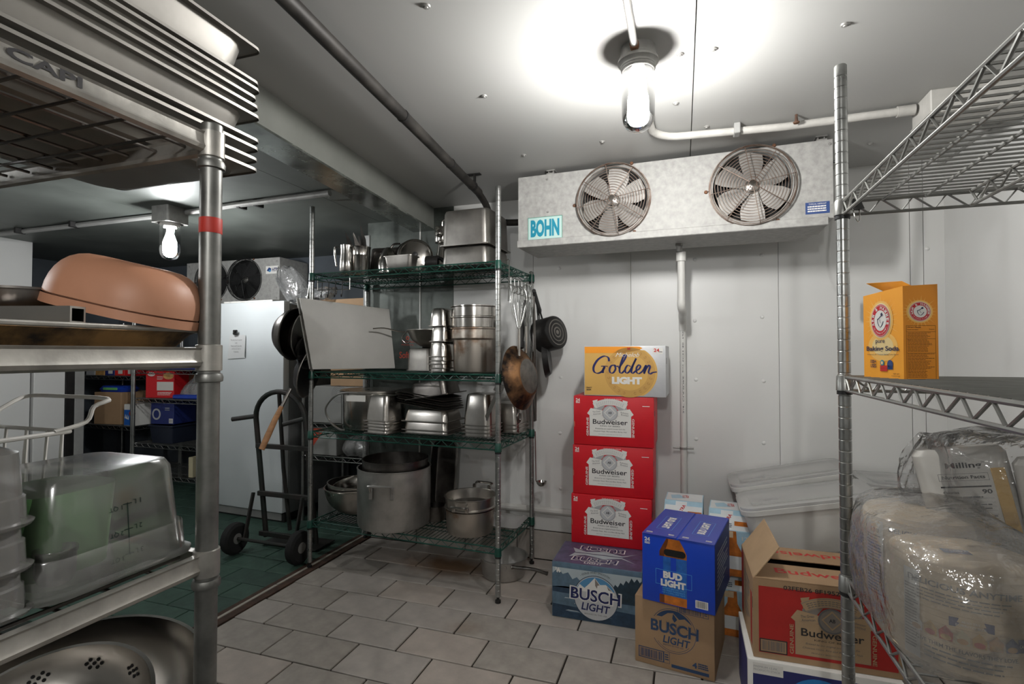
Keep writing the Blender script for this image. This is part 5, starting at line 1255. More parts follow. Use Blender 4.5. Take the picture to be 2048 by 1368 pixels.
# pale twelve packs
def twelve(x, y, z, lab, rz, top=True):
    t = thing('twelve_pack', lab, 'beer carton', (x, y, z), rz, 'pale twelve packs')
    W, D, H = 0.170, 0.26, 0.25; hh = 0.19
    MB().add([(0, 0, 0), (W, 0, 0), (W, D, 0), (0, D, 0), (0, 0, hh), (W, 0, hh), (W, D, hh), (0, D, hh), (0.0, 0.10, H), (W, 0.10, H), (W, D - 0.02, H), (0, D - 0.02, H)],
             [(0, 3, 2, 1), (0, 1, 5, 4), (4, 5, 9, 8), (8, 9, 10, 11), (11, 10, 6, 7), (2, 3, 7, 6), (1, 2, 6, 10, 9, 5), (0, 4, 8, 11, 7, 3)], 'ultra_blue').build('carton', t)
    P = Print(face_front(0, 0, 0.0))
    P.poly([(0.055, 0.0), (0.135, 0.0), (0.135, 0.10), (0.115, 0.14), (0.112, hh), (0.078, hh), (0.075, 0.14), (0.055, 0.10)], 'amber', 1)
    P.poly([(0.05, 0.03), (0.14, 0.03), (0.14, 0.085), (0.05, 0.085)], 'ultra_white', 2); P.disc(0.148, 0.085, 0.013, 'print_red', 2, None, 16); P.disc(0.148, 0.085, 0.007, 'ultra_white', 3, None, 12)
    P.text('12', 0.146, 0.163, 0.024, 0.016, 'print_white', 3, bold=0.03); P.rect(0.05, hh - 0.028, 0.10, hh - 0.002, 'tortilla', 3);
    P.done(t)
    s = math.hypot(0.10, H - hh); ca, sa = 0.10 / s, (H - hh) / s
    P = Print(lambda u, v, l: (u, v * ca - l * sa, hh + v * sa + l * ca))
    P.rect(0.004, 0.004, W - 0.004, s - 0.03, 'ultra_white', 1); P.rect(0.01, 0.012, 0.07, 0.045, 'tortilla_strip', 2); P.rect(0.105, 0.03, 0.165, 0.055, 'amber', 2); P.rect(0.05, 0.005, 0.10, s - 0.005, 'ultra_white', 2)
    P.text('ULTRA', 0.078, 0.06, 0.065, 0.016, 'print_red', 3, shear=0.2, rotd=70, bold=0.03); P.lines(0.055, 0.014, 0.10, 0.04, 3, 'busch_deep', 3, 0.5, 0.2, 3); P.done(t, 'printed_slope', 'slope_lettering')
    P = Print(face_top(H, 0, 0)); P.rect(0.004, 0.104, W - 0.004, D - 0.024, 'ultra_white', 1); P.poly([(0.03, 0.13), (0.09, 0.15), (0.06, 0.21), (0.02, 0.19)], 'ultra_blue', 2); P.text('ULTRA', 0.09, 0.18, 0.03, 0.05, 'print_red', 2, bold=0.03); P.done(t, 'printed_top', 'top_lettering')
twelve(-0.105, 2.50, 0.001, 'lower pale twelve pack behind the bright blue carton, left column', -2)
twelve(-0.105, 2.505, 0.2525, 'upper pale twelve pack behind the bright blue carton, left column', -3)
twelve(0.085, 2.42, 0.001, 'lower pale twelve pack between the blue carton and the open carton', -4)
twelve(0.085, 2.425, 0.2525, 'upper pale twelve pack in front of the white food tubs', -5)
# kraft carton, open, over a blue and white case
t = thing('beer_case', 'white and blue case on the floor under the open red and brown carton', 'beer carton', (0.180, 1.825, 0.001), 0)
W, H, D_ = 0.42, 0.231, 0.32
MB().box((0, 0, 0), (W, D_, H), 'print_white', 0.003, seg=2).build('carton', t)
P = Print(face_front(0, 0, 0.0))
P.rect(0.014, 0.004, W - 0.004, H - 0.020, 'case_blue', 1); P.disc(0.20, 0.10, 0.102, 'case_cyan', 2); P.rect(0.014, H - 0.042, 0.100, H - 0.008, 'print_white', 3)
P.text('PREMIUM 12-PK', 0.050, H - 0.019, 0.068, 0.006, 'print_grey', 4); P.text('PRODUCTS STACK', 0.054, H - 0.029, 0.076, 0.006, 'print_grey', 4); P.text('TASTE RESPONSIBLY', 0.31, H - 0.030, 0.07, 0.006, 'print_white', 4)
P.done(t)
P = Print(face_left(0.0, D_, 0.0)); P.rect(0.02, 0.01, D_ - 0.02, H - 0.012, 'case_blue', 1); P.done(t, 'printed_side')
t = thing('beer_carton', 'open brown carton with red panels and bottle caps showing', 'beer carton', (0.198, 1.84, 0.2335), 1.0)
W, H, D_ = 0.405, 0.248, 0.305
kb = MB()      # open box: walls, floor
th = 0.004
kb.box((0, 0, 0), (W, th, H), 'kraft'); kb.box((0, D_ - th, 0), (W, D_, H), 'kraft'); kb.box((0, th, 0), (th, D_ - th, H), 'kraft'); kb.box((W - th, th, 0), (W, D_ - th, H), 'kraft'); kb.box((th, th, 0), (W - th, D_ - th, th), 'kraft')
kb.build('carton', t)
flap = MB().box((0.002, 0.0, H), (W - 0.002, D_ * 0.44, H + 0.004), 'kraft', 0.001).build('front_flap', t)
P = Print(face_top(H + 0.004, 0, 0)); P.text('Budweiser', 0.225, 0.075, 0.30, 0.040, 'print_red', 1, bold=0.012); P.done(flap)
flap = MB().box((0.002, D_ * 0.60, H), (W - 0.002, D_, H + 0.004), 'kraft', 0.001).build('rear_flap', t)
P = Print(face_top(H + 0.004, 0, 0)); P.text('Budweiser', 0.205, 0.245, 0.30, 0.040, 'print_red', 1, bold=0.012, rotd=180); P.done(flap)
fl_ = MB(); Mf = T(0.0, 0.0, H) @ rot(0, 36, 0)
fl_.box((0, 0.002, 0.0), (0.004, D_ * 0.98, 0.130), 'kraft_in', 0.001, Mf); fl_.build('end_flap', t)
MB().box((0.02, 0.02, H - 0.03), (W - 0.02, D_ - 0.02, H - 0.027), 'dark_void').build('dark_inside', t)  # black sheet painting in the shade inside the open carton
for k, (x, y) in enumerate(((0.09, 0.150), (0.155, 0.152), (0.22, 0.150), (0.285, 0.151))):
    bo = MB(); bo.lathe([(0.03, 0.012), (0.030, 0.12), (0.0135, 0.17), (0.0125, 0.215), (0, 0.215)], 'amber_dark', 16)
    o = thing('beer_bottle', ('leftmost capped bottle inside the open carton', 'second capped bottle from the open end flap', 'third capped bottle from the open end flap', 'fourth capped bottle from the open end flap')[k], 'bottle', (0.198 + x, 1.84 + y, 0.2335 - 0.004), 0, 'bottles in the open carton')
    bo.build('bottle', o); MB().lathe([(0.0135, 0.208), (0.0155, 0.210), (0.014, 0.222), (0.011, 0.225), (0, 0.226)], 'cap_red', 16).build('cap', o)
P = Print(face_front(0, 0, 0.0))
P.rect(0.016, 0.018, W - 0.012, H - 0.022, 'bud_red_k', 1)
bud_label(P, W * 0.546, 0.128, 0.203, True)
P.rect(0.018, 0.020, 0.097, 0.062, 'kraft', 2); P.frame(0.018, 0.020, 0.097, 0.062, 0.003, 'print_dark', 3); P.barcode(0.025, 0.027, 0.090, 0.056, 'print_mid', 3, 22, 9)
P.text('03FEB26 8F1952', 0.165, H - 0.019, 0.155, 0.013, 'print_dark', 4, bold=0.01)
P.done(t)
P = Print(face_left(0.0, D_, 0.0)); P.rect(0.004, 0.02, 0.06, H - 0.01, 'bud_red_k', 1); P.rect(D_ - 0.06, 0.02, D_ - 0.03, H - 0.06, 'bud_red_k', 1); P.lines(0.09, 0.05, 0.22, H - 0.05, 8, 'print_mid', 1, 0.45, 0.4, 4); P.done(t, 'printed_side', 'side_print')
MB().box((-0.0006, 0.008, 0.15), (0.003, 0.012, 0.185), 'dark_void').build('hand_slot', t)
# ============================================================ WHITE FOOD TUBS
def tub(lab, x, y, z, rz=0, ty=0.0, lid=True, w=0.50, d=0.29, h=0.21):
    t = thing('food_tub', lab, 'tub', (x, y, z), rz, 'white food tubs', (0, ty))
    b = MB(); n = 5
    b.loft([rrect(w - 0.05, d - 0.05, 0.04, 0.0, n, w / 2, d / 2), rrect(w - 0.035, d - 0.035, 0.045, 0.012, n, w / 2, d / 2), rrect(w - 0.016, d - 0.016, 0.05, h - 0.03, n, w / 2, d / 2), rrect(w - 0.010, d - 0.010, 0.05, h - 0.02, n, w / 2, d / 2)], 'white_plastic', True, False)
    b.build('tub', t)
    r = MB(); r.loft([rrect(w - 0.012, d - 0.012, 0.05, h - 0.034, n, w / 2, d / 2), rrect(w + 0.008, d + 0.008, 0.055, h - 0.032, n, w / 2, d / 2), rrect(w + 0.010, d + 0.010, 0.055, h - 0.012, n, w / 2, d / 2), rrect(w - 0.006, d - 0.006, 0.05, h - 0.008, n, w / 2, d / 2)], 'pvc', False, False); r.build('rim', t)
    if lid:
        l = MB(); l.loft([rrect(w + 0.006, d + 0.006, 0.055, h - 0.012, n, w / 2, d / 2), rrect(w + 0.004, d + 0.004, 0.055, h, n, w / 2, d / 2), rrect(w - 0.05, d - 0.05, 0.03, h + 0.004, n, w / 2, d / 2), rrect(w - 0.075, d - 0.075, 0.03, h - 0.001, n, w / 2, d / 2)], 'lid_clear', False, True); l.build('lid', t)
        P = Print(face_top(h - 0.001, 0, 0)); P.lines(0.10, 0.10, 0.16, 0.125, 1, 'print_grey', 1, 0.9, 0.0, 12); P.done(t, 'art', 'embossed_mark')
    return t
tub('lidded white tub tilted up at the right, nearest the open carton', 0.255, 2.335, 0.352, 0, -12)
tub('lidded white tub tilted up at the right, behind the nearest tub', 0.245, 2.645, 0.372, 0, -13)
tub('flat white tub in the wall corner behind the bagged packs', 0.74, 2.64, 0.42, 0, 0, True, 0.40, 0.30)
tub('lower tub directly under the nearest tilted tub', 0.27, 2.34, 0.12, 0, 0, False)
tub('lower tub directly under the rear tilted tub', 0.26, 2.65, 0.14, 0, 0, False)
for (x, y, w, d, h, lab) in ((0.27, 2.345, 0.48, 0.28, 0.118, 'low grey crate on the floor under the nearest tubs'), (0.26, 2.655, 0.46, 0.27, 0.138, 'low grey crate on the floor under the rear tubs'), (0.745, 2.645, 0.39, 0.29, 0.417, 'tall grey crate in the wall corner under the flat tub')):
    t = thing('crate', lab, 'crate', (x, y, 0.001))
    c = MB(); c.box((0, 0, 0), (w, d, 0.012), 'carton_grey'); 
    for (a, b_) in (((0, 0), (w, 0.01)), ((0, d - 0.01), (w, d)), ((0, 0.01), (0.01, d - 0.01)), ((w - 0.01, 0.01), (w, d - 0.01))): c.box((a[0], a[1], 0.012), (b_[0], b_[1], h), 'carton_grey')
    c.build('shell', t)
    MB().box((-0.004, -0.004, h - 0.03), (w + 0.004, d + 0.004, h - 0.015), 'grey_paint', 0.002).build('band', t)
# ============================================================ RIGHT WIRE RACK
RX, RY, RW, RD = 0.345, 1.38, 0.46, 1.52
rack = thing('shelving_unit', 'grey chrome wire rack along the right side of the aisle', 'shelf', (RX, RY - RD, 0.0))
for (x, y) in ((0, RD), (RW, RD), (0, 0), (RW, 0)):
    groove_post(1.868, 0.0132, 'post_chrome', 18).build('post', rack, (x, y, 0))
def aisle_shelf(t, z, mat_f='grey_wire', mat_d='grey_wire'):
    """Shelf of the right rack: long sides run along y, deck wires along x."""
    f = MB(); rw = 0.0038; zt = z - rw; zb = z - 0.034
    def run(a, b, n):
        a = Vector(a); b = Vector(b)
        for hh in (zt, zb): f.tube([(a.x, a.y, hh), (b.x, b.y, hh)], rw if hh == zt else rw * 0.95, mat_f, 8)
        pts = []
        for k in range(n):
            q0 = a.lerp(b, k / n); q1 = a.lerp(b, (k + 0.62) / n); q2 = a.lerp(b, (k + 1) / n)
            pts += [(q0.x, q0.y, zt), (q1.x, q1.y, zb)]
        pts.append((b.x, b.y, zt)); f.tube(pts, rw * 0.72, mat_f, 6)
    run((0, 0.014, 0), (0, RD - 0.014, 0), 20); run((RW, 0.014, 0), (RW, RD - 0.014, 0), 20)
    run((0.014, RD - 0.003, 0), (RW - 0.014, RD - 0.003, 0), 7); run((0.014, 0.003, 0), (RW - 0.014, 0.003, 0), 7)
    run((RW * 0.52, 0.01, 0), (RW * 0.52, RD - 0.01, 0), 20)
    fo = f.build('shelf', t)
    d = MB(); y = 0.012
    while y < RD - 0.006:
        d.tube([(0.0, y, z - 0.0005), (RW, y, z - 0.0005)], 0.0021, mat_d, 6); y += 0.0245
    for q in (0.17, 0.345, 0.70, 0.86): d.tube([(RW * q, 0.004, z - 0.006), (RW * q, RD - 0.004, z - 0.006)], 0.0026, mat_d, 6)
    do = d.build('wire_deck', fo); do['kind'] = 'stuff'
for z in (1.552, 1.148, 0.692, 0.15):
    aisle_shelf(rack, z)
    for (x, y) in ((0, RD), (RW, RD), (0, 0), (RW, 0)):
        b = MB().lathe([(0.0136, z - 0.036), (0.0175, z - 0.034), (0.0165, z - 0.002), (0.0136, z + 0.002)], 'grey_wire', 18)
        b.lathe([(0.0136, z - 0.043), (0.0158, z - 0.043), (0.0158, z - 0.036)], 'black_plastic', 18); b.build('corner_sleeve', rack, (x, y, 0))
t = thing('binder_clip', 'black binder clip holding on the corner of the top right shelf', 'clip', (RX + 0.018, RY - 0.035, 1.552 - 0.03), 30)
MB().loft([rrect(0.030, 0.020, 0.003, 0.0), rrect(0.028, 0.012, 0.003, 0.010), rrect(0.026, 0.004, 0.0015, 0.022)], 'black_plastic', True, True).build('body', t)
MB().tube(smoothline([(-0.008, 0, 0.0), (-0.006, -0.004, -0.02), (0.0, -0.006, -0.03), (0.006, -0.004, -0.02), (0.008, 0, 0.0)], 4), 0.0013, 'steel', 6).build('wire_lever', t)
# ---- baking soda box, printed front towards the aisle
SW, SD, SH = 0.1127, 0.0685, 0.182      # front width, side depth, height
t = thing('baking_soda_box', 'orange baking soda box standing on the middle shelf of the right rack', 'box', (0.402, 1.205, 1.1487), 19.0)
b = MB()
zl, zc, zr = SH - 0.020, SH, SH + 0.004
b.add([(0, 0, 0), (SD, 0, 0), (SD, SW, 0), (0, SW, 0), (0, 0, zc), (SD, 0, zr), (SD, SW, zr - 0.010), (0, SW, zl + 0.012)], [(0, 3, 2, 1), (0, 4, 7, 3), (2, 3, 7, 6), (1, 2, 6, 5)], 'soda_orange')
b.add([(0, 0, 0), (SD, 0, 0), (SD, 0, zr), (0, 0, zc)], [(0, 1, 2, 3)], 'soda_side')
b.add([(0.001, 0.001, zc - 0.006), (SD - 0.001, 0.001, zr - 0.006), (SD - 0.001, SW - 0.001, zr - 0.014), (0.001, SW - 0.001, zl + 0.006)], [(0, 1, 2, 3)], 'print_white')
b.build('carton', t)
MB().add([(SD, SW, zr - 0.012), (SD, SW * 0.35, zr - 0.008), (SD * 0.55, SW * 0.45, zr + 0.012), (SD * 0.15, SW * 1.04, zr + 0.016), (SD + 0.001, SW, zr - 0.012), (SD + 0.001, SW * 0.35, zr - 0.008), (SD * 0.55, SW * 0.45, zr + 0.0128), (SD * 0.15, SW * 1.04, zr + 0.0168)],
         [(0, 1, 2, 3), (7, 6, 5, 4), (0, 3, 7, 4), (2, 1, 5, 6), (3, 2, 6, 7)], 'soda_orange').build('torn_flap', t)
P = Print(lambda u, v, l: (-l, SW - u, v * (1 + 0.0)))
def sun(P, cx, cy, r0, ry, m, n=26, lay=1, seed=3, k0=0.7, k1=1.5):
    rnd = random.Random(seed)
    for k in range(n):
        a = 2 * PI * k / n; L = rnd.uniform(k0, k1); w = 0.09
        P.poly([(cx + r0 * 0.6 * math.cos(a - w), cy + ry * 0.6 * math.sin(a - w)), (cx + r0 * (1 + L * 0.5) * math.cos(a), cy + ry * (1 + L * 0.45) * math.sin(a)), (cx + r0 * 0.6 * math.cos(a + w), cy + ry * 0.6 * math.sin(a + w))][::1], m, lay)
def arm_badge(P, cx, cy, rx, ry, ink='soda_ink'):
    P.disc(cx, cy, rx * 1.28, 'soda_ray', 2, ry * 1.22); P.disc(cx, cy, rx * 1.12, 'soda_glow', 3, ry * 1.10)
    P.disc(cx, cy, rx * 1.03, 'print_white', 4, ry * 1.03); P.disc(cx, cy, rx, 'soda_red', 5, ry); P.ring(cx, cy, rx * 0.93, rx * 0.95, 'print_white', 6, k=ry / rx); P.disc(cx, cy, rx * 0.64, 'print_white', 6, ry * 0.64)
    s = 'ARM & HAMMER'; n = len(s)
    for k, ch in enumerate(s):
        a = 196 - 212 * k / (n - 1)
        if ch != ' ': P.text(ch, cx + rx * 0.795 * math.cos(R(a)), cy + ry * 0.795 * math.sin(R(a)), rx * 0.22, ry * 0.21, 'print_white', 7, bold=0.03, rotd=(a - 90), own=False)
    s = 'THE STANDARD OF PURITY'; n = len(s)
    for k, ch in enumerate(s):
        a = 214 + 112 * k / (n - 1)
        if ch != ' ': P.text(ch, cx + rx * 0.79 * math.cos(R(a)), cy + ry * 0.79 * math.sin(R(a)), rx * 0.075, ry * 0.085, 'print_white', 7, rotd=a + 90, own=False)
    # raised arm and hammer emblem
    P.stroke([(cx - rx * 0.30, cy + ry * 0.05), (cx - rx * 0.05, cy + ry * 0.18), (cx + rx * 0.18, cy + ry * 0.34)], rx * 0.10, ink, 7, let=False)
    P.poly([(cx + rx * 0.06, cy + ry * 0.40), (cx + rx * 0.17, cy + ry * 0.24), (cx + rx * 0.32, cy + ry * 0.33), (cx + rx * 0.21, cy + ry * 0.50)], ink, 8)
    P.stroke(smoothline([(cx - rx * 0.28, cy + ry * 0.12), (cx - rx * 0.24, cy - ry * 0.15), (cx - rx * 0.02, cy - ry * 0.40), (cx + rx * 0.20, cy - ry * 0.28), (cx + rx * 0.34, cy - ry * 0.06)], 4), rx * 0.08, ink, 7, let=False)
    P.stroke(smoothline([(cx - rx * 0.05, cy + ry * 0.08), (cx + rx * 0.02, cy - ry * 0.10), (cx + rx * 0.14, cy - ry * 0.16)], 4), rx * 0.05, ink, 7, let=False)
sun(P, SW * 0.47, 0.118, 0.030, 0.036, 'soda_ray', 28, 1)
arm_badge(P, SW * 0.47, 0.118, 0.0265, 0.0335)
P.disc(SW * 0.50, 0.064, 0.042, 'soda_ray', 1, 0.030); P.disc(SW * 0.50, 0.066, 0.030, 'soda_glow', 1.5, 0.020)
P.text('pure', SW * 0.45, 0.0735, 0.026, 0.0092, 'soda_ink', 4); P.text('Baking Soda', SW * 0.50, 0.0590, 0.092, 0.0125, 'soda_ink', 4, bold=0.02)
P.text("America's #1 Trusted Baking Soda Brand", SW * 0.50, 0.0480, 0.088, 0.0034, 'soda_ink', 4)
P.text('100+', 0.030, 0.0335, 0.017, 0.0075, 'soda_ink', 4, bold=0.02); P.text('USES', 0.030, 0.0245, 0.017, 0.0075, 'soda_ink', 4, bold=0.02)
P.rect(0.050, 0.014, 0.070, 0.026, 'print_red', 4); P.rect(0.050, 0.020, 0.070, 0.0208, 'soda_red', 5); P.disc(0.0775, 0.028, 0.008, 'label_blue', 3, 0.009); P.rect(0.0705, 0.018, 0.0845, 0.026, 'label_blue', 3); P.disc(0.056, 0.031, 0.0055, 'label_teal', 4, 0.006); P.disc(0.056, 0.031, 0.003, 'soda_glow', 5, 0.0035)
P.text('NET WT', SW - 0.018, 0.0095, 0.016, 0.003, 'soda_print', 4); P.text('4 LB (1.8 kg)', SW - 0.020, 0.0050, 0.022, 0.003, 'soda_print', 4)
P.done(t)
P = Print(face_front(0, 0, 0.0))
sun(P, SD * 0.47, 0.132, 0.023, 0.0205, 'soda_ray', 26, 1, 9); arm_badge(P, SD * 0.47, 0.132, 0.0205, 0.0185)
P.frame(0.0055, 0.0, SD - 0.005, 0.105, 0.0007, 'soda_print', 1)
for v in (0.0925, 0.0785, 0.051): P.rect(0.0055, v, SD - 0.005, v + 0.0006, 'soda_print', 1)
P.text('Drug Facts', 0.021, 0.1012, 0.027, 0.0038, 'soda_print', 2, shear=0.25, bold=0.02); P.text('Active Ingredient', 0.018, 0.0964, 0.022, 0.0026, 'soda_print', 2, bold=0.02); P.text('Purpose', SD - 0.013, 0.0972, 0.010, 0.0024, 'soda_print', 2, bold=0.02)
P.lines(0.0075, 0.0795, SD - 0.008, 0.091, 5, 'soda_print', 2, 0.35, 0.4, 9); P.lines(0.0075, 0.0525, SD - 0.008, 0.0775, 10, 'soda_print', 2, 0.35, 0.4, 9); P.lines(0.0075, 0.002, SD - 0.008, 0.050, 17, 'soda_print', 2, 0.35, 0.35, 9)
P.text('Uses', 0.0105, 0.0772, 0.006, 0.0022, 'soda_print', 3, bold=0.02)
P.done(t, 'printed_side', 'side_lettering')
# ---- bagged tortilla packs on the lower shelf
def cylmap(r, z0): return lambda u, v, l: ((r + l) * math.cos(u / r), (r + l) * math.sin(u / r), z0 + v)
def tortilla_pack(lab, loc, r, h, tilt, rz, full=True):
    t = thing('tortilla_pack', lab, 'tortilla pack', loc, rz, 'bagged tortilla packs', tilt)
    b = MB(); prof = [(0, 0), (r * 0.94, 0), (r, 0.008)]; n = int(h / 0.011); rnd = random.Random(int(r * 1e4 + h * 1e3))
    for k in range(n): prof += [(r * rnd.uniform(0.99, 1.0), 0.010 + (h - 0.02) * k / n), (r * 0.985, 0.010 + (h - 0.02) * (k + 0.9) / n)]
    prof += [(r, h - 0.008), (r * 0.95, h), (r * 0.5, h + 0.004), (0, h + 0.005)]
    b.lathe(prof, 'tortilla', 48); b.build('tortilla_stack', t)
    return t
t = tortilla_pack('nearest bagged tortilla stack with the big tilted lettering, lower right shelf', (0.44, 1.09, 0.694), 0.103, 0.165, (0, 0), 0)
rr = 0.1036; a0 = R(252) * rr
P = Print(lambda u, v, l: ((rr + l) * math.cos((a0 + u) / rr), (rr + l) * math.sin((a0 + u) / rr), v))
P.text('DELICIOUS ANYTIME', -0.005, 0.137, 0.150, 0.0098, 'print_mid', 1, bold=0.02)
P.lines(-0.065, 0.104, 0.065, 0.126, 4, 'print_mid', 1, 0.28, 0.25, 12); P.rect(-0.022, 0.080, 0.032, 0.094, 'box_navy', 1); P.text('ALSO TRY', 0.004, 0.0902, 0.022, 0.0036, 'print_white', 2); P.text('BURRITO SIZE', 0.004, 0.0845, 0.036, 0.0036, 'print_white', 2)
for k in range(7):
    u = -0.066 + 0.020 * k; P.poly([(u - 0.008, 0.055), (u + 0.008, 0.055), (u + 0.009, 0.068), (u, 0.078), (u - 0.009, 0.068)], ('print_white', 'tortilla_strip', 'print_orange_red', 'cream', 'tortilla_strip', 'food_tan', 'box_navy')[k], 2); P.disc(u, 0.060, 0.007, ('food_tan', 'print_orange_red', 'tortilla_strip')[k % 3], 3, 0.0045, 12)
P.text('GIVE THEM THE FLAVORS THEY LOVE.', -0.002, 0.044, 0.130, 0.0062, 'print_dark', 1, bold=0.01); P.lines(-0.055, 0.014, 0.06, 0.036, 3, 'print_mid', 1, 0.32, 0.3, 9); P.rect(0.062, 0.056, 0.076, 0.076, 'box_navy', 3); P.text('CARB', 0.069, 0.066, 0.011, 0.004, 'print_white', 4)
a1 = R(215) * rr - a0
P.rect(a1 - 0.02, 0.01, a1 + 0.006, 0.150, 'pack_white', 1); P.text('130', a1 - 0.004, 0.135, 0.014, 0.008, 'print_mid', 2); P.lines(a1 - 0.018, 0.02, a1 + 0.004, 0.125, 22, 'print_mid', 2, 0.35, 0.3, 4); P.done(t)
P = Print(face_top(0.1703, 0, 0)); P.rect(-0.03, -0.02, 0.01, 0.0, 'label_blue', 1); P.text('GUERRERA', -0.01, -0.008, 0.032, 0.007, 'print_white', 2); P.done(t, 'top_patch', 'top_lettering')
t = tortilla_pack('second bagged tortilla stack standing at the far end of the lower right shelf', (0.45, 1.275, 0.694), 0.098, 0.185, (0, 0), 0)
r2 = 0.0986; b0 = R(245) * r2
P = Print(lambda u, v, l: ((r2 + l) * math.cos((b0 + u) / r2), (r2 + l) * math.sin((b0 + u) / r2), v))
P.text('DELICIOUS ANYTIME', 0.02, 0.160, 0.125, 0.009, 'print_dark', 1, bold=0.02); P.lines(-0.03, 0.125, 0.06, 0.150, 4, 'print_mid', 1, 0.28, 0.25, 9)
b1 = R(205) * r2 - b0; P.rect(b1 - 0.03, 0.01, b1 + 0.015, 0.170, 'pack_white', 1); P.text('130', b1 - 0.004, 0.150, 0.02, 0.009, 'print_mid', 2); P.lines(b1 - 0.026, 0.02, b1 + 0.012, 0.140, 20, 'print_mid', 2, 0.35, 0.3, 5); P.done(t)
def upright_pack(lab, loc, rz, tilt, seed):
    t = thing('tortilla_pack', lab, 'tortilla pack', loc, rz, 'bagged tortilla packs', tilt)
    W, D, H = 0.150, 0.10, 0.215
    MB().loft([rrect(W * 0.9, D * 0.9, 0.03, 0.0), rrect(W, D, 0.035, 0.012), rrect(W, D, 0.035, H - 0.012), rrect(W * 0.88, D * 0.85, 0.03, H)], 'pack_white', True, True).build('pack', t)
    P = Print(lambda u, v, l: (-W / 2 + u, -D / 2 - l, v))
    x0, x1 = 0.035, 0.112
    P.text('Milling', 0.078, H - 0.034, 0.056, 0.014, 'print_dark', 1, bold=0.02); P.text('TM', x1 - 0.004, H - 0.028, 0.005, 0.003, 'print_dark', 1)
    P.frame(x0, H - 0.062, x1, H - 0.048, 0.0006, 'print_mid', 1); P.text('Nutrition Facts', (x0 + x1) / 2, H - 0.055, 0.066, 0.0065, 'print_dark', 2, bold=0.02)
    P.rect(x0, H - 0.075, x1, H - 0.072, 'print_dark', 1); P.text('90', x1 - 0.008, H - 0.083, 0.015, 0.0085, 'print_dark', 2, bold=0.03); P.text('Calories', x0 + 0.014, H - 0.084, 0.024, 0.005, 'print_dark', 2)
    for k in range(10): P.rect(x0, H - 0.096 - 0.0075 * k, x1, H - 0.0955 - 0.0075 * k, 'print_mid', 1)
    P.lines(x0, H - 0.170, x1, H - 0.092, 11, 'print_mid', 2, 0.35, 0.4, 6); P.rect(x0, H - 0.145, x1, H - 0.143, 'print_dark', 1); P.lines(x0, 0.012, x1, H - 0.174, 4, 'print_mid', 2, 0.3, 0.1, 9)
    P.done(t)
    MB().box((W / 2 - 0.033, -D / 2 - 0.0015, 0.010), (W / 2 - 0.012, -D / 2 + 0.002, H - 0.040), 'tortilla_strip', 0.0006).build('clear_window', t)
    P = Print(lambda u, v, l: (-W / 2 + u, -D / 2 - l, v)); 
    if seed == 1:
        P.rect(0.002, 0.060, 0.034, 0.105, 'print_white', 1); P.barcode(0.004, 0.066, 0.032, 0.094, 'print_dark', 2, 14, 4); P.lines(0.004, 0.096, 0.030, 0.103, 2, 'print_mid', 2, 0.4, 0.3, 6); P.done(t, 'barcode_sticker', 'sticker_print')
upright_pack('bagged pack with nutrition print leaning left on the lower right shelf', (0.560, 1.29, 0.795), -18, (-4, -11), 1)
upright_pack('bagged pack with nutrition print nearest the right picture edge', (0.685, 1.215, 0.795), -24, (-4, -8), 2)
tortilla_pack('tortilla stack lying under the leaning packs', (0.655, 1.25, 0.694), 0.105, 0.095, (0, 0), 0)
def bag(lab, name, secs, m, seed, amp, loc):
    """Crinkled plastic bag: closed loops (cx, cy, z, rx, ry, power) lofted with folds."""
    rnd = random.Random(seed); n = 72; rings = []
    ph = [rnd.uniform(0, 6.28) for _ in range(8)]
    dense = smoothline(secs, 5)
    for i, (cx, cy, z, rx, ry) in enumerate(dense):
        ring = []
        for j in range(n):
            a = 2 * PI * j / n
            f = 1 + amp * (math.sin(3 * a + ph[0] + i * 0.20) * 0.4 + math.sin(7 * a + ph[1] - i * 0.33) * 0.35 + math.sin(13 * a + ph[2] + i * 0.5) * 0.25 + rnd.uniform(-0.22, 0.22))
            ca, sa = math.cos(a), math.sin(a); p = 2 / 3.2
            ring.append((cx + rx * f * math.copysign(abs(ca) ** p, ca) - loc[0], cy + ry * f * math.copysign(abs(sa) ** p, sa) - loc[1], z + amp * 0.10 * math.sin(5 * a + ph[3]) - loc[2]))
        rings.append(ring)
    return solo(MB().loft(rings, m, True, True), name, lab, 'bag', loc)
bag('clear plastic bag around the two tortilla stacks on the lower right shelf', 'plastic_bag', [(0.445, 1.19, 0.6945, 0.112, 0.205), (0.445, 1.19, 0.76, 0.120, 0.212), (0.447, 1.19, 0.83, 0.120, 0.212), (0.45, 1.20, 0.875, 0.112, 0.195), (0.455, 1.24, 0.898, 0.08, 0.13), (0.50, 1.27, 0.915, 0.03, 0.05)], 'wrap', 3, 0.035, (0.445, 1.19, 0.6945))
bag('clear crinkled bag pulled over the leaning packs, its empty end standing up', 'plastic_bag', [(0.65, 1.27, 0.80, 0.135, 0.125), (0.645, 1.27, 0.88, 0.15, 0.13), (0.64, 1.27, 0.97, 0.155, 0.13), (0.63, 1.27, 1.025, 0.15, 0.11), (0.61, 1.27, 1.045, 0.08, 0.06)], 'wrap_light', 8, 0.05, (0.65, 1.27, 0.80))
bag('loose twisted end of a clear bag standing between the tubs and the packs', 'plastic_bag', [(0.495, 1.33, 0.885, 0.06, 0.035), (0.50, 1.34, 0.93, 0.065, 0.03), (0.50, 1.345, 0.98, 0.05, 0.018), (0.498, 1.345, 1.02, 0.022, 0.008)], 'wrap_light', 12, 0.10, (0.495, 1.33, 0.885))

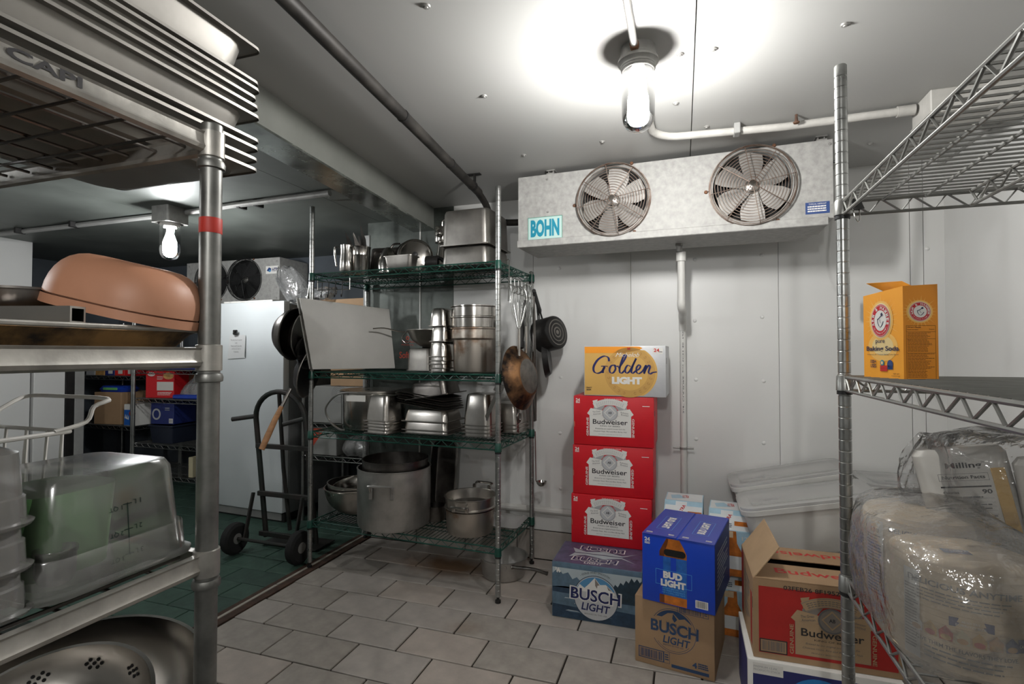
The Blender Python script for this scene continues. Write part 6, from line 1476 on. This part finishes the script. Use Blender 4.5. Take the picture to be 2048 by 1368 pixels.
# ============================================================ LEFT SHELVING (foreground)
LX, LY = -0.651, 0.574
lsh = thing('shelving_unit', 'worn aluminium shelving in the left foreground with a red-taped post', 'shelf', (LX, LY, 0.0))
LW, LD = 0.62, 1.9
for (x, y) in ((0, 0), (-LW, 0), (0, -LD), (-LW, -LD)):
    h = 1.531
    MB().lathe([(0, 0), (0.0145, 0), (0.0145, h - 0.002), (0.013, h), (0, h)], 'post_old', 24).build('post', lsh, (x, y, 0))
MB().lathe([(0.0149, 1.372), (0.0151, 1.373), (0.0151, 1.393), (0.0149, 1.394)], 'tape_red', 24).build('red_tape', lsh)
LZS = (1.515, 1.208, 0.917, 0.50)
for z in LZS:
    for (x0, y0, x1, y1, nm) in ((0.0, -0.016, 0.0, -LD + 0.016, 'rail'), (-LW, -0.016, -LW, -LD + 0.016, 'rail'), (-0.016, 0, -LW + 0.016, 0, 'end_rail'), (-0.016, -LD, -LW + 0.016, -LD, 'end_rail')):
        a = Vector((x0, y0, 0)); b_ = Vector((x1, y1, 0)); dr_ = (b_ - a).normalized(); nn = Vector((-dr_.y, dr_.x, 0)); prof = [(-0.005, -0.026), (-0.007, -0.021), (-0.005, -0.017), (-0.004, -0.004), (-0.006, -0.001), (0.0, 0.0), (0.006, -0.001), (0.004, -0.004), (0.005, -0.017), (0.007, -0.021), (0.005, -0.026), (0.0, -0.029)]
        secs = [[tuple(q + nn * u + Vector((0, 0, z + v))) for (u, v) in prof] for q in (a, b_)]
        MB().loft(secs, 'rail_alu', True, True).build(nm, lsh)
    d = MB(); x = -0.045
    while x > -LW + 0.02: d.tube([(x, -0.006, z - 0.012), (x, -LD + 0.006, z - 0.012)], 0.0026, 'steel_dark', 6); x -= 0.058
    y = -0.05
    while y > -LD + 0.02: d.tube([(-0.006, y, z - 0.0165), (-LW + 0.006, y, z - 0.0165)], 0.0022, 'steel_dark', 6); y -= 0.055
    d.build('wire_deck', lsh)['kind'] = 'stuff'
    for (x, y) in ((0, 0), (-LW, 0), (0, -LD), (-LW, -LD)):
        c = MB().lathe([(0.0146, z - 0.034), (0.0172, z - 0.033), (0.0172, z + 0.003), (0.0146, z + 0.004)], 'rail_alu', 20)
        c.lathe([(0.0146, z - 0.050), (0.0182, z - 0.049), (0.0188, z - 0.043), (0.0170, z - 0.038), (0.0146, z - 0.037)], 'post_old', 20); c.build('corner_casting', lsh, (x, y, 0))
P = Print(lambda u, v, l: (0.0052 + l, -0.245 + u, 1.515 - 0.0105 + v))
P.text('CAPI', 0.036, 0.0, 0.070, 0.0125, 'print_dark', 1, bold=0.03); P.done(lsh, 'art', 'stencil_lettering')
# pans on the top shelf
pz = [(1.540, 0.022, 'lowest shallow pan of the tall stack on the top left shelf'), (1.560, 0.022, 'second pan from below in the tall stack on the top left shelf'), (1.580, 0.022, 'third pan from below in the tall stack on the top left shelf'), (1.592, 0.022, 'fourth pan from below in the tall stack on the top left shelf'),
      (1.638, 0.060, 'deep pan whose side shows below the upper group of rims'), (1.655, 0.060, 'pan just above the first deep pan of the tall stack'), (1.673, 0.060, 'pan in the middle of the upper rims of the tall stack'), (1.688, 0.060, 'fourth rim of the upper group in the tall stack'), (1.700, 0.05, 'uppermost rim of the upper group in the tall stack'), (1.765, 0.075, 'topmost deep pan of the tall stack, cut by the picture edge')]
for k, (z, h, lab) in enumerate(pz):
    t = thing('hotel_pan', lab, 'pan', (-0.742 - 0.18 + random.uniform(-0.003, 0.003), 0.762 - 0.265 + random.uniform(-0.003, 0.003), z - h), random.uniform(-0.5, 0.5), 'tall pan stack')
    pan_mesh(0.330 - 0.0, 0.505, h, 'pan_dull', 0.0135, 0.014, 0.05).build('pan', t)
t = thing('stock_pot', 'large steel pot standing in the topmost pan, cut by the picture edge', 'pot', (-0.95, 0.50, 1.694)); pot_mesh(0.135, 0.30, 'steel_dull', 0.003).build('pot', t)
# rusty sheet pan, tan basket and tools on the middle shelf
t = thing('sheet_pan', 'rust-baked sheet pan on the middle left shelf', 'sheet pan', (-0.885, 0.325, 1.2092), 0)
MB().loft([rrect(0.40, 0.46, 0.02, 0.0), rrect(0.43, 0.485, 0.025, 0.020), rrect(0.445, 0.50, 0.03, 0.0235), rrect(0.447, 0.502, 0.03, 0.019), rrect(0.435, 0.492, 0.028, 0.016), rrect(0.405, 0.465, 0.02, -0.0008)], 'sheet_rust', True, True).build('pan', t)
MB().tube([(0.222 * s[0], 0.249 * s[1], 0.0225) for s in ((1, -1), (1, 1), (-1, 1), (-1, -1))], 0.0035, 'rail_alu', 8, True).build('rolled_rim', t)
t = thing('bread_basket', 'terracotta coloured oval plastic basket upside down on the sheet pan', 'basket', (-0.738, 0.515, 1.252), 18, None, (0, 13))
secs = []
for (s, z) in ((1.0, 0.0), (0.995, 0.012)): secs.append(rrect(0.190 * s, 0.15 * s, 0.07 * s, z, 7))
MB().loft(secs, 'tan_plastic', True, False).build('rim_band', t)
MB().loft([rrect(0.184, 0.146, 0.068, 0.0125, 7), rrect(0.185, 0.147, 0.068, 0.0135, 7)], 'tan_dark', False, False).build('rim_groove', t)
secs = [rrect(0.187, 0.148, 0.069, 0.014, 7)]
for k in range(1, 9):
    a = R(90 * k / 8); secs.append(rrect(0.08 + 0.107 * math.cos(a) ** 0.8 if k < 8 else 0.08, 0.05 + 0.098 * math.cos(a) ** 0.8 if k < 8 else 0.05, 0.025 + 0.044 * math.cos(a) if k < 8 else 0.024, 0.014 + 0.060 * math.sin(a), 7))
MB().loft(secs, 'tan_plastic', False, True).build('body', t)
t = thing('steel_channel', 'square steel channel with an open end lying on the sheet pan', 'utensil', (-0.705, 0.41, 1.2345), 16)
c = MB(); s_ = 0.0105; o_ = [(-s_, 0.0), (s_, 0.0), (s_, 0.020), (-s_, 0.020)]; i_ = [(-s_ + 0.0025, 0.0025), (s_ - 0.0025, 0.0025), (s_ - 0.0025, 0.0175), (-s_ + 0.0025, 0.0175)]
vs = [(0.03, u, v) for u, v in o_] + [(0.03, u, v) for u, v in i_] + [(-0.22, u, v) for u, v in o_] + [(-0.20, u, v) for u, v in i_]
fs = [(k, (k + 1) % 4, 4 + (k + 1) % 4, 4 + k) for k in range(4)] + [(k, 8 + k, 8 + (k + 1) % 4, (k + 1) % 4) for k in range(4)] + [(4 + k, 4 + (k + 1) % 4, 12 + (k + 1) % 4, 12 + k) for k in range(4)] + [(8, 11, 10, 9), (12, 13, 14, 15)]
c.add(vs, fs, 'steel'); c.build('channel', t)
t = thing('ladle', 'dark steel ladle bowl lying behind the steel channel', 'ladle', (-0.84, 0.455, 1.236), 10); bowl_mesh(0.055, 0.045, 'steel_dark').build('bowl', t)
MB().tube([(-0.05, 0, 0.042), (-0.20, -0.04, 0.05)], 0.006, 'steel', 8).build('handle', t)
t = thing('spatula', 'flat steel turner lying over the ladle at the left edge', 'spatula', (-0.86, 0.40, 1.288), 12); MB().box((-0.20, -0.02, 0), (0.03, 0.02, 0.006), 'steel', 0.002).build('blade', t)
# containers on the third shelf
t = thing('clear_tray', 'clear plastic food box base with rounded corners, third left shelf', 'food box', (-0.765, 0.476, 0.9182), 0)
MB().loft([rrect(0.190, 0.190, 0.03, 0.0), rrect(0.200, 0.200, 0.03, 0.002), rrect(0.202, 0.202, 0.03, 0.008), rrect(0.190, 0.190, 0.03, 0.010), rrect(0.186, 0.186, 0.03, 0.045), rrect(0.184, 0.184, 0.03, 0.047)], 'poly_clear', True, False).build('base', t)
t = thing('food_box', 'upside-down clear measuring box with green scale, third left shelf', 'food box', (-0.768, 0.480, 0.9295), 0)
MB().loft([rrect(0.180, 0.178, 0.028, 0.0), rrect(0.174, 0.172, 0.028, 0.040), rrect(0.160, 0.160, 0.026, 0.112), rrect(0.148, 0.148, 0.022, 0.122), rrect(0.130, 0.130, 0.018, 0.124)], 'poly_clear', False, True).build('box', t)
P = Print(lambda u, v, l: (0.090 - 0.0885 * v + 0.0006 + l, u, v))
P.rect(0.004, 0.012, 0.0052, 0.078, 'green_dark', 1)
for k, (v, tx) in enumerate(((0.076, '1'), (0.044, '2'), (0.013, '3'))):
    P.rect(-0.001, v, 0.010, v + 0.001, 'green_dark', 1); P.text(tx + ' QT', -0.010, v - 0.002, 0.016, 0.0065, 'green_dark', 1, rotd=180); P.text(tx + ' L', 0.017, v + 0.001, 0.010, 0.006, 'green_dark', 1, rotd=180)
P.done(t, 'scale_bar', 'scale_lettering')
t = thing('food_tub', 'green plastic tub showing through the clear measuring box', 'tub', (-0.765, 0.445, 0.931), 0)
MB().loft([rrect(0.10, 0.10, 0.03, 0.0), rrect(0.115, 0.115, 0.035, 0.10)], 'green_clear', True, True).build('tub', t)
t = thing('portion_cup', 'small round clear cup standing before the measuring box', 'cup', (-0.700, 0.414, 0.9300)); pot_mesh(0.020, 0.042, 'poly_clear', 0.0015, 0.019, 0.001).build('cup', t)
for k, (z, lab) in enumerate(((0.9185, 'lowest milky plastic pan of the nested stack at the left edge'), (0.966, 'middle milky plastic pan of the nested stack at the left edge'), (1.0135, 'topmost milky plastic pan of the nested stack at the left edge'))):
    t = thing('plastic_pan', lab, 'pan', (-0.770, 0.317, z), 0, 'nested milky pans')
    MB().loft([rrect(0.196, 0.140, 0.03, 0.0), rrect(0.200, 0.144, 0.03, 0.004), rrect(0.188, 0.134, 0.028, 0.005), rrect(0.186, 0.132, 0.028, 0.030), rrect(0.182, 0.128, 0.028, 0.032), rrect(0.174, 0.122, 0.026, 0.078), rrect(0.15, 0.10, 0.02, 0.084)], 'poly_milky', False, True).build('pan', t)
t = thing('wire_basket', 'white coated wire basket with raised end loop behind the plastic boxes', 'basket', (-0.95, 0.30, 0.92))
w = MB(); hx, hy = 0.055, 0.245
top = [(hx, -0.1, 0.155), (hx, hy, 0.160), (-0.14, hy, 0.160), (-0.14, -0.1, 0.155)]
w.tube(top, 0.0034, 'white_plastic', 8, True); w.build('rim', t)
w = MB(); w.tube(smoothline([(hx, hy - 0.02, 0.162), (hx + 0.004, hy + 0.02, 0.172), (hx + 0.006, hy + 0.03, 0.195), (hx, hy + 0.055, 0.205), (-0.07, hy + 0.06, 0.206), (-0.14, hy + 0.055, 0.205), (-0.142, hy + 0.03, 0.195), (-0.14, hy - 0.02, 0.162)], 4), 0.0034, 'white_plastic', 8); w.build('end_loop', t)
for k in range(8):
    y = -0.08 + 0.045 * k; MB().tube([(hx, y, 0.157), (hx - 0.012, y, 0.0), (-0.13, y, 0.0), (-0.14, y, 0.157)], 0.0024, 'white_plastic', 6).build('side_wire', t)
for k in range(3):
    x = hx - 0.05 - 0.05 * k; MB().tube([(x, hy, 0.16), (x, hy - 0.012, 0.0), (x, -0.08, 0.0)], 0.0024, 'white_plastic', 6).build('end_wire', t)
# bowl and colander below
t = thing('mixing_bowl', 'very large steel bowl on the lowest left shelf', 'bowl', (-0.955, 0.590, 0.525), 18, None, (14, 4)); bowl_mesh(0.200, 0.115, 'steel', n=56).build('bowl', t)
t = thing('colander', 'steel colander with hole clusters lying in the very large bowl', 'colander', (-0.955, 0.555, 0.545), 18, None, (20, 2))
bowl_mesh(0.155, 0.085, 'steel_brushed', n=56).build('bowl', t)
holes = MB()
for c_ in range(7):
    ca = R(30 + 32 * c_ - 60)
    for (du, dv) in ((0, 0), (0.011, 0), (-0.011, 0), (0.0055, 0.0095), (-0.0055, 0.0095), (0.0055, -0.0095), (-0.0055, -0.0095)):
        th_ = ca + du / 0.125; k = 0.62 + dv / 0.15
        aa = math.acos(max(-1, min(1, 1 - k ** (1 / 0.9)))); r_ = (0.32 + 0.68 * math.sin(aa)) * 0.155 - 0.0032; z_ = 0.085 * k + 0.003
        holes.lathe([(0, 0), (0.0032, 0)], 'dark_void', 8, T(r_ * math.cos(th_), r_ * math.sin(th_), z_) @ rot(0, 0, math.degrees(th_)) @ rot(0, -62, 0))
ho = holes.build('punched_holes', t); ho['kind'] = 'stuff'
# ============================================================ FAR ROOM
t = thing('freezer', 'white upright freezer with a note on its door', 'freezer', (-3.385, 3.02, 0.0), -3)
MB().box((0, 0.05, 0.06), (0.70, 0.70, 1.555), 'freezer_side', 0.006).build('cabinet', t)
MB().box((0.0, -0.012, 0.075), (0.70, 0.046, 1.57), 'freezer_white', 0.008, seg=2).build('door', t)
MB().box((0.02, 0.03, 0.0), (0.68, 0.66, 0.06), 'black_plastic').build('kick_plate', t)
MB().box((0.02, 0.018, 0.012), (0.66, 0.03, 0.066), 'grey_paint', 0.002).build('grille', t)
t = thing('paper_note', 'printed paper note stuck on the freezer door', 'note', (-3.215, 2.992, 1.155), -3)
MB().add([(0, 0, 0), (0.175, 0, 0.010), (0.18, -0.012, 0.02), (0.18, -0.002, 0.175), (0.02, -0.001, 0.18), (0.0, -0.010, 0.004), (0.0, 0.0015, 0), (0.18, 0.0005, 0.175), (0.02, 0.0015, 0.18)], [(0, 1, 2, 3, 4)], 'paper').build('sheet', t)
P = Print(lambda u, v, l: (u, -0.012 - l, v))
for k, s in enumerate(('This door has a 2 second', 'lock', 'Please wait 5 seconds', 'until you can open it', 'THANKS')): P.text(s, 0.10, 0.140 - 0.022 * k, (0.11, 0.022, 0.105, 0.09, 0.05)[k], 0.010, 'print_dark', 1)
P.done(t)
t = thing('magnet_clip', 'small black magnet clip above the paper note', 'magnet', (-3.12, 2.975, 1.35), -3)
MB().box((-0.02, -0.012, -0.018), (0.02, 0.0, 0.018), 'black_plastic', 0.004).build('body', t); MB().tube([(-0.012, -0.01, -0.01), (0.012, -0.022, 0.012)], 0.006, 'steel_dark', 8).build('lever', t)
t = thing('rack_grid', 'white plastic grid panel lying on top of the freezer', 'rack', (-3.33, 3.06, 1.575), -3, None, (4, 0))
g_ = MB()
for k in range(9): g_.box((0.06 * k, 0, 0.0), (0.06 * k + 0.008, 0.36, 0.012), 'white_plastic')
for k in range(7): g_.box((0, 0.058 * k, 0.0), (0.488, 0.058 * k + 0.008, 0.012), 'white_plastic')
g_.build('lattice', t)['kind'] = 'stuff'
bag('empty clear plastic bag standing above the freezer corner', 'plastic_bag', [(-2.69, 3.10, 1.575, 0.05, 0.05), (-2.70, 3.10, 1.64, 0.09, 0.06), (-2.74, 3.10, 1.74, 0.11, 0.05), (-2.79, 3.10, 1.83, 0.06, 0.02)], 'wrap_light', 21, 0.08, (-2.69, 3.10, 1.575))
# hand truck
t = thing('hand_truck', 'dark hand truck with a hoop top standing by the rack', 'hand truck', (-2.32, 2.50, 0.0), 0, None)
fr = MB(); xl, xr = -0.205, 0.165
def tp_(x, z): return (x, 0.10 - 0.06 * z / 0.9 + 0.02, z)
fr.tube([tp_(xl + 0.04, 0.06), tp_(xl + 0.02, 0.45), tp_(xl, 0.80)], 0.0155, 'truck_paint', 10); fr.tube([tp_(xr + 0.045, 0.06), tp_(xr + 0.02, 0.45), tp_(xr - 0.0, 0.80)], 0.0155, 'truck_paint', 10)
fr.build('side_rail', t)
hoop = [tp_((xl + xr) / 2 + (xr - xl) / 2 * math.cos(R(a)), 0.80 + 0.165 * math.sin(R(a))) for a in range(0, 181, 12)]
MB().tube(hoop, 0.0155, 'truck_paint', 10).build('hoop', t)
MB().tube([tp_((xl + xr) / 2, 0.955), tp_((xl + xr) / 2 + 0.01, 0.5), tp_((xl + xr) / 2 + 0.04, 0.12)], 0.012, 'truck_paint', 8).build('centre_bar', t)
for z in (0.63, 0.335, 0.085): MB().box((xl + 0.01, 0.09 - 0.06 * z, z - 0.014), (xr + 0.035, 0.10 - 0.06 * z + 0.012, z + 0.014), 'truck_paint', 0.002).build('cross_bar', t)
MB().tube([tp_(xl, 0.81), (xl - 0.14, 0.02, 0.79)], 0.014, 'truck_paint', 10).build('grip', t)
MB().tube([tp_(xr, 0.81), (xr - 0.12, 0.02, 0.775)], 0.014, 'truck_paint', 10).build('grip', t)
for (x, n_) in ((xl - 0.035, 1), (xr + 0.06, 1)):
    wh = MB().lathe([(0.03, -0.022), (0.075, -0.027), (0.090, -0.018), (0.094, 0.0), (0.090, 0.018), (0.075, 0.027), (0.03, 0.022)], 'rubber', 28, T(x, -0.05, 0.095) @ rot(0, 90)); wo = wh.build('wheel', t)
    MB().lathe([(0, -0.024), (0.032, -0.022), (0.032, 0.022), (0, 0.024)], 'lamp_grey', 16, T(x, -0.05, 0.095) @ rot(0, 90)).build('hub', wo)
    sx = 1 if x < 0 else -1
    MB().box((x + sx * 0.05 - 0.006, -0.012, 0.09), (x + sx * 0.05 + 0.006, 0.012, 0.36), 'truck_paint', 0.002, T(0, -0.05, 0) @ rot(-14)).build('axle_brace', t)
MB().tube([(xl - 0.035, -0.05, 0.095), (xr + 0.06, -0.05, 0.095)], 0.010, 'truck_paint', 8).build('axle', t)
MB().box((xl, 0.11, 0.012), (xr + 0.04, 0.30, 0.018), 'truck_paint', 0.002).build('toe_plate', t)
# chrome rack behind the green one
def small_rack(lab, x, y, w, d, h, zs):
    t = thing('wire_rack', lab, 'shelf', (x, y, 0.0))
    for (a, b_) in ((0, 0), (w, 0), (0, d), (w, d)): MB().lathe([(0, 0), (0.0125, 0), (0.0125, h), (0, h)], 'post_chrome', 14).build('post', t, (a, b_, 0))
    for z in zs: wire_shelf(t, w, d, z, 'chrome_wire', 'grey_wire', 0.0034, dsp=0.026, mid=0)
    return t
small_rack('chrome wire rack seen through the green rack', -2.62, 3.10, 0.58, 0.46, 1.30, (0.47, 0.70, 1.18))
def carton(name, lab, x, y, z, w, d, h, m, rz=0, cat='carton', art=None, group=None):
    t = thing(name, lab, cat, (x, y, z), rz, group)
    MB().box((0, 0, 0), (w, d, h), m, 0.003).build('carton', t)
    if art:
        P = Print(face_front(0, 0, 0.0)); art(P, w, h); P.done(t)
    return t
def art_ring(P, w, h):
    for r_ in (0.028, 0.040, 0.052, 0.062): P.ring(w * 0.52, h * 0.80, r_ - 0.002, r_, 'print_mid', 1, n=30)
    P.frame(w * 0.62, h * 0.18, w * 0.98, h * 0.42, 0.004, 'print_dark', 1); P.barcode(w * 0.66, h * 0.22, w * 0.94, h * 0.38, 'print_mid', 2, 10, 2)
carton('carton', 'white carton with a ring emblem behind the green rack', -2.56, 3.12, 0.7012, 0.44, 0.34, 0.26, 'carton_grey', 0, 'carton', art_ring)
carton('carton', 'brown carton on the upper shelf behind the cutting boards', -2.50, 3.12, 1.1812, 0.46, 0.36, 0.40, 'kraft', -4)
carton('carton', 'small brown carton on the white ring carton', -2.42, 3.14, 0.9635, 0.34, 0.28, 0.14, 'kraft', 3)
t = carton('carton', 'grey carton with an orange corner below the white ring carton', -2.55, 3.12, 0.4712, 0.20, 0.30, 0.19, 'carton_grey')
P = Print(face_front(0, 0, 0.0)); P.poly([(0.002, 0.06), (0.10, 0.188), (0.002, 0.188)], 'print_orange_red', 1); P.done(t)
bag('rounded clear bag of goods on the lowest chrome shelf behind the green rack', 'plastic_bag', [(-2.20, 3.24, 0.4715, 0.11, 0.10), (-2.20, 3.24, 0.52, 0.14, 0.12), (-2.20, 3.24, 0.58, 0.12, 0.10), (-2.20, 3.24, 0.61, 0.05, 0.04)], 'wrap', 30, 0.05, (-2.20, 3.24, 0.4715))
carton('storage_box', 'clear storage box on the floor under the chrome rack', -2.52, 3.14, 0.0012, 0.36, 0.36, 0.22, 'poly_milky', 0, 'box')
bag('bundle of clear wrap on the upper chrome rack shelf', 'plastic_bag', [(-2.52, 3.08, 1.583, 0.12, 0.05), (-2.5, 3.1, 1.63, 0.14, 0.06), (-2.45, 3.1, 1.66, 0.10, 0.04)], 'wrap_light', 33, 0.08, (-2.52, 3.08, 1.583))
# far racks
small_rack('chrome rack with empty lower shelves beside the freezer', -4.60, 3.30, 1.10, 0.46, 1.50, (1.055, 0.805, 0.415, 0.15))
small_rack('far left chrome rack holding a brown box', -5.40, 3.30, 0.78, 0.46, 1.50, (0.995, 0.552, 0.15))
def art_bread(P, w, h): P.disc(w * 0.2, h * 0.88, 0.035, 'print_white', 1, 0.018, 16); P.text('Rhodes', w * 0.2, h * 0.88, 0.05, 0.014, 'print_red', 2); P.rect(w * 0.40, h * 0.28, w * 0.98, h * 0.60, 'pack_white', 1); P.disc(w * 0.8, h * 0.82, 0.05, 'food_tan', 1, 0.03, 16); P.lines(w * 0.42, h * 0.08, w * 0.95, h * 0.22, 3, 'print_white', 1, 0.4, 0.3, 5); P.lines(w * 0.4, h * 0.66, w * 0.62, h * 0.80, 3, 'pack_white', 1, 0.4, 0.3, 3)
def art_blue(P, w, h):
    P.rect(0.004, h * 0.02, w - 0.004, h * 0.74, 'box_blue', 1); P.disc(w * 0.74, h * 0.58, 0.04, 'print_orange_red', 2, 0.025, 14); P.rect(w * 0.72, h * 0.05, w * 0.95, h * 0.28, 'print_white', 2); P.barcode(w * 0.74, h * 0.08, w * 0.93, h * 0.25, 'print_dark', 3, 10, 4)
    P.poly([(w * 0.08, h * 0.35), (w * 0.16, h * 0.55), (w * 0.2, h * 0.36), (w * 0.3, h * 0.52), (w * 0.34, h * 0.32), (w * 0.46, h * 0.50), (w * 0.44, h * 0.28)], 'print_white', 2)
def art_navy(P, w, h): P.disc(w * 0.25, h * 0.48, 0.045, 'print_grey', 1, 0.05, 18); P.disc(w * 0.25, h * 0.48, 0.03, 'box_navy', 2, 0.035, 14); P.rect(w * 0.80, h * 0.06, w * 0.97, h * 0.28, 'print_white', 1); P.barcode(w * 0.82, h * 0.09, w * 0.95, h * 0.25, 'print_dark', 2, 8, 6); P.lines(w * 0.62, h * 0.62, w * 0.9, h * 0.80, 2, 'print_grey', 1, 0.4, 0.3, 4)
carton('carton', 'red food carton on the chrome rack beside the freezer', -4.50, 3.33, 0.8062, 0.27, 0.22, 0.235, 'box_red', 12, 'carton', art_bread)
carton('carton', 'bright blue and white carton under the red food carton', -4.755, 3.325, 0.5537, 0.135, 0.24, 0.19, 'print_white', 2, 'carton', art_blue)
carton('carton', 'navy carton with a pale emblem right of the bright blue carton', -4.46, 3.35, 0.578, 0.24, 0.24, 0.18, 'box_navy', 6, 'carton', art_navy)
t = thing('storage_bin', 'dark blue bin under the navy carton with the pale emblem', 'bin', (-4.47, 3.33, 0.4162))
MB().loft([rrect(0.24, 0.26, 0.02, 0.0, 4, 0.14, 0.15), rrect(0.27, 0.29, 0.02, 0.14, 4, 0.14, 0.15), rrect(0.285, 0.305, 0.02, 0.142, 4, 0.14, 0.15), rrect(0.285, 0.305, 0.02, 0.155, 4, 0.14, 0.15), rrect(0.262, 0.282, 0.02, 0.156, 4, 0.14, 0.15), rrect(0.23, 0.25, 0.02, 0.006, 4, 0.14, 0.15)], 'bin_dark', True, True).build('bin', t)
carton('carton', 'plain brown carton on the far left chrome rack', -5.13, 3.32, 0.5532, 0.30, 0.28, 0.29, 'kraft', 6)
t = thing('bread_bag', 'blue wrapped bread bag lying on the plain brown carton', 'bag', (-4.98, 3.44, 0.8445), 6)
MB().loft([rrect(0.30, 0.16, 0.05, 0.0), rrect(0.33, 0.18, 0.06, 0.025), rrect(0.28, 0.14, 0.05, 0.055)], 'blue_wrap', True, True).build('bag', t)
MB().box((-0.08, -0.0925, 0.018), (0.08, -0.088, 0.040), 'green_print', 0.002).build('green_label', t)
carton('carton', 'dark brown carton behind the red food carton', -4.60, 3.56, 0.8065, 0.40, 0.18, 0.20, 'rusty', 0)
fc = (('print_silver', 'pale small carton at the left end of the far top shelf'), ('food_tan', 'small carton with a food picture on the far top shelf'), ('box_navy', 'small navy carton on the far top shelf'), ('print_red', 'small red and white carton on the far top shelf'), ('box_red', 'small plain red carton on the far top shelf'))
for k, (m, lab) in enumerate(fc):
    o = carton('food_carton', lab, -5.26 + 0.125 * k, 3.33, 0.9962, 0.115, 0.25, 0.16, m, random.uniform(-3, 3), 'carton', (lambda P, w, h: P.rect(w * 0.35, h * 0.1, w * 0.8, h * 0.75, 'pack_white', 1)) if k in (2, 3, 4) else None, 'small food cartons')
carton('carton', 'long navy carton on the top shelf beside the freezer', -4.36, 3.36, 1.0562, 0.52, 0.26, 0.16, 'box_navy', 0, 'carton', art_navy)
carton('carton', 'grey carton at the left end of the shelf beside the freezer', -4.56, 3.36, 1.0562, 0.17, 0.26, 0.16, 'carton_grey', 0)
bag('crumpled clear bag on the rack shelf right of the red carton', 'plastic_bag', [(-4.06, 3.48, 0.8065, 0.15, 0.10), (-4.04, 3.48, 0.90, 0.13, 0.09), (-3.98, 3.48, 0.98, 0.09, 0.06), (-3.94, 3.48, 1.035, 0.04, 0.03)], 'wrap', 40, 0.08, (-4.06, 3.48, 0.8065))
solo(MB().box((0, 0, 0), (0.24, 0.16, 0.035), 'blue_wrap', 0.008), 'blue_packet', 'flat blue packet before the crumpled clear bag', 'packet', (-4.17, 3.315, 0.8065), (0, 0, 10))
solo(MB().box((0, 0, 0), (0.045, 0.10, 0.17), 'cream', 0.004), 'cream_carton', 'thin cream carton upright on the lowest shelf beside the freezer', 'carton', (-3.98, 3.32, 0.1512), (0, 0, 4))
